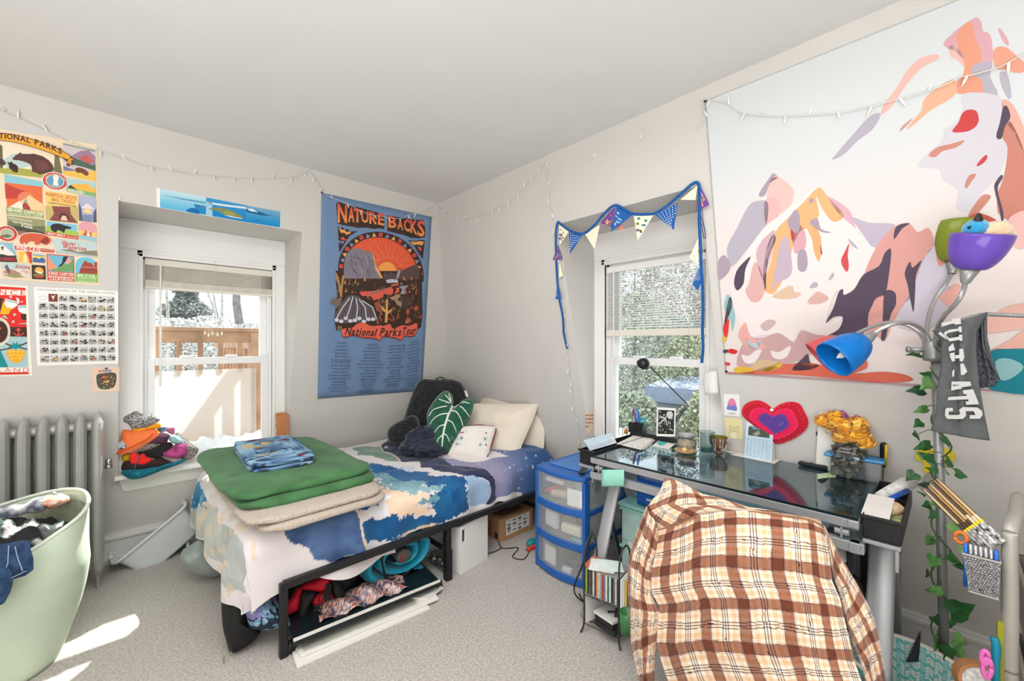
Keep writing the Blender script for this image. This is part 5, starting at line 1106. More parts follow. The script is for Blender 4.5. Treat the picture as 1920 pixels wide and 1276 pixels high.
# bits on the carpet
t=thing('gadget','small red and teal toy lying on the carpet beside the blue drawer tower','toy',(2.05,1.96,0));MB().ball((2.07,1.985,.03),(.05,.03,.024),16,8).build('teal_half',mat('teal_plastic',(20,150,160),.4),t,smooth=True);MB().box((2.04,1.955,.014),(.085,.03,.026)).build('red_half',mat('red_plastic',(226,74,60),.4),t,bevel=.006)
tag(MB().tube(spline([(1.95,2.2,.005),(1.9,2.1,.005),(1.98,2.03,.005),(1.87,1.97,.005),(1.9,1.9,.005),(1.99,1.94,.005),(2.0,1.98,.006)],8),.003,6).build('cord',mat('black_cord',(30,28,28),.6),smooth=True),'thin black cord looping over the carpet next to the red and teal toy','cord')
tag(MB().tube(spline([(2.02,1.92,.005),(2.08,1.9,.006),(2.16,1.91,.005),(2.22,1.93,.005)],8),.003,6).build('cord',mat('lilac_cord',(160,140,176),.6),smooth=True),'short lilac cord on the carpet by the drawer tower','cord')
tag(MB().tube(spline([(1.76,2.12,.005),(1.83,2.1,.006),(1.9,2.11,.005)],6),.003,6).build('cord',MATS['black_cord'],smooth=True),'short black cord end between the white drawer front and the carton','cord')
# grey plastic bag behind the duvet foot
t=thing('plastic_bag','grey knotted plastic bag on the carpet by the foot of the bed','bag',(.38,3.0,0));zH=sc_(330,900,6.078)
PLB=mat('grey_plastic_bag',(158,168,164),.4,var=.05,scale=6,bump=.5,bscale=14,trans=.15)
pad('bag_body',PLB,mp(zH,(70,850),(100,780),(160,740),(300,660),(400,700),(540,760),(600,950),(560,1060),(400,1100),(200,1065),(150,1010),(100,940)),V((.36,3.02,.1)),(-.4,-.85,.35),.24,t,3,wr=.05,ws=8)
pad('knot',PLB,mp(zH,(118,745),(140,700),(170,770),(160,830),(135,790)),V((.32,3.06,.16)),(-.4,-.85,.35),.03,t,2)
# ------------------------------------------------------------------ radiator
SIL=mat('silver_radiator_paint',(184,185,180),.42,.3,var=.05,scale=5)
rad=thing('radiator','silver painted cast-iron column radiator under the posters','radiator',(-.4,3.37,0))
W6=[(0,-1),(.55,-.86),(1,-.5),(1,.5),(.55,.86),(0,1),(-.55,.86),(-1,.5),(-1,-.5),(-.55,-.86)]
xs=[-.085-.0695*i for i in range(14)]
for k,x in enumerate(xs):
    legs=k in(0,13);mb=MB();rings=[]
    lv=[(0,.34),(.03,.3),(.08,.5),(.12,.85),(.17,1)]if legs else[(.085,.06),(.093,.4),(.105,.7),(.125,.9),(.17,1)]
    lv+=[(.5,1),(.88,1),(.92,.97),(.95,.88),(.975,.72),(.993,.48),(1.004,.2),(1.009,.02)]
    vs=[];fs=[]
    for z,s in lv:
        for a,b in W6:vs.append((x+a*.0265*s,3.375+b*.095*(s if z>.5 else max(s,.72)if not legs else(s if z>.1 else s)),z))
    n=len(W6)
    for i in range(len(lv)-1):
        for j in range(n):fs.append((i*n+j,i*n+(j+1)%n,(i+1)*n+(j+1)%n,(i+1)*n+j))
    fs.append(tuple(range(n-1,-1,-1)));mb.add(vs,fs).build('section',SIL,rad,bevel=.004)
    if k<13:
        for z in(.15,.925):MB().tube([(x,3.375,z),(x-.0695,3.375,z)],.026,12).build('hub',SIL,rad,smooth=True)
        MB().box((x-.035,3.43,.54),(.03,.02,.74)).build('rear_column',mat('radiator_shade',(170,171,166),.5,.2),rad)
MB().lathe([(0,-.02),(.03,-.02),(.034,0),(.028,.012),(.012,.02),(.012,.04),(0,.045)],(-.06,3.375,.15),12,ry(90)).build('end_plug',SIL,rad)
CHR=mat('chrome',(200,200,200),.2,1)
MB().lathe([(0,-.022),(.016,-.02),(.017,-.008),(.012,-.004),(.0145,0),(.0145,.03),(.010,.036),(0,.037)],(-.042,3.39,.69),14).tube([(-.06,3.39,.675),(-.042,3.39,.675)],.005,6).build('air_vent',CHR,rad,smooth=True)
# ------------------------------------------------------------------ laundry hamper
MINT=mat('mint_canvas',(206,222,198),.75,var=.03,scale=5,sheen=.15)
h0=V((-.385,2.785,0));t=thing('laundry_hamper','mint green collapsible laundry hamper with a slouching rim, full of clothes','hamper',h0)
def hamper(u,v,d=0):
    a=2*math.pi*u;z=.63*v
    r=(.19+.10*min(1,v*1.5)**.8)-d
    r*=1+.03*math.sin(3*a+v*4)*v+.035*math.sin(5*a+6*v)*math.sin(math.pi*v)
    dent=math.exp(-((math.sin((a-R(-62))/2))/.12)**2)*v**3
    r-=.05*dent
    zz=z+v**6*(.035*math.sin(a+.9)+.02*math.sin(2*a+.6))-.05*dent
    return h0+V((r*math.cos(a),r*math.sin(a),max(.004,zz)))
MB().grid(hamper,90,34,True).build('bag_wall',MINT,t,smooth=True,solid=.004)
MB().tube([hamper(i/60,1)for i in range(61)],.008,8).build('rim_binding',mat('pale_binding',(222,230,216),.7),t,smooth=True)
MB().grid(lambda u,v:hamper(u,.05+.9*v,.012),60,8,True).build('lining',mat('leaf_lining',(176,186,160),.8,var=.12,scale=22),t,smooth=True)
def florals(P):
    x,y=P[...,0],P[...,1];c=np.empty(P.shape);c[:]=(26,26,30);n_=nfbm(x*13,y*13,2,3);c[n_>.60]=(58,84,76);c[n_>.66]=(196,190,190);c[nfbm(x*11,y*11,14,3)>.66]=(176,30,44);return c
P_=np.array([[tuple(h0+V((.255*q_*math.cos(a),.255*q_*math.sin(a),.52+.10*(1-q_**2)+.05*fbm(q_*3*math.cos(a)+3,q_*3*math.sin(a),1))))for a in np.linspace(0,2*math.pi,90,endpoint=False)]for q_ in np.linspace(0.001,1,36)])
g=thing('garment','black garment with red and pale flowers heaped in the hamper','garment',h0+V((0,0,.55)));gridmesh('cloth',P_,florals(P_),colmat('printed_bag_cloth'),g,wrap=True)
mb=MB();g2=thing('garment','grey and white striped garment rolled across the back of the hamper','garment',h0+V((0,.1,.62)))
mb.tube(spline([h0+V(p)for p in((-.2,.02,.625),(-.05,.06,.645),(.08,.1,.65),(.17,.14,.66))],8),[.03+.008*math.sin(i*1.1)for i in range(25)],10);mb.build('rolled_cloth',mat('grey_white_print',(206,206,210),.85,var=.2,scale=24,rgb2=(70,76,92)),g2,smooth=True)
g3=thing('garment','orange and cream garment tucked at the rim of the hamper','garment',h0+V((.14,.12,.64)));MB().ball(h0+V((.165,.13,.655)),(.05,.06,.03),14,8,nz=.4).build('cloth',mat('cream_orange_print',(232,224,210),.85,scale=30,rgb2=(206,110,70)),g3,smooth=True)
DEN=mat('blue_denim',(48,78,112),.9,var=.14,scale=40,bump=.4,bscale=200,rgb2=(28,50,82))
j=thing('jeans','dark blue jeans hanging over the front of the hamper','jeans',h0+V((.05,-.25,.6)));zK=sc_(0,915,3.538)
oj,nj=V((-.27,2.475,.6)),V((-.35,-.9,.2));pad('leg',DEN,mp(zK,(-260,380),(0,370),(110,352),(190,345),(200,400),(222,540),(90,600),(-40,560),(-200,540)),oj,nj,.06,j,2,wr=.015,ws=14);pad('leg',DEN,mp(zK,(-260,500),(0,520),(70,530),(80,640),(40,740),(0,775),(-120,780),(-260,740)),oj+V((-.01,-.03,0)),nj,.06,j,2,wr=.015,ws=14)
SEAM=mat('pale_stitching',(150,176,200),.8)
for pts in([(100,365),(95,480),(80,520)],[(140,370),(160,450),(190,530)],[(90,590),(215,530)],[(0,535),(70,540)]):MB().tube([onp(p,oj,nj)+V(nj).normalized()*.034 for p in mp(zK,*pts)],.0015,4).build('stitching',SEAM,j)
# ------------------------------------------------------------------ tilted white tub
TUBM=mat('white_tub_plastic',(226,230,234),.3,var=.01,scale=4,trans=.08)
A_,B_=V((-.015,3.44,.075)),V((.325,3.47,.325));e1=(B_-A_).normalized();e3=V((-.62,-.03,.6));e3=(e3-e1*e3.dot(e1)).normalized();e2=e3.cross(e1)
if e2.y<0:e2=-e2
Lh=(B_-A_).length/2;ct=(A_+B_)/2
t=thing('wash_tub','white plastic tub tipped on its side against the wall under the window','tub',(.12,3.42,0))
def rrect(a,hx,hy,p=.32):
    c,s=math.cos(a),math.sin(a);return math.copysign(abs(c)**p,c)*hx,math.copysign(abs(s)**p,s)*hy
lv=[(-.2,0.0,0),(-.2,.6,0),(-.2,.82,0),(-.19,.87,0),(-.02,.955,0),(0,.97,0),(.004,1.03,0),(-.006,1.05,0),(-.012,1.04,0),(-.01,.97,1),(-.185,.85,1),(-.193,.79,1),(-.193,.0,1)]
def tub(u,v):
    i=min(len(lv)-1,round(v*(len(lv)-1)));h,s,_=lv[i];a=2*math.pi*u;x,y=rrect(a,Lh*s,.125*s)
    return ct+e1*x+e2*(y+.125)+e3*h
MB().grid(tub,64,len(lv),True).build('tub_shell',TUBM,t,smooth=False,bevel=.001)
MB().tube([ct+e1*(x*1.05)+e2*(y*1.05+.125)+e3*.002 for x,y in[rrect(2*math.pi*i/64,Lh,.125)for i in range(65)]],.007,6).build('rim',mat('white_rim_plastic',(240,242,244),.3),t,smooth=True)
# ------------------------------------------------------------------ knitted things heaped on the sill
zI=sc_(215,760,8.8)
MARL=mat('grey_marl_knit',(206,206,204),.95,scale=120,bump=1,bscale=150,rgb2=(70,70,74))
MARL2=mat('taupe_marl_knit',(176,168,162),.95,scale=130,bump=1,bscale=150,rgb2=(80,72,70))
TEALK=mat('teal_marl_knit',(30,126,146),.95,scale=60,bump=1,bscale=120,rgb2=(14,96,120))
NEON=mat('neon_orange_knit',(252,128,70),.9,var=.04,scale=60,bump=.3,bscale=200);YO=mat('amber_fleece',(248,160,24),.9,var=.06)
PLUM=mat('plum_knit',(92,54,80),.95,var=.1,scale=60,bump=.8,bscale=120);PINK=mat('pink_black_stripe_knit',(206,80,150),.95,scale=16,bump=.8,bscale=120,rgb2=(44,40,44));BLKW=mat('black_wool',(36,32,32),.95,var=.15,scale=40,bump=.6,bscale=100)
BRNK=mat('dark_brown_fleece',(56,36,40),.95,var=.08);REDK=mat('red_wool',(238,44,36),.95,var=.06,bump=.4,bscale=90);STRP=mat('blue_white_stripe_knit',(206,214,222),.95,scale=34,bump=.5,rgb2=(60,108,136));MUST=mat('mustard_knit',(200,164,24),.95,var=.05);AQ=mat('aqua_marl_knit',(176,208,212),.95,scale=90,bump=.9,rgb2=(96,150,164));DKP=mat('dusty_pink_knit',(178,108,140),.95,var=.05);TGR=mat('grey_green_knit',(88,128,124),.95,var=.08)
nh_=V((-.25,-.92,.3))
GH='knitwear heaped on the window sill'
for name,lab,m,pts,y_,th,wv in(
    ('scarf','teal marled scarf, lowest of the heap and drooping over the sill edge',TEALK,[(105,1100),(160,1060),(300,1080),(480,1040),(640,1010),(900,980),(1090,910),(1150,880),(1170,910),(1060,970),(800,1060),(600,1140),(430,1200),(280,1215),(190,1180)],3.475,.07,.01),
    ('fleece_scarf','dark brown fleece rolled above the teal scarf',BRNK,[(105,1030),(150,930),(300,910),(600,900),(780,850),(920,900),(1000,960),(880,1000),(680,1020),(420,1070),(200,1105),(130,1070)],3.49,.08,.01),
    ('knitted_hat','mustard knit peeping out under the orange beanie',MUST,[(135,810),(250,790),(260,900),(220,925),(137,925)],3.51,.05,.0),
    ('mitten','bright red wool mitten in front of the heap',REDK,[(240,850),(280,780),(350,770),(400,830),(480,780),(540,850),(620,870),(590,940),(480,990),(360,980),(270,960)],3.465,.06,.014),
    ('gloves','black woollen gloves between the red mitten and the striped hat',BLKW,[(380,760),(560,740),(700,660),(880,600),(960,640),(930,760),(800,850),(690,880),(560,850),(430,830)],3.48,.07,.03),
    ('brimmed_beanie','taupe marled cap with a curled brim at the window end of the heap',MARL2,[(1000,450),(1110,470),(1210,580),(1310,660),(1385,720),(1330,830),(1210,900),(1100,880),(1040,760),(1020,600)],3.53,.1,.01),
    ('knitted_hat','pink and black striped knit hat low on the window side',PINK,[(745,800),(900,720),(1000,640),(1150,620),(1210,700),(1190,800),(1080,870),(900,870)],3.475,.08,.012),
    ('knitted_hat','grey tweed knit brim under the striped hat',mat('tweed_knit',(160,150,146),.95,scale=150,bump=.8,rgb2=(110,100,98)),[(745,825),(880,850),(1080,880),(1075,960),(1000,970),(880,910)],3.47,.04,.0),
    ('knitted_glove','aqua marled glove tucked in the middle of the heap',AQ,[(890,550),(960,490),(1050,500),(1130,580),(1110,640),(1020,640),(940,610)],3.475,.06,.014),
    ('knitted_hat','plum knit hat below the blue striped cuff',PLUM,[(560,640),(680,500),(760,440),(920,490),(880,560),(840,640),(700,640),(640,680)],3.49,.08,.008),
    ('knitted_cuff','taupe marled cuff under the orange beanie',MARL2,[(430,710),(560,640),(680,620),(730,660),(640,720),(500,745)],3.47,.05,.01),
    ('knitted_cuff','blue and white striped cuff behind the amber fold',STRP,[(700,400),(740,340),(880,350),(870,410),(790,440),(730,430)],3.515,.05,.0),
    ('knitted_cuff','dusty pink cuff pointing to the window',DKP,[(860,380),(920,360),(990,360),(995,420),(970,480),(860,430)],3.52,.05,.0),
    ('beanie','neon orange folded beanie with a grey woven patch',NEON,[(20,650),(100,570),(135,400),(330,420),(640,390),(725,420),(715,500),(600,590),(300,750),(110,810),(45,800)],3.455,.06,.006),
    ('knitted_hat','grey-green knit edge behind the grey marled hat',TGR,[(135,300),(200,290),(280,340),(290,410),(140,385)],3.50,.04,.0),
    ('fleece_band','amber fleece band folded under the top hat',YO,[(275,390),(420,400),(600,340),(720,285),(765,320),(740,370),(560,400),(320,460)],3.47,.05,.004),
    ('knitted_hat','grey marled knit hat, topmost of the heap',MARL,[(132,210),(200,150),(340,75),(480,150),(600,140),(720,190),(750,240),(660,300),(480,400),(380,410),(280,370),(220,300),(150,270)],3.47,.09,.02)):
    c_=ony(zI(pts[0]),y_);t=thing(name,lab,{'beanie':'hat','knitted_hat':'hat','brimmed_beanie':'hat','scarf':'scarf','fleece_scarf':'scarf','mitten':'mitten','gloves':'gloves','knitted_glove':'gloves','knitted_cuff':'knitwear','fleece_band':'knitwear'}[name],c_,GH)
    pad('knit',m,mp(zI,*pts),V((.15,y_,.7)),nh_,th,t,3,wr=wv,ws=16)
    if name=='beanie':
        fr=lambda p:onp(p,V((.15,y_,.7)),nh_)+nh_.normalized()*.033;A=Art(fr,nh_)
        A.poly(mp(zI,(62,650),(160,585),(222,665),(200,700),(125,738)),(176,190,196)).lay();A.poly(mp(zI,(110,715),(216,655),(214,690),(130,738)),(34,66,140)).lay();A.ell(zI((180,695)),2.6,1.2,(236,240,240),12,tilt=-.4);A.build('patch',t)
        MB().tube(spline([fr(p)+nh_.normalized()*-.004 for p in mp(zI,(50,800),(300,690),(560,560),(650,470))],5),.003,5).build('fold_crease',mat('deep_orange',(206,80,40),.9),t)
    if name=='scarf':
        MB().tube(spline([ony(p,3.43)for p in mp(zI,(400,830),(370,900),(340,1000),(310,1100))],5),.006,6,flat=.4).build('cord',mat('patterned_cord',(96,140,168),.8,scale=160,rgb2=(40,60,90)),t,smooth=True)
# cardboard box on the sill
t=thing('carton','narrow upright cardboard box standing on the window sill','box',(.9,3.5,.587))
MB().hexa([(.858,3.46,.588),(.94,3.45,.588),(.938,3.535,.588),(.87,3.54,.588)],[(.858,3.46,.862),(.94,3.45,.862),(.938,3.535,.866),(.87,3.54,.866)]).build('carton_body',mat('tan_cardboard',(190,128,82),.8,var=.03),t,bevel=.002)
MB().hexa([(.852,3.47,.864),(.90,3.455,.864),(.90,3.5,.864),(.86,3.52,.864)],[(.852,3.47,.867),(.90,3.455,.875),(.90,3.5,.875),(.86,3.52,.867)]).build('flap',MATS['tan_cardboard'],t)
A=Art(lambda p:V((.858,3.46,0)).lerp(V((.87,3.54,0)),p[0])+V((-.0012,-.0002,.862-.274*p[1])),(-1,.1,0));A.ell((.6,.2),.2,.07,(238,236,232),14);A.poly([(.1,.36),(.9,.36),(.9,.98),(.1,.98)],(226,214,206)).lay()
for i in range(9):A.poly([(.2,.42+i*.06),(.8,.42+i*.06),(.8,.44+i*.06),(.2,.44+i*.06)],(170,160,160))
A.build('side_label',t)
# crystals hanging in front of the window
t=thing('suncatcher','thread of clear crystal drops hanging in the deck-side window','ornament',ony((405,490),3.53))
MB().tube([ony((404.5,489),3.545),ony((404.5,560),3.535)],.0008,4).build('thread',CORD,t)
mb=MB();mb.ball(ony((404,490),3.545),.004,8,6);mb.build('hook',mat('clear_hook',(228,228,226),.2),t)
for x,y in((384,623),(391,627),(398,624),(408,626),(416,624)):
    MB().tube([ony((404.5,560),3.535),ony((x,y-4),3.535)],.0005,4).build('thread',CORD,t)
    MB().lathe([(0,-.018),(.006,-.006),(.004,.006),(0,.012)],ony((x,y),3.535),6).build('crystal',mat('pale_crystal',(250,246,226),.05,emit=0,trans=.3),t)
# ------------------------------------------------------------------ bulbs on strings
CORDW=mat('light_string_cord',(226,224,216),.6);BULBM=mat('string_bulb',(244,243,238),.3)
def bulbs(name,lab,path,loops=(),every=.085,seed=1,r=.0018):
    q=random.Random(seed);t=thing(name,lab,'string lights',path[0])
    P_=spline(path,6);MB().tube(P_,r,5).build('cord',CORDW,t,smooth=True)
    acc=0;nrm=None
    for a,b in zip(P_,P_[1:]):
        acc+=(b-a).length
        if acc>every:
            acc=q.uniform(-.02,.015);d=V((q.uniform(-.5,.5),q.uniform(-.5,.5),q.choice((-1,-1,-1,.8)))).normalized()
            MB().tube([b,b+d*.012,b+d*.026],[.0036,.0042,.0042],6).tube([b+d*.026,b+d*.036],[.0026,.0012],5).build('bulb',BULBM,t)
    return t
pl_=[(-20,198),(0,207),(40,224),(60,233),(95,250),(130,266),(170,279),(205,288),(240,300),(275,311),(330,321),(380,327),(440,333),(500,334),(550,332),(576,322),(592,340),(612,366),(645,379),(672,393),(692,402),(712,405),(730,408),(752,409),(766,402),(785,399),(805,389),(818,385)]
pr_=[(836,398),(852,405),(875,411),(900,405),(926,394),(946,386),(966,370),(985,351),(1003,331),(1016,315),(1025,303),(1026,330),(1034,352),(1030,376),(1036,396),(1040,430),(1047,480),(1058,560),(1064,640),(1068,690),(1072,715),(1074,745),(1077,768),(1083,788),(1086,810),(1088,835),(1090,848)]
bulbs('string_lights','white unlit string lights along the poster wall and down beside the desk window',[wl(p,.013)for p in pl_]+[wr(p,.013)for p in pr_],seed=3)
zT=sc_(1300,0,3.0387)
bulbs('string_lights','white unlit string lights swagged across the mountain tapestry',[wr(p,.02)for p in mp(zT,(30,740),(75,660),(60,600),(68,570),(200,592),(250,630),(330,655),(440,664),(550,664),(650,658),(760,651),(900,634),(1040,604),(1150,572),(1210,560),(1330,525),(1420,494),(1520,446),(1600,430),(1700,400),(1760,380),(1880,312),(2050,215))],every=.075,seed=8,r=.0022)
for p,side,lb in(((9,205),0,'small metal pin holding the string lights at the photo edge'),((577,320),0,'small clear hook holding the string lights over the flag'),((1025,300),1,'small dark hook at the high point of the string lights'),((223,371),0,'white clear hook at the corner of the window niche'),((1116,291),1,'bare clear adhesive hook on the wall above the bunting, nearer the corner'),((1203,257),1,'bare clear adhesive hook on the wall above the bunting, nearer the tapestry')):
    c_=(wl,wr)[side](p,.003);h_=MB().box(c_,(.012,.012,.026)if lb.startswith(('bare','white'))else(.008,.008,.012),rz(10)).tube([c_+V((0,-.006,-.005)),c_+V((-.006,-.012,.004))],.002,5).build('wall_hook',mat('clear_hook',(228,228,226),.2));tag(h_,lb,'hook')
# ------------------------------------------------------------------ tapestry
zU=sc_(1300,320,3.0387)
tp=thing('tapestry','large pastel tapestry of angular pink, orange and plum mountains','tapestry',wr((1620,380)))
TQ=[(1322,189),(1900,-30),(2300,780),(1360,698)]
P_=[]
top_a,top_b=wr((1322,189)),wr((1720,30));dy=top_b-top_a;tl_=top_a;tr_=top_a+dy*(1.9/dy.length);bl_=wr((1360.5,697.5));br_=wr((1740,722));dr=(br_-bl_);br_=bl_+dr*(1.9/dr.length)
def tap(u,v):
    p=tl_.lerp(tr_,u).lerp(bl_.lerp(br_,u),v);f_=math.exp(-((v-u*1.15)/.05)**2)*math.exp(-u*4)*.001
    return p+NR*(.004+.0015*math.sin(u*9+v*5)*math.sin(3.14*v))
MB().grid(tap,24,20).build('cloth',mat('tapestry_cloth',(212,216,218),.85,var=.01,scale=3),tp,smooth=True,solid=.001)
A=Art(lambda p:wr(p,.0072),NR);A.lay(-1)
PCH=(238,226,222);
for i in range(24):
    v0,v1=i/24,(i+1)/24;f_=lambda v:tuple((222,226,228)[k]+((238,226,222)[k]-(222,226,228)[k])*min(1,max(0,(v-.25)/.3))for k in range(3))
    A.mb.add([tap(u,v)+NR*.0028 for u,v in((.004,v0+.004*(i==0)),(1,v0+.004*(i==0)),(1,v1-.004*(i==23)),(.004,v1-.004*(i==23)))],[(0,1,2,3)],0,[f_(v0),f_(v0),f_(v1),f_(v1)])
A.lay()
def T(z,col,*pts,sm=3):A.poly(spl2(mp(z,*pts),sm)if sm else mp(z,*pts),col)
MV,LG,PK,SAL,OR,PL,TEAL_,WHC,TC,RD2=(176,160,176),(186,180,194),(222,172,180),(230,160,148),(238,178,128),(88,74,92),(24,134,150),(243,232,230),(204,132,116),(206,70,72)
# upper mountain
T(zT,(222,172,182),(1425,250),(1480,190),(1530,150),(1608,104),(1640,130),(1650,180),(1690,200),(1705,290),(1700,360),(1640,380),(1560,360),(1500,300),(1455,280));T(zT,(238,190,180),(1455,270),(1500,262),(1530,300),(1540,380),(1500,340),(1470,330));A.lay()
T(zT,(234,160,132),(1500,200),(1560,130),(1590,140),(1600,200),(1625,260),(1640,340),(1600,400),(1640,460),(1660,530),(1580,540),(1500,530),(1500,470),(1540,420),(1540,340),(1510,270));T(zT,(236,164,138),(1710,290),(1770,268),(1840,320),(1900,380),(1860,420),(1780,400),(1720,390));T(zT,PK,(1735,165),(1760,180),(1795,240),(1790,264),(1760,230));A.lay()
T(zT,(240,190,182),(1390,312),(1395,340),(1330,370),(1260,430),(1190,520),(1130,610),(1070,655),(1090,590),(1160,500),(1230,390),(1300,330));T(zT,LG,(1070,655),(1020,740),(940,800),(860,880),(792,910),(830,860),(900,780),(980,690),(1030,650));T(zT,LG,(1600,370),(1700,360),(1690,440),(1735,540),(1660,540),(1640,460),(1590,420));T(zT,LG,(1745,415),(1790,430),(1810,550),(1790,560),(1755,490))
T(zT,(238,182,150),(1440,470),(1490,460),(1500,530),(1440,580),(1400,600),(1340,640),(1270,700),(1215,740),(1250,690),(1300,630),(1320,560));T(zT,(206,160,158),(1250,675),(1225,710),(1175,752),(1195,715));A.lay()
T(zT,(216,212,220),(1530,540),(1650,530),(1750,560),(1760,640),(1740,780),(1780,820),(1770,920),(1720,1020),(1640,1100),(1570,1200),(1500,1180),(1510,1080),(1420,1020),(1400,960),(1280,950),(1330,880),(1420,800),(1430,740),(1500,690),(1540,620));T(zT,(240,176,160),(1760,570),(1820,600),(1870,700),(1900,800),(1900,900),(1860,840),(1830,760),(1770,690))
T(zT,(205,134,118),(1800,690),(1860,800),(1890,900),(1960,1240),(1760,1240),(1730,1120),(1770,1000),(1790,840),(1760,780));A.lay()
T(zT,RD2,(1475,752),(1510,700),(1530,650),(1560,628),(1610,632),(1626,680),(1610,720),(1560,750));T(zT,RD2,(1612,946),(1640,905),(1670,882),(1672,905),(1645,935));T(zT,PL,(1765,610),(1790,612),(1805,670),(1775,720),(1755,790),(1724,780),(1745,700));T(zT,(206,140,124),(1340,885),(1390,840),(1470,820),(1545,800),(1500,840),(1420,862),(1380,895));T(zT,(206,140,124),(1545,1060),(1570,1000),(1612,993),(1580,1040),(1560,1070))
T(zT,PL,(1750,998),(1763,1010),(1735,1060),(1738,1110),(1765,1210),(1760,1280),(1740,1180),(1720,1100),(1715,1050));T(zT,(206,140,124),(1565,1230),(1600,1170),(1650,1110),(1695,1120),(1640,1190),(1590,1250));A.lay()
# left peak and centre peak
T(zU,MV,(375,135),(440,35),(460,15),(485,40),(440,70),(410,140));T(zU,(240,196,190),(425,110),(450,45),(480,30),(560,90),(575,140),(540,230),(500,240),(430,200));A.lay()
T(zU,LG,(195,440),(250,330),(300,230),(340,180),(420,172),(430,240),(410,330),(330,420),(250,520),(215,540));T(zU,(238,186,184),(410,170),(470,150),(500,220),(470,290),(430,320),(410,280));A.lay()
T(zU,WHC,(270,520),(400,330),(500,250),(590,170),(690,105),(720,95),(780,160),(870,230),(960,300),(1030,420),(1030,600),(900,720),(820,680),(760,860),(850,830),(820,930),(700,940),(620,900),(570,970),(440,930),(300,930),(220,720),(230,600));A.lay()
T(zU,(238,184,130),(400,640),(450,500),(470,350),(540,270),(620,190),(690,115),(726,96),(760,140),(820,200),(860,260),(800,290),(740,220),(700,140),(720,250),(690,290),(730,380),(720,510),(650,330),(580,400),(540,560),(470,690),(420,690));T(zU,(226,178,192),(770,150),(850,190),(900,240),(930,330),(960,380),(930,330),(870,280),(820,230));T(zU,PK,(560,330),(600,300),(640,350),(640,440),(580,470),(570,380));A.lay()
T(zU,(196,182,200),(900,260),(1000,295),(1150,305),(1100,380),(1030,435),(980,380),(930,310));T(zU,MV,(560,250),(590,220),(610,270),(600,350),(560,340),(540,290));T(zU,MV,(665,290),(710,270),(730,330),(790,350),(740,350),(690,320));T(zU,(200,180,196),(500,400),(540,380),(560,480),(560,590),(480,640),(450,680),(470,560));T(zU,MV,(600,460),(640,450),(655,520),(640,570),(600,560));T(zU,MV,(665,160),(690,160),(680,182),(662,182));T(zU,(238,178,128),(680,360),(700,320),(730,420),(720,515),(690,460));A.lay()
T(zU,(214,180,190),(360,480),(380,420),(420,370),(470,340),(450,470),(410,600),(390,600));T(zU,(226,180,176),(320,640),(350,520),(390,570),(410,680),(380,740),(330,740),(300,680));T(zU,PL,(235,640),(250,570),(290,520),(330,488),(300,560),(290,640),(255,680));T(zU,PL,(420,440),(450,370),(468,366),(470,400),(440,470),(420,560),(415,680),(400,590));T(zU,RD2,(557,335),(575,350),(577,385),(565,398));T(zU,RD2,(726,420),(738,470),(728,470));T(zU,(214,84,84),(843,515),(870,450),(890,412),(882,480),(888,540),(875,575));T(zU,LG,(885,385),(920,415),(940,445),(900,420));T(zU,LG,(662,665),(690,632),(712,640),(705,662));T(zU,LG,(770,622),(795,580),(805,590),(795,612));A.lay()
T(zU,SAL if 0 else(222,162,154),(970,640),(985,560),(1040,440),(1110,350),(1160,310),(1230,298),(1280,350),(1340,325),(1370,420),(1300,520),(1260,640),(1240,720),(1180,780),(1130,880),(1090,960),(1040,930),(980,910),(1000,800),(1060,710),(1100,700),(1010,700));T(zU,(212,204,218),(1370,430),(1440,500),(1440,760),(1340,900),(1220,900),(1160,870),(1190,780),(1260,640),(1310,510));A.lay()
T(zU,PL,(755,865),(800,780),(830,690),(855,672),(860,705),(920,670),(970,590),(1060,540),(1090,470),(1128,445),(1120,560),(1095,700),(1050,720),(1000,810),(990,900),(900,960),(760,945),(830,900),(855,830),(800,830));T(zU,PL,(1145,390),(1150,330),(1180,305),(1235,298),(1190,330));T(zU,PL,(1205,580),(1235,515),(1250,550),(1302,508),(1270,590),(1265,680),(1255,803),(1235,720),(1220,640));T(zU,PL,(1080,860),(1090,690),(1150,690),(1155,760),(1125,820),(1100,940),(1085,965),(1070,950));T(zU,(222,162,154),(1000,860),(1030,740),(1070,705),(1088,720),(1080,840),(1040,930),(1000,910));A.lay()
T(zU,(226,196,168),(452,715),(530,660),(570,655),(580,690),(615,690),(600,715),(540,728));T(zU,(222,180,172),(652,748),(700,690),(730,690),(775,725),(720,755));T(zU,(210,182,180),(385,880),(430,845),(475,860),(420,910));T(zU,(208,168,168),(300,960),(400,950),(480,920),(540,950),(580,975),(620,910),(700,930),(760,945),(660,1050),(500,1100),(330,1110),(250,1100));A.lay()
T(zU,(238,176,168),(260,940),(300,860),(330,940),(420,1000),(330,1010));T(zU,(200,204,212),(300,950),(340,980),(390,960),(370,1010),(320,1000));T(zU,(150,196,200),(200,700),(225,760),(240,840),(225,910),(215,850),(180,780));T(zU,PL,(205,730),(220,720),(222,780),(180,880),(190,800));T(zU,(228,56,48),(175,880),(205,840),(205,890),(195,945),(178,930));T(zU,(228,190,70),(172,940),(195,945),(185,972),(172,972));T(zU,(220,50,50),(200,1030),(215,1010),(255,1022),(240,1040));T(zU,PL,(175,1018),(200,1015),(198,1032),(176,1034));T(zU,WHC,(278,1045),(320,1050),(360,1020),(392,1016),(380,1050),(350,1090),(300,1090));T(zU,WHC,(445,1022),(490,1030),(540,1000),(560,1000),(540,1050),(500,1070),(460,1060));T(zU,MV,(145,520),(180,478),(215,540),(190,590),(148,615));T(zU,(220,70,80),(180,1090),(205,1088),(215,1100),(195,1106));A.lay()
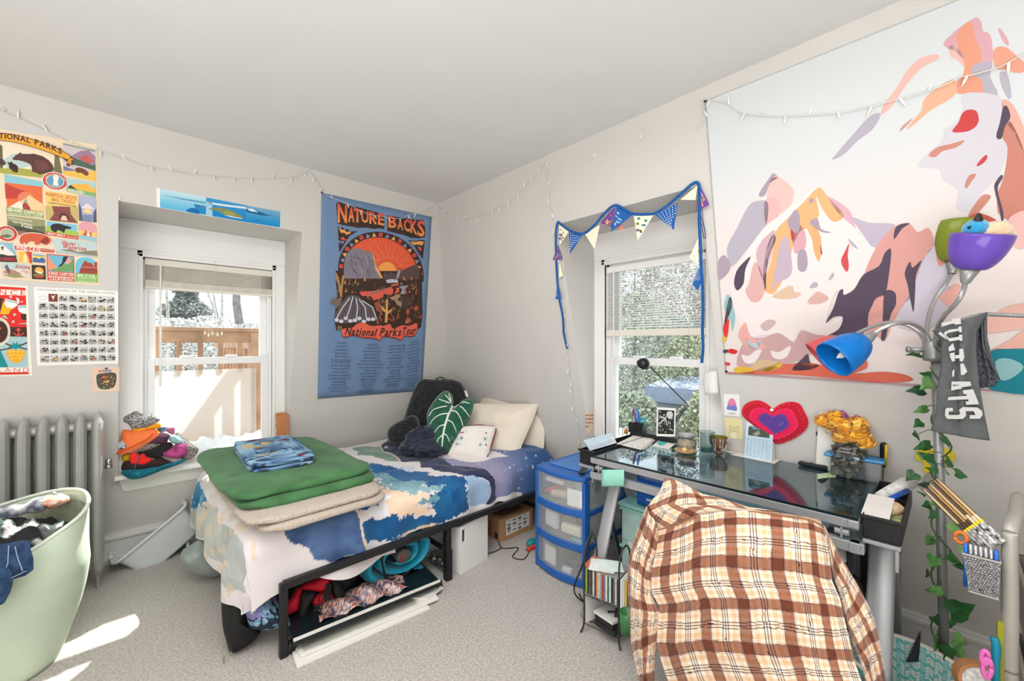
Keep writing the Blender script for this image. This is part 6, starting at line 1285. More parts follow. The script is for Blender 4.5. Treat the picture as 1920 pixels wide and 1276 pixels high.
T(zU,(226,112,90),(180,1150),(330,1140),(420,1110),(560,1095),(660,1090),(760,1105),(880,1110),(980,1070),(990,1120),(920,1150),(1080,1140),(1200,1155),(1255,1185),(1180,1200),(1085,1200),(1000,1196),(600,1160),(400,1155));T(zU,(234,190,66),(245,1115),(330,1118),(350,1150),(245,1146));T(zU,(222,190,150),(330,1120),(370,1080),(430,1075),(500,1090),(450,1110),(400,1140));T(zU,(236,194,66),(380,1140),(440,1110),(500,1086),(505,1110),(450,1135));T(zU,PL,(565,1130),(620,1070),(655,1040),(670,1090),(720,1105),(660,1130));A.lay()
# right margin
T(zU,(196,90,76),(1565,270),(1620,240),(1700,265),(1720,290),(1600,290));T(zU,(238,190,184),(1790,290),(1840,240),(1900,230),(2000,300),(1900,420),(1830,430));T(zU,(222,150,130),(1380,440),(1420,490),(1440,510),(1400,540));T(zU,(240,180,170),(1400,720),(1500,640),(1520,680),(1480,770));T(zU,(240,190,178),(1650,860),(1750,790),(1850,755),(2100,750),(2100,880),(1850,900),(1690,920),(1640,910));T(zU,(240,186,170),(1700,1020),(1800,960),(1900,900),(2100,900),(2100,980),(1800,1010));T(zU,TEAL_,(1690,1030),(1780,1010),(2100,1040),(2100,1260),(1700,1245),(1690,1160));A.lay();T(zU,(150,196,202),(1720,1080),(1800,1065),(1880,1110),(1820,1170),(1750,1185))
sc95=lambda c:[tuple(x*.935 for x in q)for q in c]if isinstance(c,list)else tuple(x*.935 for x in c)
A.mb.c=[sc95(c)for c in A.mb.c]
A.build('print',tp)
for p in((1324,190),(1363,695)):MB().lathe([(0,0),(.006,0),(.0065,.004),(0,.009)],wr(p,.008),10,frame((0,1,0),NR)).build('push_pin',mat('dark_pin',(40,30,30),.4),tp,smooth=True)
MB().tube([wr((1362,698),.005),wr((1740,723),.005),br_+NR*.005],.003,5).build('bottom_hem',mat('hem_pink',(206,150,160),.8),tp)
# ------------------------------------------------------------------ bunting
zJ=sc_(1000,280,3.189)
bt=thing('bunting','blue ribbon bunting with cream, blue and purple fabric flags draped round the desk window niche','bunting',wr(zJ((500,350)),.02))
CB=mat('cobalt_ribbon',(22,92,166),.8,var=.1,scale=40)
rp_=[(215,1185),(195,1095),(188,990),(170,900),(156,780),(150,650),(148,520),(158,438),(180,448),(240,488),(315,500),(380,450),(440,380),(500,334),(560,360),(610,384),(700,386),(750,376),(820,330),(900,262),(965,206),(1000,208),(1006,300),(1004,420),(1010,560),(1015,700),(1022,800),(1025,950),(1022,1080),(1025,1180),(1018,1268)]
MB().tube(spline([wr(zJ(p),.024)for p in rp_],5),.0085,6,flat=.35,up=NR).build('ribbon',CB,bt,smooth=True)
CRM=(238,232,208);BLU=(24,90,164);PUR=(108,66,150)
def flag(pts,col,dec=None,tip=.03):
    Wp=[wr(zJ(p),.022)for p in pts];Wp[-1]=wr(zJ(pts[-1]),tip);mb=MB()
    mb.add(Wp,[tuple(range(len(Wp)))],0,col);c_=sum(Wp,V())/len(Wp);n_=(Wp[1]-Wp[0]).cross(Wp[2]-Wp[0]).normalized();n_=n_ if n_.x<0 else-n_
    M=lambda a,b:Wp[0].lerp(Wp[1],a).lerp(Wp[-1],b)+n_*.0012
    q=random.Random(int(pts[0][0]))
    if dec=='dots':
        for i in range(6):
            for j in range(9-i if i<8 else 1):
                a,b=.12+.16*i,.06+j*.1
                if b<.93:mb.add([M(a,b)+(Wp[1]-Wp[0]).normalized()*.003*math.cos(k*1.05)+V((0,0,.0035*math.sin(k*1.05)))for k in range(6)],[tuple(range(6))],0,(214,226,240))
    elif dec:
        for i in range(9):
            a,b=q.uniform(.15,.85),q.uniform(.08,.7);s_=q.uniform(.006,.012)
            mb.add([M(a,b)+(Wp[1]-Wp[0]).normalized()*s_*math.cos(k*1.05+i)+V((0,0,s_*.7*math.sin(k*1.05+i)))for k in range(6)],[tuple(range(6))],0,dec[i%len(dec)])
    mb.build('pennant',colmat('bunting_cloth',.85),bt)
FLO=[(230,120,110),(238,170,130),(230,196,120),(130,150,60)];LEF=[(34,140,140),(110,120,50),(30,50,90),(120,90,120)]
flag([(165,442),(225,490),(175,570)],CRM,[(70,76,84)]);flag([(226,488),(315,502),(235,622)],BLU,'dots');flag([(320,502),(410,450),(383,596)],CRM);flag([(415,436),(502,340),(490,470)],PUR,FLO);flag([(490,455),(540,440),(552,484)],(224,130,110));flag([(512,338),(608,390),(488,492)],BLU,[(160,190,220)],.045);flag([(612,396),(732,388),(640,542)],CRM,LEF);flag([(742,392),(876,318),(855,480)],BLU,'dots');flag([(890,300),(992,215),(985,302)],CRM);flag([(1012,225),(1062,330),(1015,358)],PUR,FLO);flag([(1004,260),(980,385),(990,330)],PUR,FLO);flag([(160,570),(188,655),(132,658)],PUR,[(150,150,50),(222,190,60)]);flag([(158,790),(182,890),(148,890)],BLU,'dots');flag([(996,530),(996,692),(948,640)],CRM,LEF);flag([(1000,700),(1022,770),(996,842),(964,800)],BLU,'dots');flag([(168,660),(190,750),(170,765)],(232,232,196))
MB().tube(spline([wr(zJ(p),.02)for p in((1012,400),(1030,460),(1038,520),(1028,525),(1015,440))],4),.002,5).build('tie',mat('dark_blue_tie',(26,52,110),.8),bt)
# ------------------------------------------------------------------ glass desk
SILV=mat('silver_steel',(172,174,177),.38,.4,var=.03,scale=6);DKT=mat('black_tray_plastic',(26,26,28),.5)
DG=glassmat('tinted_desk_glass',(196,216,222),.0,1.75)
DX0,DX1,DY0,DY1,DZ=1.81,2.415,.215,1.30,.81
dk=thing('desk','silver drafting desk with a tinted glass top, curved legs and black side trays','desk',(2.1,.75,0))
MB().box(((DX0+DX1)/2,(DY0+DY1)/2,DZ-.004),(DX1-DX0,DY1-DY0,.008)).build('glass_top',DG,dk,bevel=.001)
MB().box((DX0-.002,(DY0+DY1)/2,DZ-.004),(.004,DY1-DY0,.009)).build('glass_edge',mat('dark_glass_edge',(24,40,44),.2),dk)
mb=MB();ym=(DY0+DY1)/2;ly=DY1-DY0
mb.box((DX0+.012,ym,DZ-.025),(.03,ly+.004,.032)).box((DX1-.012,ym,DZ-.022),(.03,ly,.026));mb.box((2.1,DY0+.012,DZ-.022),(.6,.03,.026)).box((2.1,DY1-.012,DZ-.022),(.6,.03,.026))
mb.build('top_frame',SILV,dk,bevel=.003)
mb=MB();mb.box((DX0+.02,ym,DZ-.105),(.03,ly+.03,.036)).box((DX1-.02,ym,DZ-.105),(.03,ly,.036));mb.box((2.1,DY0+.01,DZ-.105),(.58,.03,.036)).box((2.1,DY1-.01,DZ-.105),(.58,.03,.036));mb.build('lower_frame',SILV,dk,bevel=.003)
for y in(DY0+.045,DY1-.04):MB().lathe([(0,-.02),(.012,-.02),(.012,.02),(0,.02)],(DX0+.015,y,DZ-.062),12,rx(90)).box((DX0+.005,y,DZ-.062),(.006,.006,.04)).build('hinge_knob',SILV,dk)
MB().box((2.12,.62,DZ-.085),(.5,.62,.004)).build('under_panel',mat('slate_under_panel',(150,168,176),.4),dk)
MB().box((DX0+.055,.56,DZ-.155),(.02,.62,.05)).box((2.0,.56,DZ-.175),(.3,.62,.006)).build('pencil_drawer',SILV,dk,bevel=.002)
MB().box((DX0+.045,.24,DZ-.17),(.03,.02,.075)).build('drawer_latch',DKT,dk,bevel=.003)
for nm,yc in(('left',DY1-.03),('right',DY0-.045)):
    for front in(1,0):
        pth=[V((2.03-.02*front,0,.69)),V((1.93,0,.5)),V((1.83,0,.25)),V((1.725,0,.0))]if front else[V((2.05,0,.69)),V((2.16,0,.5)),V((2.26,0,.25)),V((2.36,0,.0))]
        pth=spline(pth,6);hw=.036
        def fn(u,v,pth=pth):
            i=min(len(pth)-2,int(v*(len(pth)-1)));f_=v*(len(pth)-1)-i;p=pth[i].lerp(pth[i+1],f_)
            return V((p.x+(.012 if front else-.012)*(1-(2*u-1)**2)*-1,yc-hw+2*hw*u,p.z))
        MB().grid(fn,9,30).build('leg',SILV,dk,smooth=True,solid=.006)
    MB().box((2.04,yc,.695),(.2,.085,.02)).build('leg_bracket',SILV,dk,bevel=.004)
MB().box((2.2,.76,.36),(.02,.98,.05)).build('cross_bar',SILV,dk,bevel=.004)
# black trays hung on both ends, in brackets
for nm,y0,y1,x0,x1 in(('a',DY1+.005,DY1+.10,1.84,2.36),('b',DY0-.105,DY0-.01,1.83,2.33)):
    mb=MB();zb,zt=DZ-.062,DZ+.012;th=.004
    mb.box(((x0+x1)/2,(y0+y1)/2,zb),(x1-x0,y1-y0,th));mb.box((x0,(y0+y1)/2,(zb+zt)/2),(th,y1-y0,zt-zb)).box((x1,(y0+y1)/2,(zb+zt)/2),(th,y1-y0,zt-zb)).box(((x0+x1)/2,y0,(zb+zt)/2),(x1-x0,th,zt-zb)).box(((x0+x1)/2,y1,(zb+zt)/2),(x1-x0,th,zt-zb))
    mb.box((x0+.3,(y0+y1)/2,(zb+zt)/2-.005),(th,y1-y0,zt-zb-.01)).box((x0-.004,(y0+y1)/2,zt-.004),(.012,y1-y0+.014,.01));mb.build('side_tray',DKT,dk,bevel=.0015)
    MB().box(((x0+x1)/2,(y0+y1)/2,zb-.012),(x1-x0+.02,y1-y0,.012)).box((x0+.02,y0+.01,zb-.05),(.05,.01,.08)).build('tray_bracket',SILV,dk,bevel=.002)
nt_o=MB().grid(lambda u,v:onx((1128+42*u,880+32*v),DX0-.004-.012*math.sin(v*3)-.01*u),8,10).build('sticky_note',mat('mint_note_paper',(150,212,194),.8,var=.02),solid=.0008,smooth=True);tag(nt_o,'mint paper note stuck to the front rail of the desk','note')
# ------------------------------------------------------------------ blue drawer tower and other storage
BLP=mat('blue_plastic',(36,98,178),.4,var=.03);FROST=bpy.data.materials.new('frosted_clear_plastic');FROST.use_nodes=True;nt=FROST.node_tree;nt.nodes.clear()
o_=nt.nodes.new('ShaderNodeOutputMaterial');mx=nt.nodes.new('ShaderNodeMixShader');tr_n=nt.nodes.new('ShaderNodeBsdfTransparent');pb=nt.nodes.new('ShaderNodeBsdfPrincipled');pb.inputs['Base Color'].default_value=lin((214,218,220));pb.inputs['Roughness'].default_value=.3;mx.inputs[0].default_value=.2
nt.links.new(tr_n.outputs[0],mx.inputs[1]);nt.links.new(pb.outputs[0],mx.inputs[2]);nt.links.new(mx.outputs[0],o_.inputs[0])
tw=thing('drawer_tower','three-drawer clear storage tower with blue frame between bed and desk','drawers',(2.14,1.62,0))
ty0,ty1,tx0,tx1=1.435,1.80,1.93,2.36
def bow(y,d=.035):return-d*(1-((y-(ty0+ty1)/2)/((ty1-ty0)/2))**2)
def bowbox(nm,m,z0,z1,th,out=.0,parent=tw,bev=.004,y0=ty0,y1=ty1):
    k=12;vs=[];fs=[]
    for i in range(k+1):
        y=y0+(y1-y0)*i/k;x=tx0+bow(y)-out
        vs+=[(x,y,z0),(x+th,y,z0),(x+th,y,z1),(x,y,z1)]
    for i in range(k):
        a=i*4
        for j in range(4):fs.append((a+j,a+(j+1)%4,a+4+(j+1)%4,a+4+j))
    fs+=[(3,2,1,0),(k*4,k*4+1,k*4+2,k*4+3)];return MB().add(vs,fs).build(nm,m,parent,bevel=bev,flip=True)
k=12;top_v=[(tx0+bow(ty0+(ty1-ty0)*i/k)-.008,ty0-.006+(ty1-ty0+.012)*i/k,.605)for i in range(k+1)]+[(tx1,ty1+.006,.605),(tx1,ty0-.006,.605)]
MB().prism(top_v,(0,0,.028)).build('lid',BLP,tw,bevel=.006);MB().box((2.16,1.62,.637),(.34,.27,.006)).build('lid_panel',mat('blue_plastic_light',(64,128,204),.35),tw,bevel=.004)
for y in(ty0,ty1):
    for x in(tx0+.012,tx1-.012):MB().box((x,y,.3),(.05,.022,.6)).build('post',BLP,tw,bevel=.004)
for i in range(3):
    z0=.02+i*.197
    dr=bowbox('drawer',FROST,z0+.02,z0+.19,.004,.004,y0=ty0+.012,y1=ty1-.012,bev=0);rail=bowbox('drawer_rail',BLP,z0-.012,z0+.028,.03,.012);
    [MB().box((2.15,y,z0+.1),(.36,.003,.17)).build('side_panel',FROST,tw)for y in(ty0+.004,ty1-.004)];MB().box((2.15,1.6175,z0+.018),(.42,.35,.004)).build('drawer_floor',FROST,tw)
    MB().box((2.15,ty0,z0-.0),(.4,.016,.03)).build('side_rail',BLP,tw,bevel=.003)
WPL=mat('white_goods',(236,236,234),.5,var=.02);q=random.Random(12)
def inside(nm,lb,c_,d,rot,m,bev=.006):o=MB().box(c_,d,rot).build(nm,m,bevel=bev);tag(o,lb,{'card_box':'box','pouch':'pouch','tube':'tube'}.get(nm,'container'),'things inside the clear drawers');return o
inside('card_box','white square box at the front of the top clear drawer',(1.925,1.50,.50),(.02,.10,.10),rz(8),WPL);inside('container','white lidded container stacked high in the top clear drawer',(2.03,1.68,.545),(.16,.14,.03),ry(6),WPL);inside('container','white tub at the desk side of the top clear drawer',(2.06,1.53,.53),(.1,.09,.13),None,WPL,.02)
inside('pouch','cream pouch low in the top clear drawer',(1.99,1.66,.475),(.08,.12,.05),rz(20),mat('cream_plastic',(220,206,176),.6),.02);t=MB().lathe([(0,0),(.011,0),(.013,.08),(.008,.09),(.008,.11),(0,.112)],(1.945,1.755,.47),12,rx(62)@ry(10)).build('tube',mat('coral_tube',(214,96,104),.5),smooth=True);tag(t,'coral tube with a white cap lying in the top clear drawer','tube','things inside the clear drawers')
inside('card_box','white card box standing in the middle clear drawer',(1.955,1.70,.315),(.03,.11,.10),rz(-12),WPL);inside('pouch','cream folded packet in the middle clear drawer',(1.95,1.54,.30),(.05,.14,.06),rz(5),mat('pale_packet',(232,228,206),.6),.015);inside('container','white folded bundle on top in the middle clear drawer',(2.05,1.64,.375),(.15,.22,.03),ry(8),WPL,.012);inside('pouch','pale blue pouch at the bottom of the middle clear drawer',(1.96,1.50,.25),(.06,.08,.02),None,mat('pale_blue_pouch',(120,190,214),.6))
inside('card_box','white plug-in box with rounded corners in the bottom clear drawer',(1.925,1.69,.105),(.02,.10,.11),rz(-10),WPL,.012);inside('container','grey plastic lid leaning in the bottom clear drawer',(2.02,1.65,.15),(.12,.2,.02),ry(14),mat('grey_lid',(176,182,184),.5),.01);inside('card_box','small white label box on the floor of the bottom clear drawer',(1.93,1.56,.06),(.03,.06,.03),None,WPL)
mb=MB()
for i in range(5):mb.tube(spline([V((1.98+q.uniform(-.03,.03),1.52+q.uniform(-.06,.08),.05+q.uniform(0,.1)))for j in range(6)],5),.003,5)
tag(mb.build('cable_bundle',mat('grey_cable',(96,98,100),.6),smooth=True),'tangled grey cables in the bottom clear drawer','cable')
tag(MB().box((2.0,1.5,.647),(.11,.035,.014),rz(25)).build('remote',mat('black_remote',(28,28,30),.4),bevel=.005),'small black remote lying on the blue lid of the drawer tower','remote')
tag(MB().tube(spline([(1.9,1.36,.36),(1.84,1.38,.2),(1.8,1.41,.06),(1.82,1.36,.008),(1.86,1.30,.006),(1.80,1.32,.008),(1.83,1.40,.03)],8),.004,6).build('cord',MATS['black_cord'],smooth=True),'black power cord hanging beside the front curved leg of the desk','cord')
MNT=mat('mint_plastic',(164,218,204),.45,var=.02);MNF=mat('mint_frosted',(190,222,214),.35)
mt=thing('drawer_unit','mint green plastic drawer unit under the glass desk','drawers',(2.2,1.1,0))
MB().box((2.21,1.12,.28),(.30,.32,.44)).build('body',MNF,mt,bevel=.012);MB().box((2.205,1.12,.50),(.33,.345,.022)).build('lid',MNT,mt,bevel=.008)
for z in(.39,.18):MB().box((2.055,1.12,z),(.012,.30,.17)).build('drawer',MNF,mt,bevel=.006);MB().box((2.05,1.12,z+.09),(.02,.32,.014)).build('drawer_rail',MNT,mt,bevel=.003)
tag(MB().box((2.045,1.19,.27),(.004,.08,.07),rx(8)).build('note',WPL),'torn white note stuck in front of the mint drawer unit','note')
bu=thing('drawer_unit','small cobalt blue two-drawer box on the mint unit','drawers',(2.2,1.08,.512));COB=mat('cobalt_plastic',(14,78,160),.4)
MB().box((2.20,1.09,.585),(.24,.21,.145)).build('body',COB,bu,bevel=.004)
for z in(.62,.553):d_=MB().box((2.076,1.09,z),(.01,.195,.058)).build('drawer',mat('cobalt_plastic_front',(20,92,182),.35),bu,bevel=.003);MB().box((2.067,1.09,z+.006),(.012,.075,.012)).build('handle',mat('pale_handle',(206,214,222),.3),d_,bevel=.003)
MB().box((2.086,1.19,.69),(.012,.012,.07)).box((2.086,1.09,.722),(.012,.21,.01)).box((2.086,.99,.69),(.012,.012,.07)).build('carry_bail',COB,bu,bevel=.002)
tag(MB().box((2.16,1.37,.2),(.26,.012,.34),rz(35)@rx(-14)).build('folder',mat('dark_slate_folder',(84,94,100),.5),bevel=.004),'dark slate folder leaning between the desk leg and the mint drawers','folder')
tag(MB().box((1.93,1.325,.335),(.05,.025,.02),rz(30)).build('clip',DKT,bevel=.004),'black clip on the upper corner of the slate folder','clip')
bb=thing('bin_bag','dark plastic bag stuffed under the desk by the curved leg','bag',(2.2,.4,.1));MB().ball((2.22,.40,.27),(.15,.16,.26),40,26,nz=.35,ns=4).build('bag_body',mat('dark_plastic_bag',(58,56,54),.25,var=.2,bump=.6,bscale=14),bb,smooth=True)
cb2=thing('file_box','black file box standing on the carpet behind the desk leg','box',(2.5,.2,0));MB().box((2.47,.215,.24),(.18,.12,.48)).build('box_body',mat('charcoal_box',(48,48,50),.6),cb2,bevel=.004);MB().box((2.47,.215,.482),(.19,.13,.012)).build('lid',mat('charcoal_box_lid',(36,36,38),.5),cb2,bevel=.003)
# CD rack
rk=thing('cd_rack','dark wire rack holding upright CDs and magazines beside the desk','rack',(1.72,1.14,0));WIRE=mat('dark_wire',(74,72,68),.4,.6)
ax=V((.028,-.172,0)).normalized();bx_=V((.985,.16,0)).normalized();r0=V((1.638,1.222,0))
def rp2(a,b,z):return r0+ax*a+bx_*b+V((0,0,z))
for a in(0,.177):
    MB().tube(spline([rp2(a-.012 if a==0 else a+.012,-.012,.003),rp2(a,0,.05),rp2(a,0,.2),rp2(a,.004,.36),rp2(a,.03,.425),rp2(a,.07,.44),rp2(a,.11,.425),rp2(a,.136,.36),rp2(a,.14,.2),rp2(a,.14,.05),rp2(a-.012 if a==0 else a+.012,.152,.003)],6),.0045,8).build('end_loop',WIRE,rk,smooth=True)
for z in(.045,.185):
    for b in(0,.03,.07,.11,.14):MB().tube([rp2(0,b,z),rp2(.177,b,z)],.0025,6).build('shelf_wire',WIRE,rk)
q=random.Random(6);a=.006;hues=[(150,176,60),(52,50,52),(90,90,94),(70,66,66),(214,214,214),(60,58,60),(224,150,70),(206,206,214),(160,168,180),(176,66,56),(120,120,122),(226,226,224),(40,120,90),(220,220,222),(48,46,48),(100,98,100),(210,206,204),(60,60,62)]
nm_=['lime green','black','mid grey','charcoal','white','dark grey','orange','pale lilac','blue-grey','brick red','grey','bright white','green','clear white','jet black','smoke grey','off-white','slate']
for i,c_ in enumerate(hues):
    w_=.0088;base=[rp2(a,.004,.19),rp2(a+w_,.004,.19),rp2(a+w_,.14,.19),rp2(a,.14,.19)]
    cd=thing('cd_case',nm_[i]+' CD spine in the wire rack'+(', at the bed end' if i==0 else ', next after the %s one'%nm_[i-1]),'cd',rp2(a,.07,.19),'CDs in the wire rack')
    MB().hexa(base,[p+V((0,0,.124))for p in base]).build('case',mat('cd_case_plastic',(150,152,154),.25),cd);sp=[p-bx_*.001+V((0,0,.003))for p in base[:2]]
    MB().hexa([sp[0],sp[1],sp[1]+bx_*.0012,sp[0]+bx_*.0012],[p+V((0,0,.118))for p in(sp[0],sp[1],sp[1]+bx_*.0012,sp[0]+bx_*.0012)]).build('spine_label',mat('spine_%d_%d_%d'%c_,c_,.5,var=.12,scale=60),cd);a+=.0094
for i,(c_,lb)in enumerate((((230,230,228),'white booklet upright past the rack post beside the shirt'),((214,216,218),'pale grey booklet upright past the rack post beside the shirt'),((232,190,60),'yellow booklet upright past the rack post beside the shirt'),((60,90,110),'dark blue booklet upright past the rack post beside the shirt'))):
    p=rp2(.186+i*.011,-.005,.17);b4_=[p,p+ax*.009,p+ax*.009+bx_*.14,p+bx_*.14];tag(MB().hexa(b4_,[x+V((0,0,.15))for x in b4_]).build('booklet',mat('booklet_%d'%i,c_,.6)),lb,'booklet','booklets past the rack post')
for i,(c_,off,an,lb)in enumerate((((206,120,70),(.05,.06,.316),10,'orange patterned paper lying on the CDs'),((238,238,236),(.07,.055,.319),28,'white paper lying askew on the CDs'),((226,240,232),(.10,.075,.3215),40,'pale mint lined paper topmost on the CDs'))):
    p=rp2(*off);s_=MB().grid(lambda u,v:p+rz(an)@V(((u-.5)*.1,(v-.5)*.12,.006*u*v)),5,5).build('paper_sheet',mat('sheet_%d'%i,c_,.8,scale=30),solid=.0012);tag(s_,lb,'paper')
def slab4(nm,lb,c_,d,an,z0,hgt,tilt=None,cat='magazine'):
    Rm=rz(an)@(tilt or Matrix.Identity(3));return tag(MB().box(V(c_)+V((0,0,z0+hgt/2)),(d[0],d[1],hgt),Rm).build(nm,mat('%s_%d'%(nm,int(z0*1000+an)),{'m':(222,220,216)}.get('m')if 'white' in lb or 'grey-covered' in lb else(40,40,42),.5,var=.05,scale=20),bevel=.001),lb,cat)
slab4('magazine','white magazine standing slanted at the bed end of the lower rack shelf',rp2(.022,.07,0),(.13,.012,.13),-9,.05,.125,rx(-8));slab4('book','black book at the bottom of the lower rack shelf stack',rp2(.12,.07,0),(.14,.115,.02),-4,.05,.022,None,'book');slab4('dvd_case','black case in the middle of the lower rack shelf stack',rp2(.118,.072,0),(.135,.11,.016),-10,.074,.016,ry(2),'case')
mg=slab4('magazine','grey-covered magazine with a dark figure on top of the lower rack shelf',rp2(.115,.07,0),(.14,.115,.012),-6,.096,.012,ry(5));Ap=Art(lambda p:rp2(.115,.07,.1095)+rz(-6)@ry(5)@V((-(p[1]-.5)*.14,-(p[0]-.5)*.115,.0005)),(0,0,1));Ap.poly(spl2([(.4,.2),(.6,.1),(.8,.15),(.7,.3),(.9,.5),(.8,.7),(.6,.5),(.5,.7),(.35,.6),(.5,.4)],3),(70,68,68));pr_o=Ap.build('print');adopt(pr_o,mg)
mug=thing('mug','green mug hanging low past the rack by the shirt sleeve','mug',(1.63,.985,.12));MB().lathe([(0,.10),(.034,.10),(.036,.19),(.033,.19),(.031,.11),(0,.11)],(1.64,.985,.02),20).build('cup',mat('green_ceramic',(64,128,74),.3),mug,smooth=True)
# ------------------------------------------------------------------ on the desk
zt=DZ+.001
def od(p,z=zt):return onz(p,z)
PAP=mat('white_paper',(238,236,230),.8,var=.015)
def sheet(nm,lb,cat,pts,z,m=PAP,th=.0012,group=None):
    P_=[od(p,z)for p in pts];P_=[V((min(p.x,xr(z)-.004),p.y,p.z))for p in P_];return tag(MB().prism(P_,(0,0,th)).build(nm,m),lb,cat,group)
for i,(dx,c_)in enumerate(((0,(226,222,212)),(3,(214,206,196)),(-2,(236,232,224)))):
    sheet('print_sheet',['lowest curled sheet of the print stack at the window end of the desk','middle tan sheet of the print stack at the window end of the desk','etched pale print on top of the stack at the window end of the desk'][i],'print',[(1158+dx,832),(1190,817-i),(1228+dx,821),(1222,829+dx),(1204+dx,843)],zt+i*.003,mat('print_paper_%d'%i,c_,.8,var=.16,scale=46),.0025)
pt=sheet('palette_paper','white palette paper with a teal paint blot on the desk','paper',[(1222,836),(1237,824),(1268,830),(1254,842)],zt);A=Art(lambda p:od(p,zt+.0016),(0,0,1));A.poly(spl2([(1232,830),(1240,826),(1250,829),(1246,833),(1238,835)],3),(90,196,186));adopt(A.build('paint_blot'),pt)
sheet('white_sheet','white sheet under the desk calendar','paper',[(1370,852),(1400,842),(1470,858),(1452,869)],zt);sheet('white_sheet','small white sheet behind the goblet','paper',[(1352,840),(1375,838),(1392,846),(1370,850)],zt)
# organiser, pens, printed card, lamp
og=thing('pen_organizer','black mesh desk organizer under the desk window','organizer',od((1245,825)));oc_=od((1243,822));oc_.x=2.395
MB().box((oc_.x,oc_.y+.035,zt+.018),(.07,.29,.03)).build('tray',DKT,og,bevel=.003);MB().box((oc_.x+.005,oc_.y+.13,zt+.055),(.055,.06,.07)).build('pen_cup',DKT,og,bevel=.002);MB().box((oc_.x+.01,oc_.y+.185,zt+.05),(.04,.045,.065)).build('small_cup',mat('black_mesh',(46,46,48),.5,scale=200,rgb2=(20,20,20)),og,bevel=.002)
for i,(c_,lb,px_)in enumerate((((106,62,170),'purple pen standing in the black organizer',1196),((40,120,196),'blue pen standing in the black organizer',1201))):
    p=V((oc_.x,oc_.y+.145-.02*i,zt+.05));d=V((-.02,.02-.01*i,.12));pe=thing('pen',lb,'pen',p,'pens in the black organizer');MB().tube([p,p+d*.4,p+d,p+d*1.06],[.0055,.007,.0065,.003],8).build('barrel',mat('pen_%d'%i,c_,.35),pe,smooth=True)
sx=thing('scissors','teal-handled scissors in the black organizer','scissors',(oc_.x,oc_.y+.11,zt+.06));MB().tube([V((oc_.x,oc_.y+.11+.018*math.cos(a*.52),zt+.095+.024*math.sin(a*.52)))for a in range(13)],.006,6).tube([V((oc_.x-.006,oc_.y+.135+.014*math.cos(a*.52),zt+.088+.02*math.sin(a*.52)))for a in range(13)],.006,6).build('handle',mat('teal_handle',(36,166,186),.35),sx,smooth=True);MB().box((oc_.x,oc_.y+.115,zt+.06),(.003,.012,.05)).build('blade',CHR,sx)
bt2=thing('ink_bottle','small amber bottle at the window end of the organizer','bottle',(oc_.x,oc_.y+.24,zt));MB().lathe([(0,0),(.014,0),(.014,.022),(.010,.028),(.010,.034),(0,.034)],(oc_.x+.01,oc_.y+.235,zt),14).build('glass_body',mat('amber_liquid',(214,140,60),.2),bt2,smooth=True);MB().lathe([(0,.034),(.011,.034),(.011,.045),(0,.045)],(oc_.x+.01,oc_.y+.235,zt),12).build('cap',WPL,bt2)
pc=thing('print_card','white card with a black and white plant print propped on the organizer','print',od((1250,820)));Q_=[onx((1232,763),2.372),onx((1267,765),2.372),onx((1266,818),2.352),onx((1231,817),2.352)]
MB().prism(Q_,V((-.002,0,0))).build('card',PAP,pc);Mq=lambda p:Q_[0].lerp(Q_[1],p[0]).lerp(Q_[3].lerp(Q_[2],p[0]),p[1])+V((-.0025,0,0));A=Art(Mq,(-1,0,0));A.poly([(.08,.08),(.94,.08),(.94,.92),(.08,.92)],(42,42,42)).lay();q=random.Random(1)
for i in range(60):
    x,y,a,s_=q.uniform(.12,.88),q.uniform(.12,.88),q.uniform(0,6.28),q.uniform(.03,.08);A.poly([(x+s_*math.cos(a),y+s_*.7*math.sin(a)),(x+.2*s_*math.cos(a+1.57),y+.2*s_*math.sin(a+1.57)),(x-s_*math.cos(a),y-s_*.7*math.sin(a)),(x+.2*s_*math.cos(a-1.57),y+.2*s_*math.sin(a-1.57))],(216,216,214))
A.lay();A.poly(spl2([(.55,.16),(.72,.12),(.86,.18),(.84,.34),(.66,.38),(.56,.28)],3),(200,200,198));A.line([(.1,.6),(.35,.45),(.55,.3)],.03,(232,232,230));A.line([(.2,.3),(.5,.4),(.58,.62)],.03,(232,232,230));A.build('print',pc)
dl=thing('desk_lamp','black jointed clamp lamp reaching in front of the desk window','lamp',(2.42,1.1,DZ));BLM=mat('black_lamp_metal',(36,38,40),.35,.3);lx=2.405;J=onx((1291,760),lx)
for o_y in(0,.014):MB().tube([onx((1255,800),lx)+V((0,o_y,-.01)),J+V((0,o_y,0))],.0035,6).build('lower_arm',BLM,dl)
MB().tube([onx((1262,795),lx+.01),V((lx+.005,onx((1262,795),lx).y,DZ))],.008,8).build('clamp_post',BLM,dl);MB().tube([J,onx((1219,687),lx-.02)],.0035,6).tube([onx((1228,697),lx-.018),onx((1222,690),lx-.019)],.006,8).build('upper_arm',BLM,dl)
MB().lathe([(0,-.016),(.011,-.016),(.011,.016),(0,.016)],J,12,ry(90)).tube([J,J+V((0,-.03,.004))],.006,6).build('joint_knob',CHR,dl);hd=onx((1207,681),lx-.02);MB().lathe([(0,.034),(.012,.034),(.022,.028),(.036,.010),(.042,-.012),(.039,-.012),(.02,.018),(0,.022)],hd,22,frame((1,0,0),(-.25,-.55,.55))).build('lamp_head',BLM,dl,smooth=True)
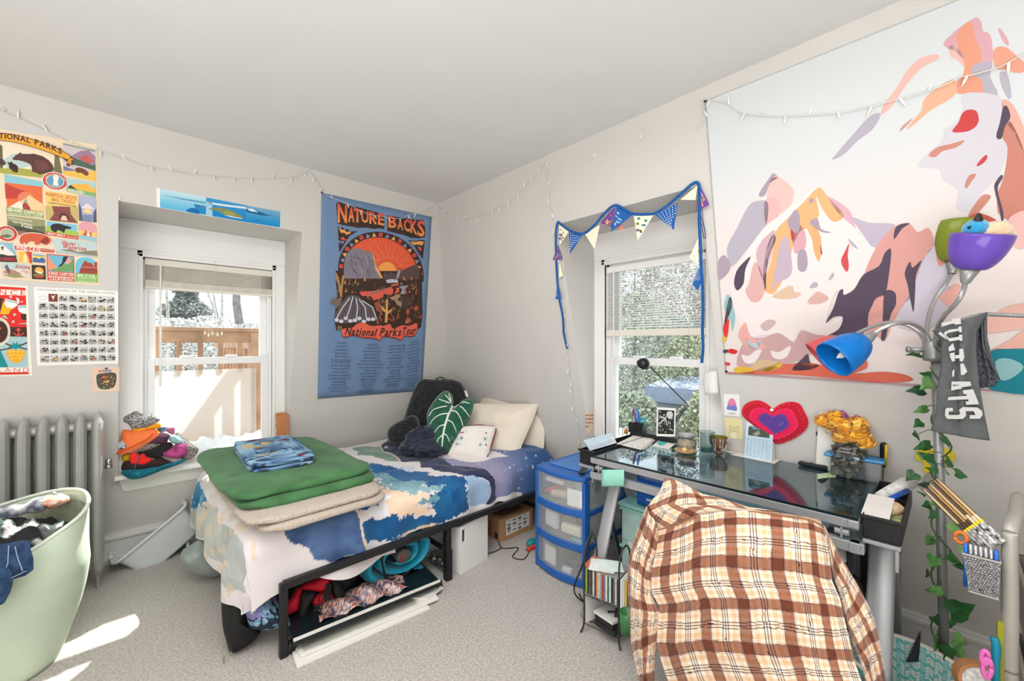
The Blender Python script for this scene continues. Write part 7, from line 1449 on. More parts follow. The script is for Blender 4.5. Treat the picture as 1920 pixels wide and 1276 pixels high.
sp_=thing('speaker','grey cylindrical smart speaker with a white rim behind the side tray','speaker',od((1120,850)));c_=onx((1120,822),2.30);MB().lathe([(0,-.17),(.043,-.17),(.045,-.16),(.045,0),(.040,.006),(0,.006)],c_,24).build('fabric_body',mat('grey_speaker_fabric',(104,106,108),.9,var=.06,scale=160),sp_,smooth=True);MB().lathe([(.028,.0065),(.043,.004),(.045,.001),(.030,.009)],c_,24).build('white_rim',WPL,sp_,smooth=True);MB().box(c_-V((0,0,.26)),(.03,.03,.19)).build('stand',DKT,sp_)
cs=thing('photo_strip','pale blue box with small figures leaning on the left tray','box',od((1125,845)));Q_=[V((1.88,1.395,.84)),V((2.12,1.37,.85)),V((2.12,1.345,.815)),V((1.86,1.35,.815))];MB().prism(Q_,V((0,.012,.02))).build('box_body',mat('pale_blue_card',(196,214,226),.6),cs);A=Art(lambda p:Q_[0].lerp(Q_[1],p[0]).lerp(Q_[3].lerp(Q_[2],p[0]),p[1])+V((-.002,-.002,.001)),(-.3,-.7,.6))
for i in range(5):A.tile([(i*.2+.02,.08),(i*.2+.17,.08),(i*.2+.17,.92),(i*.2+.02,.92)],(236,236,236),[('e',((150,190,220),(226,190,180),(190,200,210))[i%3],.5,.5,.3,.36)])
A.build('print',cs)
# jars and dishes
def lathe_thing(nm,lb,cat,p,parts,z=zt):
    c_=od(p,z);c_.x=min(c_.x,2.35);t=thing(nm,lb,cat,c_)
    for pn,m,prof,n in parts:MB().lathe(prof,c_,n).build(pn,m,t,smooth=True)
    return t,c_
TG=glassmat('thin_clear_glass',(228,236,236),.02,1.5);SAND=mat('shell_sand',(222,202,180),.9,scale=60,rgb2=(180,150,128))
t,c_=lathe_thing('shell_jar','short glass jar of sand and shells with a grey lid','jar',(1288,842),(('glass',TG,[(.0,.002),(.044,.002),(.05,.012),(.05,.062),(.042,.072)],24),('shells',SAND,[(0,.004),(.044,.004),(.047,.05),(.03,.058),(0,.056)],20),('lid',mat('pewter_lid',(176,180,180),.35,.5),[(0,.073),(.044,.073),(.046,.079),(.044,.085),(0,.086)],24)))
t,c_=lathe_thing('pebble_dish','shallow wooden dish with a yellow shell in front of the shell jar','dish',(1285,849),(('dish',mat('tan_wood_dish',(196,160,120),.5,var=.1),[(0,.002),(.034,.002),(.056,.016),(.054,.02),(.034,.008),(0,.008)],26),));tag(MB().ball(c_+V((-.01,0,.018)),(.012,.016,.014),12,8,nz=.3).build('shell',mat('yellow_shell',(224,200,140),.5),smooth=True),'yellow shell sitting in the shallow wooden dish','shell')
lathe_thing('glass_tumbler','tall clear glass tumbler with water at the window end of the desk','glass',(1326,850),(('glass',TG,[(0,.003),(.034,.003),(.036,.01),(.037,.10),(.0385,.118),(.036,.12),(.0345,.1),(.033,.012),(0,.01)],28),('water',glassmat('water',(206,226,224),0,1.33),[(0,.011),(.032,.012),(.033,.034),(0,.034)],24)))
t,c_=lathe_thing('goblet','brown pottery goblet with pale leaf pattern and olive lining','goblet',(1351,846),(('bowl',mat('brown_pottery',(126,88,66),.5,var=.1,scale=40),[(.010,.0),(.024,.0),(.022,.006),(.010,.012),(.012,.018),(.032,.03),(.044,.056),(.045,.08),(.043,.086)],28),('olive_lining',mat('olive_glaze',(128,126,40),.3),[(.043,.086),(.042,.06),(.03,.034),(0,.03)],24)))
mb=MB()
for i in range(3):
    a0=R(170+i*50)
    for k in range(7):
        for s_ in(-1,1):a=a0+s_*.16;z_=.034+k*.007;r_=.0375+.0012*k if k<5 else .0455;mb.ball(c_+V((r_*math.cos(a),r_*math.sin(a),z_)),(.004,.004,.0028),6,4)
mb.build('leaf_pattern',mat('pale_slip',(226,214,196),.6),t)
# calendar
cl=thing('desk_calendar','pale blue calendar card with a mountain photo standing on the desk','calendar',od((1420,862)));b0,b1=od((1397,855)),od((1450,863));b0.x=min(b0.x,2.36);b1.x=min(b1.x,2.36);b1.x=b0.x+.002;upc=V((.036,0,.206));Q_=[b0+upc,b1+upc,b1,b0]
MB().prism(Q_,(-.003,0,0)).build('card',mat('pale_blue_paper',(198,220,234),.7),cl);MB().prism([b0+V((.04,0,0)),b1+V((.04,0,0)),b1+upc,b0+upc],(-.001,0,0)).build('easel_back',PAP,cl);A=Art(lambda p:Q_[0].lerp(Q_[1],p[0]).lerp(Q_[3].lerp(Q_[2],p[0]),p[1])+V((-.0034,0,0)),V((-1,0,.2)))
A.tile([(.1,.06),(.88,.06),(.88,.46),(.1,.46)],(150,196,214),[('p',(232,236,238),[(0,.1),(.3,.02),(.6,.2),(.9,.1),(.8,.3),(0,.4)]),('p',(96,140,156),[(0,.52),(.3,.38),(.6,.44),(1,.36),(1,.6),(0,.6)]),('p',(74,84,70),[(0,.6),(.1,.4),(.2,.6),(.6,.58),(.86,.36),(1,.3),(1,1),(0,1)]),('p',(150,150,130),[(.2,.9),(.45,.66),(.6,.8),(.4,1)])]);A.lay(5)
for i in range(7):A.line([(.08+i*.14,.52),(.08+i*.14,.95)],.006,(120,160,188))
for i in range(6):A.line([(.08,.52+i*.086),(.92,.52+i*.086)],.005,(120,160,188))
for i in range(30):A.text(str(i+1),(.1+(i%6)*.14,.57+(i//6)*.086),(.14+(i%6)*.14,.57+(i//6)*.086),.022,(90,120,150),upv=(0,-1))
A.build('print',cl)
rm=thing('remote','black remote control with flat keys on the glass desk','remote',od((1527,872)));cr_=(od((1503,869),zt+.01)+od((1546,874),zt+.01))/2;MB().box(cr_,(.036,.115,.018),rz(-3)).build('case',mat('black_remote',(28,28,30),.4),rm,bevel=.007,seg=3)
for i in range(3):MB().box(cr_+V((-.002,.022-.03*i,.0095)),(.014,.024,.002),rz(-3)).build('key',mat('grey_key',(120,122,124),.4),rm)
tag(MB().grid(lambda u,v:od((1533+34*u,888+9*v-3*u),zt+.004+.006*math.sin(u*6)*v),8,5).build('sachet',mat('green_sachet',(150,196,70),.4,scale=60,rgb2=(226,232,226)),solid=.001),'small lime green sachet beside the flower jar','sachet')
# flower jar
fj=thing('flower_jar','square glass jar packed with dried grey leaves holding yellow roses','vase',od((1590,897)));fc=od((1592,892));fc.x-=.0
def sqp(r,z,n=32):return[(fc.x+math.copysign(abs(math.cos(a))**.5,math.cos(a))*r,fc.y+math.copysign(abs(math.sin(a))**.5,math.sin(a))*r,zt+z)for a in[2*math.pi*i/n for i in range(n)]]
prf=[(.061,.002),(.065,.008),(.065,.105),(.061,.122),(.05,.13),(.05,.146),(.053,.148),(.053,.154)]
MB().grid(lambda u,v:V(sqp(prf[round(v*7)][0],prf[round(v*7)][1])[round(u*32)%32]),32,8,True).add(sqp(.061,.002),[tuple(range(32))]).build('glass',TG,fj,smooth=True)
q=random.Random(4);mb=MB()
for i in range(300):
    p=fc+V((q.uniform(-.055,.055),q.uniform(-.055,.055),q.uniform(.012,.12)));s_=q.uniform(.014,.027);a=V((q.uniform(-1,1),q.uniform(-1,1),q.uniform(-1,1))).normalized();b=a.orthogonal().normalized();b.rotate(Matrix.Rotation(q.uniform(0,6),3,a));c3=a.cross(b)
    pts=[p+b*s_*math.cos(k*1.05)*q.uniform(.6,1.1)+c3*s_*math.sin(k*1.05)*q.uniform(.6,1.1)+a*q.uniform(-.006,.006)for k in range(6)];pts=[V((min(max(x.x,fc.x-.058),fc.x+.058),min(max(x.y,fc.y-.058),fc.y+.058),x.z))for x in pts]
    mb.add(pts+[p+a*.004],[(k,(k+1)%6,6)for k in range(6)],0,q.choice([(136,124,110),(112,100,86),(160,148,134),(86,76,66),(70,70,58)]))
mb.build('dried_leaves',colmat('dried_leaf',.9),fj,kind='stuff')
YR=colmat('rose_petals',.8,sheen=.3)
def rose(nm,lb,p,x_,r,cols,grp):
    c_=onx(p,x_);t=thing(nm,lb,'flower',c_,grp);mb=MB();ax_=V((rnd.uniform(-.6,-.2),rnd.uniform(-.5,.5),.8)).normalized();b=ax_.orthogonal().normalized();c3=ax_.cross(b)
    for ring_ in range(6):
        for k in range((3,5,7,8,8,6)[ring_]):
            ph=.16+ring_*.36;th=k*6.283/(3,5,7,8,8,6)[ring_]+ring_*1.3
            d=b*math.cos(th)+c3*math.sin(th);s_=c3*math.cos(th)-b*math.sin(th);rad=d*math.sin(ph)+ax_*math.cos(ph);tan_=ax_*math.sin(ph)-d*math.cos(ph);w_=r*(.26+.07*ring_ if ring_<4 else .42);jj=lambda:V((rnd.uniform(-1,1),rnd.uniform(-1,1),rnd.uniform(-1,1)))*r*.16
            base=c_+rad*r*.72-tan_*r*.3;mid=c_+rad*r*.98+tan_*r*.1;tip=c_+rad*r*1.12+tan_*r*.32
            mb.add([base-s_*w_*.5,base+s_*w_*.5,mid+s_*w_+jj(),mid-s_*w_+jj(),tip+s_*w_*.7+jj(),tip-s_*w_*.7+jj()],[(0,1,2,3),(3,2,4,5)],0,rnd.choice(cols))
    mb.ball(c_,r*.66,10,7,col=cols[-1])
    mb.build('petals',YR,t,smooth=False);sb=fc+V((rnd.uniform(-.02,.02),rnd.uniform(-.02,.02),.12));MB().tube(spline([c_-ax_*r*.2,c_.lerp(sb,.5)+V((0,0,.01)),sb],4),.0018,5).build('stem',mat('dry_stem',(96,100,60),.8),t)
YC=[(252,196,48),(244,176,30),(255,210,90),(232,160,30)];PC=[(206,110,160),(226,150,186),(176,84,136)]
fx=fc.x-.03
for i,(x,y,r)in enumerate(((1541,791,17),(1563,789,24),(1582,804,22),(1608,800,23),(1578,821,20),(1597,818,20),(1614,816,20),(1625,831,18),(1558,797,18),(1590,797,16))):rose('yellow_rose',['outermost dried yellow rose on the calendar side','highest dried yellow rose of the bunch','dried yellow rose in the centre of the bunch','dried yellow rose high on the lamp side','lowest dried yellow rose above the jar mouth','small dried yellow rose in the lower centre','round dried yellow rose on the lamp side','dried yellow rose drooping over the jar shoulder','dried yellow rose tucked behind the highest one','dried yellow rose half hidden among the middle ones'][i],(x,y),fx+(.02 if i in(8,9)else 0),r*.00165,YC,'yellow roses in the jar')
for i,(x,y,r)in enumerate(((1580,778,10),(1607,785,9),(1622,806,9),(1586,786,8))):rose('pink_rose',['topmost dried pink rosebud','dried pink rosebud at the lamp side of the topmost one','pink rosebud behind the yellow rose on the lamp side','dark pink rosebud just under the topmost one'][i],(x,y),fx+.02,r*.00165,PC,'pink rosebuds in the jar')
mb=MB();q=random.Random(2)
for i in range(26):
    p=onx((q.uniform(1545,1628),q.uniform(800,838)),fx+q.uniform(0,.03));s_=.018;d=V((q.uniform(-1,1),q.uniform(-1,1),q.uniform(-1,.4))).normalized();e=d.orthogonal().normalized()*.006;mb.add([p,p+d*s_*.5+e,p+d*s_,p+d*s_*.5-e],[(0,1,2,3)])
mb.build('dry_foliage',mat('dry_olive_leaf',(110,106,66),.9,var=.2),fj,kind='stuff')
tb=thing('food_container','clear plastic container with a blue lid behind the flower jar','container',od((1635,888)));tc2=V((2.352,onx((1602,860),2.352).y,zt));MB().box(tc2+V((0,0,.042)),(.08,.17,.082),None,0,1.12).build('tub',FROST,tb,bevel=.008);MB().box(tc2+V((0,0,.09)),(.10,.205,.014)).build('lid',mat('blue_lid',(60,140,196),.35),tb,bevel=.006);tc3=V((2.36,.52,zt+.1))
wb=thing('white_board','white card leaning on the wall behind the flower jar','card',od((1560,862)));Q_=[wr((1536,771),.004),wr((1617,778),.004),V((2.40,wr((1617,778)).y,zt)),V((2.40,wr((1532,866)).y,zt))];MB().prism(Q_,NR*.003).build('board',PAP,wb);MB().box(wr((1545,812),.012),(.006,.055,.018)).build('black_tab',DKT,wb)
sd=thing('screwdriver','black and yellow screwdriver standing against the wall at the end of the desk','screwdriver',wr((1658,850),.02));pA,pB=wr((1657,871),.02),wr((1658,827),.02);MB().tube([pA,pA.lerp(pB,.15),pA.lerp(pB,.3),pA.lerp(pB,.9),pB],[.008,.007,.0115,.0125,.009],12).build('handle',mat('black_grip',(28,26,24),.5),sd,smooth=True);MB().tube([pA.lerp(pB,.1)+V((-.008,-.008,0)),pB+V((-.009,-.009,-.004))],.0055,6).build('yellow_stripe',mat('yellow_grip',(234,190,30),.5),sd,smooth=True);MB().tube([pA,pA-(pB-pA)*.6],.003,6).build('shaft',CHR,sd)
# right tray contents
ty=DY0-.058
pr2=thing('paper_roll','rolled printed paper stuck in the far end of the side tray','paper',(2.2,ty,.82));MB().tube([V((2.12,ty+.03,.80)),V((2.26,ty-.05,.86))],.026,16).build('roll',mat('printed_roll',(232,232,230),.6,scale=50,rgb2=(190,190,190)),pr2,smooth=True)
bh=thing('brush','blue-handled tool lying across the side tray','tool',(2.1,ty,.83));MB().tube([V((2.02,ty+.01,.823)),V((2.16,ty-.045,.845))],.009,10).build('handle',mat('blue_handle',(24,84,180),.4),bh,smooth=True);MB().tube([V((2.16,ty-.045,.845)),V((2.34,ty-.10,.89))],.003,6).build('shaft',CHR,bh)
tag(MB().ball((2.0,ty-.005,.812),(.06,.04,.022),18,10,nz=.2).build('brush_block',mat('beech_wood',(218,186,148),.6,var=.06),smooth=True),'rounded beech wood block in the side tray','block')
tag(MB().box((1.925,ty+.018,.828),(.20,.072,.004),ry(-7)).build('marble_tile',mat('pale_marble',(226,224,220),.35,var=.04,scale=10)),'pale marbled rectangular tile resting on the side tray','tile');tag(MB().box((1.95,ty-.03,.80),(.14,.03,.004),ry(-4)).build('card',mat('green_yellow_card',(200,196,120),.6,scale=40,rgb2=(120,140,110))),'green and yellow card under the marbled tile','card')
# ------------------------------------------------------------------ things on the wall round the desk
zV=sc_(1340,700,4.908)
t,A=paper('print_card','small white card with a pink and blue jelly shape beside the desk window','card',mp(zV,(84,188),(230,192),(236,396),(90,384)),NR,wr,(240,240,240))
JQ=[(160,226),(180,235),(195,270),(205,310),(206,335),(190,342),(178,330),(165,338),(150,325),(130,332),(112,325),(118,300),(124,260),(140,232)]
A.poly(spl2(mp(zV,*JQ),3),(196,130,190)).lay();A.poly(spl2(mp(zV,(140,234),(160,227),(182,238),(194,268),(160,285),(126,268)),3),(232,140,178));A.poly(spl2(mp(zV,(118,300),(160,296),(203,305),(206,335),(190,341),(165,337),(130,331),(112,324)),3),(120,134,206)).lay();A.poly(spl2(mp(zV,(128,362),(150,355),(192,362),(190,374),(150,376),(128,372)),3),(206,206,206));A.build('print',t)
t,A=paper('owl_card','pale yellow card with a line drawing of an owl under the jelly card','card',mp(zV,(88,404),(254,416),(258,602),(108,590)),NR,wr,(238,226,172))
A.poly(spl2(mp(zV,(140,540),(180,520),(215,545),(212,592),(150,590)),3),(244,236,200)).lay()
for pts in([(140,475),(160,492),(195,495),(222,482)],[(140,475),(140,520),(132,560),(145,585)],[(222,482),(214,525),(216,560),(210,590)],[(150,500),(172,512),(190,505),(206,500)],[(145,520),(165,530),(205,528)],[(150,545),(178,520),(210,548)]):A.line(mp(zV,*pts),.5,(120,110,80))
A.build('print',t)
ht=thing('felt_heart','red felt heart with pink and purple layers and white stitching on the wall','heart',wr(zV((560,450)),.01))
HO=[(250,330),(285,278),(360,248),(430,252),(495,288),(537,322),(600,282),(700,258),(782,280),(822,345),(860,425),(852,492),(800,552),(700,612),(556,648),(470,560),(370,490),(285,420),(252,380)]
pad('heart_body',mat('red_felt',(206,14,44),.95,var=.05,scale=40,sheen=.3),mp(zV,*HO),wr(zV((560,450)),.008),NR,.022,ht,3,pw=6)
def shrink(f,c_=(555,440)):return[(c_[0]+(x-c_[0])*f,c_[1]+(y-c_[1])*f)for x,y in HO]
hf=lambda p:wr(p,.0205)
for f_,col,k in((.74,(238,20,84),1),(.46,(92,58,150),12)):
    A=Art(hf,NR);A.k=k;A.poly(spl2(mp(zV,*shrink(f_)),3),col);A.build('felt_layer',ht,colmat('felt_layer',.95,sheen=.3))
A=Art(hf,NR);A.k=16
for f_ in(.94,.70,.42):
    Q_=spl2(mp(zV,*shrink(f_)),4)
    for i in range(0,len(Q_),2):A.line([Q_[i],((Q_[i][0]*2+Q_[(i+1)%len(Q_)][0])/3,(Q_[i][1]*2+Q_[(i+1)%len(Q_)][1])/3)],.55,(246,214,220))
for i in range(9):A.line([zV((598+i*6,470-i*2)),zV((604+i*5,446-i*3))],.4,(140,120,200))
A.build('stitching',ht);MB().ball(wr(zV((537,322)),.022),.0085,10,6).build('pearl_button',PAP,ht,smooth=True)
t,A=paper('niche_print','small tan and red print taped inside the cheek of the desk window niche','print',[(1096.5,774),(1111,769.5),(1114.5,808),(1100,813)],(0,-1,0),lambda p:ony(p,NRY1-.001),(222,198,178))
for i in range(14):A.ell((1099+(i%4)*3.6,778+(i//4)*7),1.6,2.2,((176,92,84),(150,130,96),(190,120,110))[i%3],7)
A.build('print',t)
tag(MB().grid(lambda u,v:onx((1321+25*u+2*v+3*math.sin(v*3)*(u-1),697+43*v-2*u),2.405-.03*math.sin(u*2.6)),14,8).build('curled_sheet',PAP,smooth=True,solid=.001),'curled white sheet hanging over the edge of the desk window casing','paper')
A2=MB().prism([wr(p,.004)for p in spl2([(1716,851),(1728,838),(1742,832),(1752,842),(1764,838),(1784,843),(1791,856),(1780,870),(1762,868),(1750,874),(1742,886),(1730,880),(1733,866),(1720,862)],3)],NR*.003).build('butterfly_cutout',mat('yellow_card',(236,206,40),.7));tag(A2,'yellow butterfly-shaped cut-out on the wall behind the lamp pole','decoration')
# ------------------------------------------------------------------ floor lamp with five arms
LSV=mat('lamp_silver',(150,152,152),.4,.5,var=.03);LP_=V((2.15,.012,0))
fl2=thing('floor_lamp','silver five-arm floor lamp with coloured shades wound with ivy','lamp',LP_)
MB().lathe([(0,0),(.13,0),(.13,.012),(.03,.03),(.02,.04),(0,.04)],LP_,28).build('base',LSV,fl2,smooth=True);MB().tube([LP_+V((0,0,.02)),LP_+V((0,.012,.75)),LP_+V((0,.026,1.37))],.0138,14).build('pole',LSV,fl2,smooth=True)
H_=onx((1750,655),2.145);MB().lathe([(0,-.045),(.027,-.04),(.029,-.028),(.029,.024),(.024,.034),(0,.04)],H_,20).tube([H_,H_+V((-.03,.06,0))],.008,8).tube([H_+V((-.03,.06,0)),H_+V((-.034,.068,0))],.011,8).build('hub',LSV,fl2,smooth=True)
GN=mat('gooseneck_chrome',(178,178,178),.3,.7,var=.02)
def neck(pts,xs_):
    P_=spline([onx(p,x)for p,x in zip(pts,xs_)],22);return MB().tube(P_,[.0066+.0009*(i%2)for i in range(len(P_))],10).build('gooseneck',GN,fl2)
def shade(col,nm,s0,c_,r,ln,lab,sc0=.03):
    'socket end s0, centre of the open rim c_'
    ax_=(c_-s0).normalized();M=frame(ax_.orthogonal(),ax_);m=mat(nm,col,.3,var=.05,trans=.3,ior=1.15,coat=.3)
    MB().lathe([(.011,0),(.014,.01),(.027,.052),(0,.056)],s0,18,M).build('socket',LSV,fl2,smooth=True)
    L_=(c_-s0).length;a0=.044;pr=[(r*math.sin(.3+(i/14)*1.27)**.8,a0+(L_-a0)*(1-math.cos(i/14*1.571))**.8*1.0)for i in range(15)]
    return MB().lathe(pr,s0,32,M).build('lamp_shade',m,fl2,smooth=True,solid=.003,label=lab),ax_
zW=sc_(1300,320,3.0387)
neck(mp(zW,(1548,640),(1535,690),(1500,750),(1430,825),(1390,900),(1378,990),(1372,1040)),(1.95,1.95,1.97,2.02,2.08,2.12,2.14));neck(mp(zW,(1473,585),(1440,640),(1385,720),(1350,800),(1335,880),(1330,960),(1340,1040)),(2.2,2.2,2.19,2.18,2.17,2.16,2.15))
neck(mp(zW,(1015,935),(1080,895),(1160,868),(1240,868),(1310,905),(1345,970),(1352,1040)),(1.95,1.97,2.0,2.05,2.1,2.13,2.14));neck(mp(zW,(900,942),(1000,895),(1100,865),(1200,872),(1280,915),(1320,980),(1335,1040)),(2.1,2.11,2.12,2.13,2.14,2.15,2.15));neck([(1930,592),(1880,590),(1838,590),(1795,605),(1765,630),(1756,655)],(2.08,2.08,2.08,2.1,2.13,2.14))
shade((122,92,200),'purple_lamp_plastic',onx(zW((1547,640)),1.95),onx(zW((1648,362)),1.93),.070,1,'translucent purple shade tipped upward');shade((152,168,60),'olive_lamp_plastic',onx(zW((1473,585)),2.2),onx(zW((1530,300)),2.22),.069,1,'olive green shade tipped upward behind the purple one')
b_=onx(zW((1030,930)),1.95);shade((20,128,214),'blue_lamp_plastic',b_,onx(zW((772,1075)),1.86)+toward*.02,.067,1,'bright blue shade tipped sideways and down');shade((228,104,112),'coral_lamp_plastic',onx(zW((920,938)),2.1),onx(zW((708,1062)),2.06),.067,1,'coral shade mostly hidden behind the blue one')
c5=onx(zW((860,1030)),1.89)+toward*.015;MB().lathe([(0,.045),(.010,.03),(.016,.0),(.017,-.02)],c5,14,frame((0,0,1),onx(zW((760,1080)),1.86)-onx(zW((900,1000)),1.92))).build('bulb',PAP,fl2,smooth=True)
# plush bird in the purple shade
pl2=thing('plush_bird','round plush bird with a blue head and black beak sitting in the purple lamp shade','plush toy',onx((1850,435),1.93));FZ=lambda n,c_:mat(n,c_,.95,var=.1,scale=60,sheen=.8,bump=.8,bscale=120)
MB().ball(onx((1862,436),1.93),(.038,.042,.034),30,18,nz=.08,ns=9).build('body',FZ('peach_plush',(240,206,168)),pl2,smooth=True);MB().ball(onx((1829,428),1.91),(.029,.03,.028),30,18,nz=.06,ns=9).build('head',FZ('blue_plush',(30,156,212)),pl2,smooth=True);MB().ball(onx((1884,440),1.95),(.022,.022,.02),18,12,nz=.1).build('tail',FZ('white_plush',(236,228,216)),pl2,smooth=True)
MB().lathe([(.011,-.004),(.0105,.004),(.005,.018),(0,.023)],onx((1834,413),1.895),12,frame((1,0,0),(-.2,-.1,1))).build('beak',DKT,pl2,smooth=True);MB().ball(onx((1817,426),1.882),.0045,10,8).build('eye',mat('glossy_black',(12,12,12),.1),pl2,smooth=True)
# grey T-shirt over the fifth arm
zN=sc_(1740,560,3.2);zO=sc_(1745,580,5.6);zQ=sc_(1745,690,6.4);TEE=mat('grey_jersey',(92,94,96),.95,var=.07,scale=50,bump=.2,bscale=160);TEE2=mat('charcoal_marl',(92,96,104),.95,scale=150,bump=.7,bscale=160,rgb2=(36,38,44))
ts=thing('t_shirt','grey sleeveless T-shirt with worn pale lettering draped over a lamp arm','t-shirt',onx((1810,700),2.03))
def blade(pts,t_):
    n=len(pts)-1;k=min(n-1,int(t_*n));f_=t_*n-k;return(pts[k][0]*(1-f_)+pts[k+1][0]*f_,pts[k][1]*(1-f_)+pts[k+1][1]*f_)
def strip_(nm,m,Lb,Rb,x,parent,f=zN,bul=.02,nu=26,nv=60,wr_=.006,sd=0):
    def fn(u,v):
        a,b=blade(Lb,v),blade(Rb,v);p=f((a[0]*(1-u)+b[0]*u,a[1]*(1-u)+b[1]*u));q_=onx(p,x);return q_-V((bul*(1-(2*u-1)**2)+wr_*math.sin(u*11+v*3+sd)*math.sin(v*3.1)+.012*math.exp(-((u-.42)/.08)**2)*-1*(v>.15),0,0))
    return MB().grid(fn,nu,nv).build(nm,m,parent,smooth=True,solid=.002)
strip_('back_panel',TEE2,[(350,82),(290,170),(284,300),(296,470),(310,536)],[(352,80),(352,200),(375,340),(432,480),(400,522)],2.06,ts,bul=.01);strip_('armhole_edge',TEE,[(345,82),(318,160),(330,290),(380,390),(420,470)],[(357,79),(350,130),(358,250),(392,390),(430,478)],2.045,ts,bul=.003,nu=6)
strip_('front_panel',TEE,[(24,190),(80,250),(76,420),(55,540),(48,660),(18,790)],[(357,78),(292,200),(290,330),(306,500),(338,690),(370,850)],2.03,ts)
A=Art(lambda p:onx(p,1.998),(-1,0,0));LT_=(188,188,186)
for f_,pts in((zO,[(225,98),(310,85),(320,150),(255,160),(250,145),(120,170),(110,140),(230,120)]),(zO,[(290,180),(322,175),(328,235),(305,240),(295,222),(200,240),(170,250),(160,270),(195,302),(295,285),(298,265),(330,263),(336,325),(305,330),(300,318),(200,335),(150,285),(140,240),(200,210),(292,200)]),(zO,[(100,230),(180,300),(160,310),(80,255)]),(zO,[(300,415),(340,410),(355,500),(335,545),(305,540),(300,510),(260,515),(255,480),(300,475)]),(zO,[(200,460),(250,450),(255,540),(225,545),(205,500)]),(zO,[(185,400),(235,350),(255,425),(195,440)]),(zO,[(310,570),(345,565),(385,650),(350,685),(318,685),(315,650)]),(zO,[(225,650),(250,625),(245,700),(228,705)]),(zO,[(220,755),(415,755),(428,800),(325,815),(325,830),(215,850)]),(zQ,[(385,265),(510,250),(580,430),(430,438),(415,400),(455,395),(450,372),(205,382),(215,345),(435,330),(430,310),(395,310)]),(zQ,[(190,475),(265,475),(268,515),(215,520),(218,560),(330,560),(355,545),(340,500),(385,465),(560,470),(615,510),(625,560),(590,605),(470,605),(468,562),(540,560),(515,515),(420,515),(425,570),(385,608),(200,608),(172,570),(175,500)])):A.poly(mp(f_,*pts),LT_)
A.lay();A.poly(mp(zO,(232,785),(312,792),(235,806)),(92,94,96));A.build('lettering',ts,colmat('worn_print',.9))
# ivy
iv=thing('ivy_garland','artificial ivy garland wound down the floor lamp pole','ivy',LP_+V((0,0,1.3)));IVL=[mat('ivy_leaf_%d'%i,c_,.45,var=.25,scale=26,rgb2=r2)for i,(c_,r2)in enumerate((((40,104,44),(24,70,30)),((60,124,56),(120,160,96)),((28,82,38),(18,52,26))))]
P_=[LP_+V((.026*math.cos(i*.55),.012+.026*math.sin(i*.55),1.36-i*.0165))for i in range(74)];MB().tube(P_,.0028,5).build('vine',mat('vine_green',(70,92,56),.7),iv,smooth=True)
LFO=[(0,0),(.35,-.12),(.55,.15),(.48,.42),(.3,.55),(.16,.8),(0,1.05),(-.16,.8),(-.3,.55),(-.48,.42),(-.55,.15),(-.35,-.12)]
z5=sc_(1690,620,2.987);z6=sc_(1600,840,2.927);q=random.Random(5);LV=[(z5,p)for p in((70,135,62),(185,75,60),(245,70,60),(205,105,50),(262,188,62),(145,245,60),(80,335,66),(140,300,66),(110,443,60),(92,522,54),(80,583,50),(120,648,74),(105,708,48),(165,725,80),(170,775,44),(250,622,50),(268,738,56),(255,790,46),(335,805,58),(55,815,54),(125,862,44))]+[(z6,p)for p in((378,252,44),(400,312,40),(437,303,34),(433,367,50),(562,447,60),(420,507,72),(617,553,52),(437,622,60),(560,612,68),(606,662,60),(405,690,38),(442,780,66),(592,882,110),(455,950,42),(545,962,50),(450,1075,66),(585,1057,66),(480,1030,44),(590,1130,62),(530,1118,70),(495,1140,60))]
lfm=[]
for sh in range(3):
    mb=MB();vs=[];
    for x,y in LFO:vs.append(V((x*(.8,1,.62)[sh],y-.45,-.12*abs(x)+.1*math.sin(y*3+sh))))
    mb.add(vs+[V((0,0,.06)),V((0,.35,.07))],[(0,1,12),(1,2,12),(2,3,12),(3,13,12),(3,4,13),(4,5,13),(5,6,13),(6,7,13),(7,8,13),(8,9,13),(9,12,13),(9,10,12),(10,11,12),(11,0,12)]);lfm.append(mb)
for i,(f_,(x,y,s_))in enumerate(LV):
    p=f_((x,y));c_=onx(p,2.11+q.uniform(-.03,.05));sz=s_/2.95*1.45/FPX*1.22;side=1 if p[0]>1762 else-1;ang=R(-90-side*62+q.uniform(-50,50))if True else 0
    M=frame(V((-RT[0]*math.sin(ang)*-1,-RT[1]*math.sin(ang)*-1,-math.cos(ang)*-1)),toward+V((q.uniform(-.6,.6),q.uniform(-.6,.6),q.uniform(.1,.8))));src=lfm[i%3];mb=MB();mb.add([c_+M@(V(v)*sz)for v in src.v],src.f);mb.build('leaf',IVL[q.choice((0,0,1,2))],iv)
    if i%2==0:
        pk=LP_+V((-.015,.012,c_.z+.02));MB().tube([pk,pk.lerp(c_,.5)+V((0,0,.012)),c_],.0014,4).build('stem',MATS['vine_green'],iv)
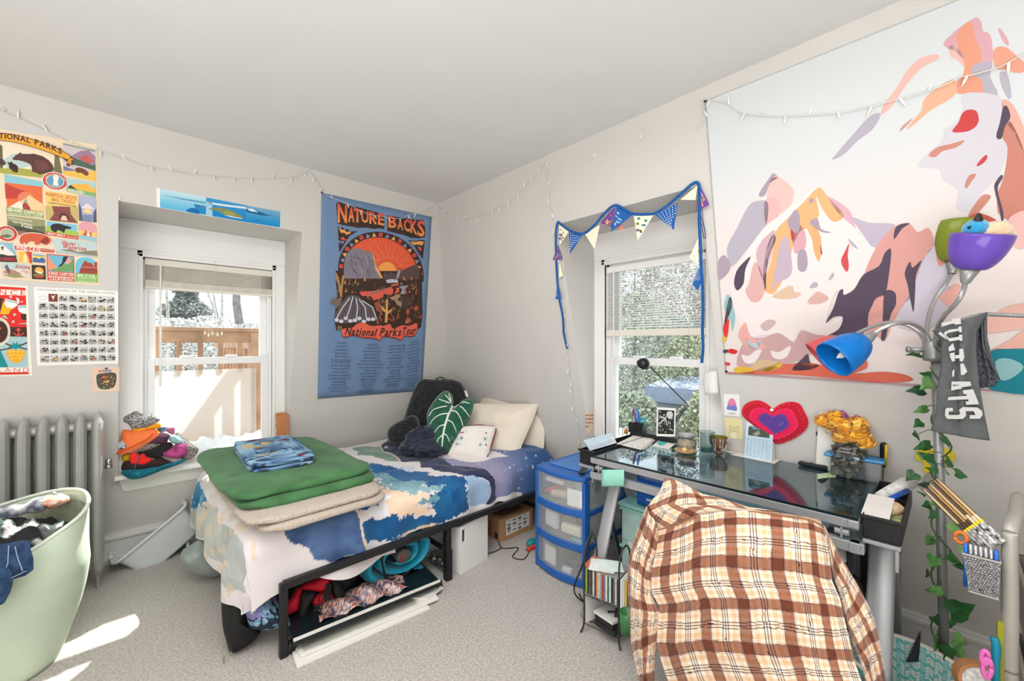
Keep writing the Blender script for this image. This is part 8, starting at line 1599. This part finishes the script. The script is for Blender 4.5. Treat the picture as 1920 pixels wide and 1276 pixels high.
# ------------------------------------------------------------------ flannel shirt on the chair
ch=thing('desk_chair','desk chair almost hidden under the plaid flannel shirt','chair',(1.66,.5,0));CHM=mat('charcoal_chair',(52,52,54),.7)
MB().box((1.55,.50,.66),(.05,.40,.34),ry(-5)).build('backrest',CHM,ch,bevel=.02);MB().box((1.74,.5,.44),(.40,.42,.06)).build('seat',CHM,ch,bevel=.02);MB().box((1.56,.5,.5),(.03,.06,.3)).build('back_post',CHM,ch,bevel=.005);MB().tube([(1.74,.5,.42),(1.74,.5,.08)],.025,10).build('column',CHM,ch)
for k in range(5):a=k*1.2566;MB().tube([(1.74,.5,.09),(1.74+.25*math.cos(a),.5+.25*math.sin(a),.05)],.018,8).ball((1.74+.26*math.cos(a),.5+.26*math.sin(a),.028),.028,10,6).build('leg',CHM,ch)
zL=sc_(1160,860,3.0667)
def band_(p):
    p=p-np.floor(p);c=np.ones(p.shape+(3,));d=np.abs(p-.5)
    def put(m,v):c[m]=c[m]*np.array(v)
    put(d<.125,(.66,.50,.44));put((d>.115)&(d<.14),(.72,.66,.70));put((d>.02)&(d<.026),(1.15,1.0,.9))
    for ctr in(.0,.065,-.065,1.0,.935):put(np.abs(p-ctr)<.011,(.40,.27,.25))
    for ctr in(.23,.77):put(np.abs(p-ctr)<.055,(.975,.90,.82))
    put((np.abs(p-.33)<.01)|(np.abs(p-.67)<.01),(.93,.86,.8));return c
def plaid(s,t):
    c=np.array((240,229,214))*band_(s/.118)*band_(t/.128);n_=vnoise(s*900,t*900,4)[...,None];return np.clip(c*(.95+.08*n_),20,255)
FLN=colmat('brushed_flannel',.95,.25,60,sheen=.2,spec=.15);sh_=thing('flannel_shirt','brown and cream plaid flannel shirt hung over the back of the desk chair','shirt',(1.5,.5,.9))
def cloth_px(nm,Lb,Rb,Tb,Bb,x0,x1,nu,nv,bul,W,Hh,rot=0,off=(0,0),seed=0,wv=.012,tub=0):
    'a Coons patch between four picture outlines, hung on a steep plane'
    P_=np.empty((nv,nu,3));
    for j in range(nv):
        v=j/(nv-1)
        for i in range(nu):
            u=i/(nu-1);l,r_,tp_,bt_=blade(Lb,v),blade(Rb,v),blade(Tb,u),blade(Bb,u)
            x=(1-u)*l[0]+u*r_[0]+(1-v)*tp_[0]+v*bt_[0]-((1-u)*(1-v)*Tb[0][0]+u*(1-v)*Tb[-1][0]+(1-u)*v*Bb[0][0]+u*v*Bb[-1][0])
            y=(1-u)*l[1]+u*r_[1]+(1-v)*tp_[1]+v*bt_[1]-((1-u)*(1-v)*Tb[0][1]+u*(1-v)*Tb[-1][1]+(1-u)*v*Bb[0][1]+u*v*Bb[-1][1])
            b_=max(0,1-(2*u-1)**2)**(.5 if tub else 1);P_[j,i]=onx(zL((x,y)),x0+(x1-x0)*v-bul*b_)
    uu,vv=np.meshgrid(np.linspace(0,1,nu),np.linspace(0,1,nv));edge=np.clip(np.minimum(uu,1-uu)*8,0,1)
    dsp=wv*((nfbm(uu*5+3*vv,vv*4,seed+3)-.5)*2+.55*np.sin(uu*17+vv*6+3*nfbm(uu*3,vv*3,seed))*(.3+.7*vv)+.5*np.sin(vv*26+uu*8)*nfbm(uu*4,vv*5,seed+9)*tub)*edge
    P_[...,0]-=dsp;P_[...,2]+=dsp*.3
    s,t_=uu*W,vv*Hh;s,t_=s+.006*(nfbm(uu*6,vv*6,seed+1)-.5),t_+.012*(nfbm(uu*5,vv*5,seed+2)-.5)*2
    if rot:a=R(rot);s,t_=s*math.cos(a)-t_*math.sin(a),s*math.sin(a)+t_*math.cos(a)
    return gridmesh(nm,P_,plaid(s+off[0],t_+off[1]),FLN,sh_)
TOPS=[(235,402),(350,372),(460,322),(580,300),(760,296),(960,320),(1100,342),(1168,372)]
cloth_px('back_panel',[(235,402),(215,470),(208,560),(188,640),(185,760),(232,850),(222,940),(215,1060),(250,1180),(290,1290),(330,1420)],[(1168,372),(1192,430),(1212,560),(1228,700),(1272,800),(1302,930),(1332,1060),(1362,1180),(1402,1290),(1450,1420)],TOPS,[(330,1420),(600,1420),(900,1425),(1200,1425),(1450,1420)],1.49,1.40,240,220,.045,.60,.60,0,(.01,.012),2)
cloth_px('yoke',[(265,108),(240,180),(165,270),(160,320),(235,402)],[(1150,342),(1155,348),(1160,355),(1164,362),(1168,372)],[(265,108),(320,118),(390,152),(480,200),(600,226),(740,274),(860,290),(990,318),(1150,342)],TOPS,1.515,1.49,200,90,.02,.62,.24,24,(.0,.06),7,.008)
cloth_px('sleeve',[(160,270),(110,400),(70,520),(50,620),(52,760),(60,900),(70,1060),(90,1160),(110,1250),(125,1330)],[(238,402),(225,520),(200,600),(192,700),(200,800),(240,880),(230,960),(218,1060),(210,1200),(200,1330)],[(160,270),(180,320),(210,365),(238,402)],[(125,1330),(150,1335),(175,1335),(200,1330)],1.505,1.43,70,170,.05,.2,.62,-6,(.03,.02),11,.012,1)
cloth_px('sleeve',[(1160,365),(1195,450),(1215,640),(1262,760),(1292,900),(1320,980),(1345,1060),(1385,1150),(1425,1290),(1440,1420)],[(1195,405),(1235,480),(1302,600),(1372,720),(1432,830),(1472,920),(1502,1050),(1522,1160),(1538,1290),(1545,1420)],[(1160,365),(1172,375),(1184,388),(1195,405)],[(1440,1420),(1475,1425),(1510,1425),(1545,1420)],1.515,1.42,70,170,.045,.2,.58,16,(.02,.05),15,.012,1)
MB().tube(spline([onx(zL(p),1.465)-V((.012,0,0))for p in TOPS],5),.003,5).build('seam',mat('brown_seam',(150,104,80),.9),sh_,smooth=True)
# ------------------------------------------------------------------ basket, cart and what they hold
bk=thing('basket','round basket with a white rim and teal herringbone lining beside the desk leg','basket',(1.965,.105,0));bc=V((1.965,.105,0))
MB().lathe([(0,.004),(.135,.004),(.168,.30)],bc,48).build('outer_wall',mat('teal_canvas',(120,196,190),.8),bk,smooth=True);MB().lathe([(.160,.297),(.168,.306),(.176,.300),(.170,.292)],bc,48,close=False).build('rim',mat('cream_rim',(238,232,220),.6),bk,smooth=True)
uu,vv=np.meshgrid(np.linspace(0,2*math.pi,600,endpoint=False),np.linspace(0,1,120));rr_=.130+.032*vv;P_=np.stack([bc.x+rr_*np.cos(uu),bc.y+rr_*np.sin(uu),.012+.285*vv],-1);arc=uu*.16;hh=vv*.285;colu=np.floor(arc/.0125);zz_=hh+np.where(colu%2==0,1,-1)*(arc/.0125-colu)*.009;cell=np.floor(zz_/.011);fr_=zz_/.011-cell;on=(fr_<.72)&(np.abs(arc/.0125-colu-.5)<.42)&((cell*7+colu*5)%11<8)
cc_=np.empty(P_.shape);cc_[:]=(116,192,190);cc_[on]=(234,232,220);kk=(colu%5==2)&on;cc_[kk]=(170,214,210);gridmesh('patterned_lining',P_,cc_,colmat('basket_lining',.85),bk,wrap=True)
tag(MB().prism([V((2.08,.11,.24)),V((2.12,.08,.24)),V((2.125,.075,.35))],(0,.004,0)).build('paper_scrap',mat('dark_print',(50,44,52),.6)),'dark pointed scrap sticking out of the basket','paper')
ct_=thing('utility_cart','grey metal rolling cart with tube posts, cut by the photo edge','cart',(1.95,-.3,0));GRY=mat('warm_grey_metal',(176,172,164),.4,.2,var=.02)
MB().tube(spline([(1.785,-.112,.03),(1.785,-.112,.5),(1.785,-.112,.83),(1.79,-.113,.875),(1.815,-.118,.895),(1.9,-.13,.90),(2.12,-.15,.90)],6),.0165,18).build('post',GRY,ct_,smooth=True);MB().lathe([(.0172,-.003),(.0172,.003)],(1.785,-.112,.50),18).build('post_joint',mat('joint_shadow',(120,118,112),.5),ct_)
for z0 in(.58,.32):
    mb=MB()
    for a,b in(((1.80,-.145),(1.80,-.50)),((1.80,-.50),(2.15,-.50)),((2.15,-.50),(2.15,-.145)),((2.15,-.145),(1.80,-.145))):mb.hexa([(a[0],a[1],z0),(b[0],b[1],z0),(b[0]+.004,b[1]+.004,z0),(a[0]+.004,a[1]+.004,z0)],[(a[0],a[1],z0+.13),(b[0],b[1],z0+.13),(b[0]+.004,b[1]+.004,z0+.13),(a[0]+.004,a[1]+.004,z0+.13)])
    mb.box((1.975,-.32,z0),(.35,.36,.006)).build('tray',GRY,ct_);MB().tube([(1.80,-.145,z0+.13),(1.80,-.50,z0+.13),(2.15,-.50,z0+.13),(2.15,-.145,z0+.13),(1.80,-.145,z0+.13)],.006,8).build('tray_rim',GRY,ct_)
for z,c_,lb,d in((.66,(26,26,28),'black bag bulging from the upper cart tray',(.13,.13,.12)),((.43),(22,22,24),'black pouch in the lower cart tray',(.12,.13,.15))):g_=MB().ball((1.95,-.30,z+.06),d,24,14,nz=.2,seed=int(z*10)).build('pouch',mat('black_pouch',(26,26,28),.6,bump=.3,bscale=20),smooth=True);tag(g_,lb,'pouch')
tag(MB().lathe([(.115,0),(.12,.006),(.12,.014),(.115,.02)],(1.95,-.28,.80),30).lathe([(0,.004),(.112,.004),(.112,.014),(0,.014)],(1.95,-.28,.80),30).build('round_case',mat('dark_printed_case',(60,66,62),.6,scale=40,rgb2=(190,176,170))),'round dark printed case with a tan edge lying on the upper cart tray','case');tag(MB().box((1.86,-.2,.37),(.08,.06,.10)).build('small_box',mat('red_black_box',(40,38,40),.5,scale=8,rgb2=(200,30,40)),bevel=.003),'red and black small box in the lower cart tray','box')
mc=thing('pencil_cup','silver wire mesh cup hooked on the cart post','cup',(1.77,-.06,.70));MS=mat('silver_mesh',(196,196,198),.35,.4,scale=260,rgb2=(84,84,88));b4_=[V((1.745,-.036,.70)),V((1.745,-.088,.70)),V((1.80,-.088,.70)),V((1.80,-.036,.70))];t4_=[V((1.74,-.024,.803)),V((1.74,-.093,.803)),V((1.805,-.093,.803)),V((1.805,-.024,.803))]
mb=MB();mb.add(b4_+t4_,[(3,2,1,0),(0,1,5,4),(1,2,6,5),(2,3,7,6),(3,0,4,7)]).build('mesh_wall',MS,mc,solid=.0012);[MB().tube(w4+[w4[0]],.003,6).build('wire_rim',GRY,mc)for w4 in(t4_,b4_)]
A=Art(lambda p:b4_[0].lerp(b4_[1],p[0]).lerp(t4_[0].lerp(t4_[1],p[0]),1-p[1])+V((-.0012,0,0)),(-1,0,.05))
for r_ in range(15):
    for c2 in range(11):x,y=(c2+.5+.5*(r_%2))/11.6,(r_+.7)/15.4;A.poly([(x-.034,y),(x,y-.021),(x+.034,y),(x,y+.021)],(70,70,74))
A.build('mesh_holes',mc)
for i in range(7):y=-.028-.0095*i;c_=(30,110,206)if i in(0,6)else(186,186,190);pe=thing('marker',['blue pen at the lamp side of the mesh cup','first silver pen in the mesh cup from the lamp side','second silver pen in the mesh cup from the lamp side','middle silver pen in the mesh cup','silver pen right of the middle one in the mesh cup','last silver pen in the mesh cup, beside the cart post','blue pen in the mesh cup nearest the cart post'][i],'pen',(1.76,y,.71),'pens in the mesh cup');MB().tube([(1.757,y,.706),(1.752,y-.001,.80),(1.750,y-.001,.832)],[.0042,.0046,.0042],8).build('barrel',mat('marker_%d'%c_[0],c_,.25,.0 if c_[2]>c_[0]+20 else .7),pe,smooth=True)
so=thing('scissors','orange-handled scissors tucked behind the mesh cup','scissors',(1.78,-.02,.82));MB().tube([V((1.775,-.020+.012*math.cos(a*.52),.836+.016*math.sin(a*.52)))for a in range(13)],.005,6).build('handle',mat('orange_handle',(232,120,40),.4),so,smooth=True);MB().box((1.78,-.035,.79),(.003,.012,.09)).build('blade',CHR,so)
bp=thing('brush_set','clear sleeve of wooden paint brushes leaning from the mesh cup','brushes',onx((1800,960),1.80));BA=[onx((1869,1028),1.77),onx((1742,905),1.86)];dirb=(BA[1]-BA[0]);perp=V((0,0,1)).cross(dirb).normalized();upb=dirb.cross(perp).normalized()
for i in range(7):
    o_b=upb*(-.028+.0095*i);f0,f1,f2=.02,.42+.03*math.sin(i*2),.80+.05*math.sin(i*3.1);P0=[BA[0]+dirb*f+o_b for f in(f0,.3,f1,f2,.98)];s_=.0048
    MB().tube([P0[0],P0[1]],s_*1.25,8).build('sleeve_grip',mat('striped_grip',(228,228,226),.5,scale=90,rgb2=(20,20,22)),bp);MB().tube([P0[1],BA[0]+dirb*.33+o_b],s_*1.3,8).build('yellow_collar',mat('yellow_band',(236,214,20),.5),bp);MB().tube([BA[0]+dirb*.33+o_b,P0[2]],s_,8).build('bristles',mat(('cream_bristle','dark_bristle')[i<4],((226,204,170),(86,66,54))[i<4],.9),bp);MB().tube([P0[2],P0[3],P0[4]],[s_*.8,s_*.75,s_*.5],8).build('handle',mat(('pale_handle_wood','dark_handle_wood','ochre_handle_wood')[i%3],((220,186,140),(96,72,58),(190,142,84))[i%3],.5),bp)
MB().prism([BA[0]+dirb*.3-upb*.036,BA[1]+dirb*.06-upb*.036,BA[1]+dirb*.1+upb*.036,BA[0]+dirb*.3+upb*.036],perp*.002).build('clear_sleeve',glassmat('clear_film',(226,228,224),.15,1.5),bp)
# low things between basket and cart
tag(MB().tube(spline([onx((1867,1290),1.66),onx((1866,1250),1.66),onx((1868,1215),1.665),onx((1864,1194),1.67)],6),.0085,8).build('teal_handle_tool',mat('teal_rubber',(14,130,156),.5),smooth=True),'tall teal rubber handle standing by the cart post','tool');tag(MB().box(onx((1876,1236),1.70),(.02,.012,.20)).build('ruler',mat('olive_plastic',(150,150,26),.5),bevel=.002),'olive plastic strip beside the teal handle','tool')
ps=thing('scissors','pink-handled scissors standing in front of the cart','scissors',onx((1848,1260),1.64));PKH=mat('pink_handle',(226,110,186),.35)
for cx,cy,rx_,ry_ in((1847,1232,7,13),(1851,1252,8,19)):MB().tube([onx((cx+rx_*math.cos(a*.449),cy+ry_*math.sin(a*.449)),1.64)for a in range(15)],.005,8).build('handle',PKH,ps,smooth=True)
MB().box(onx((1852,1300),1.64),(.004,.012,.08)).build('blade',CHR,ps)
sp2=thing('spool','roll of white ribbon in a tan cardboard ring low by the pink scissors','roll',onx((1832,1270),1.75));Ms=frame((0,0,1),(-.9,-.3,.25));MB().lathe([(0,-.02),(.04,-.02),(.04,.02),(0,.02)],onx((1834,1276),1.75),24,Ms).build('ribbon',mat('white_ribbon',(230,228,222),.6,scale=90,rgb2=(180,180,180)),sp2);MB().lathe([(.040,-.022),(.048,-.022),(.048,.022),(.040,.022)],onx((1834,1276),1.75),24,Ms).build('card_ring',mat('tan_ring',(176,122,76),.7),sp2)
tag(MB().hexa([V((2.12,-.03,.0)),V((2.12,-.10,.0)),V((2.3,-.10,.0)),V((2.3,-.03,.0))],[V((2.12,-.03,.2)),V((2.12,-.10,.18)),V((2.3,-.10,.2)),V((2.3,-.03,.2))]).build('carton',mat('brown_carton',(150,104,70),.8)),'brown cardboard corner behind the basket rim','box')
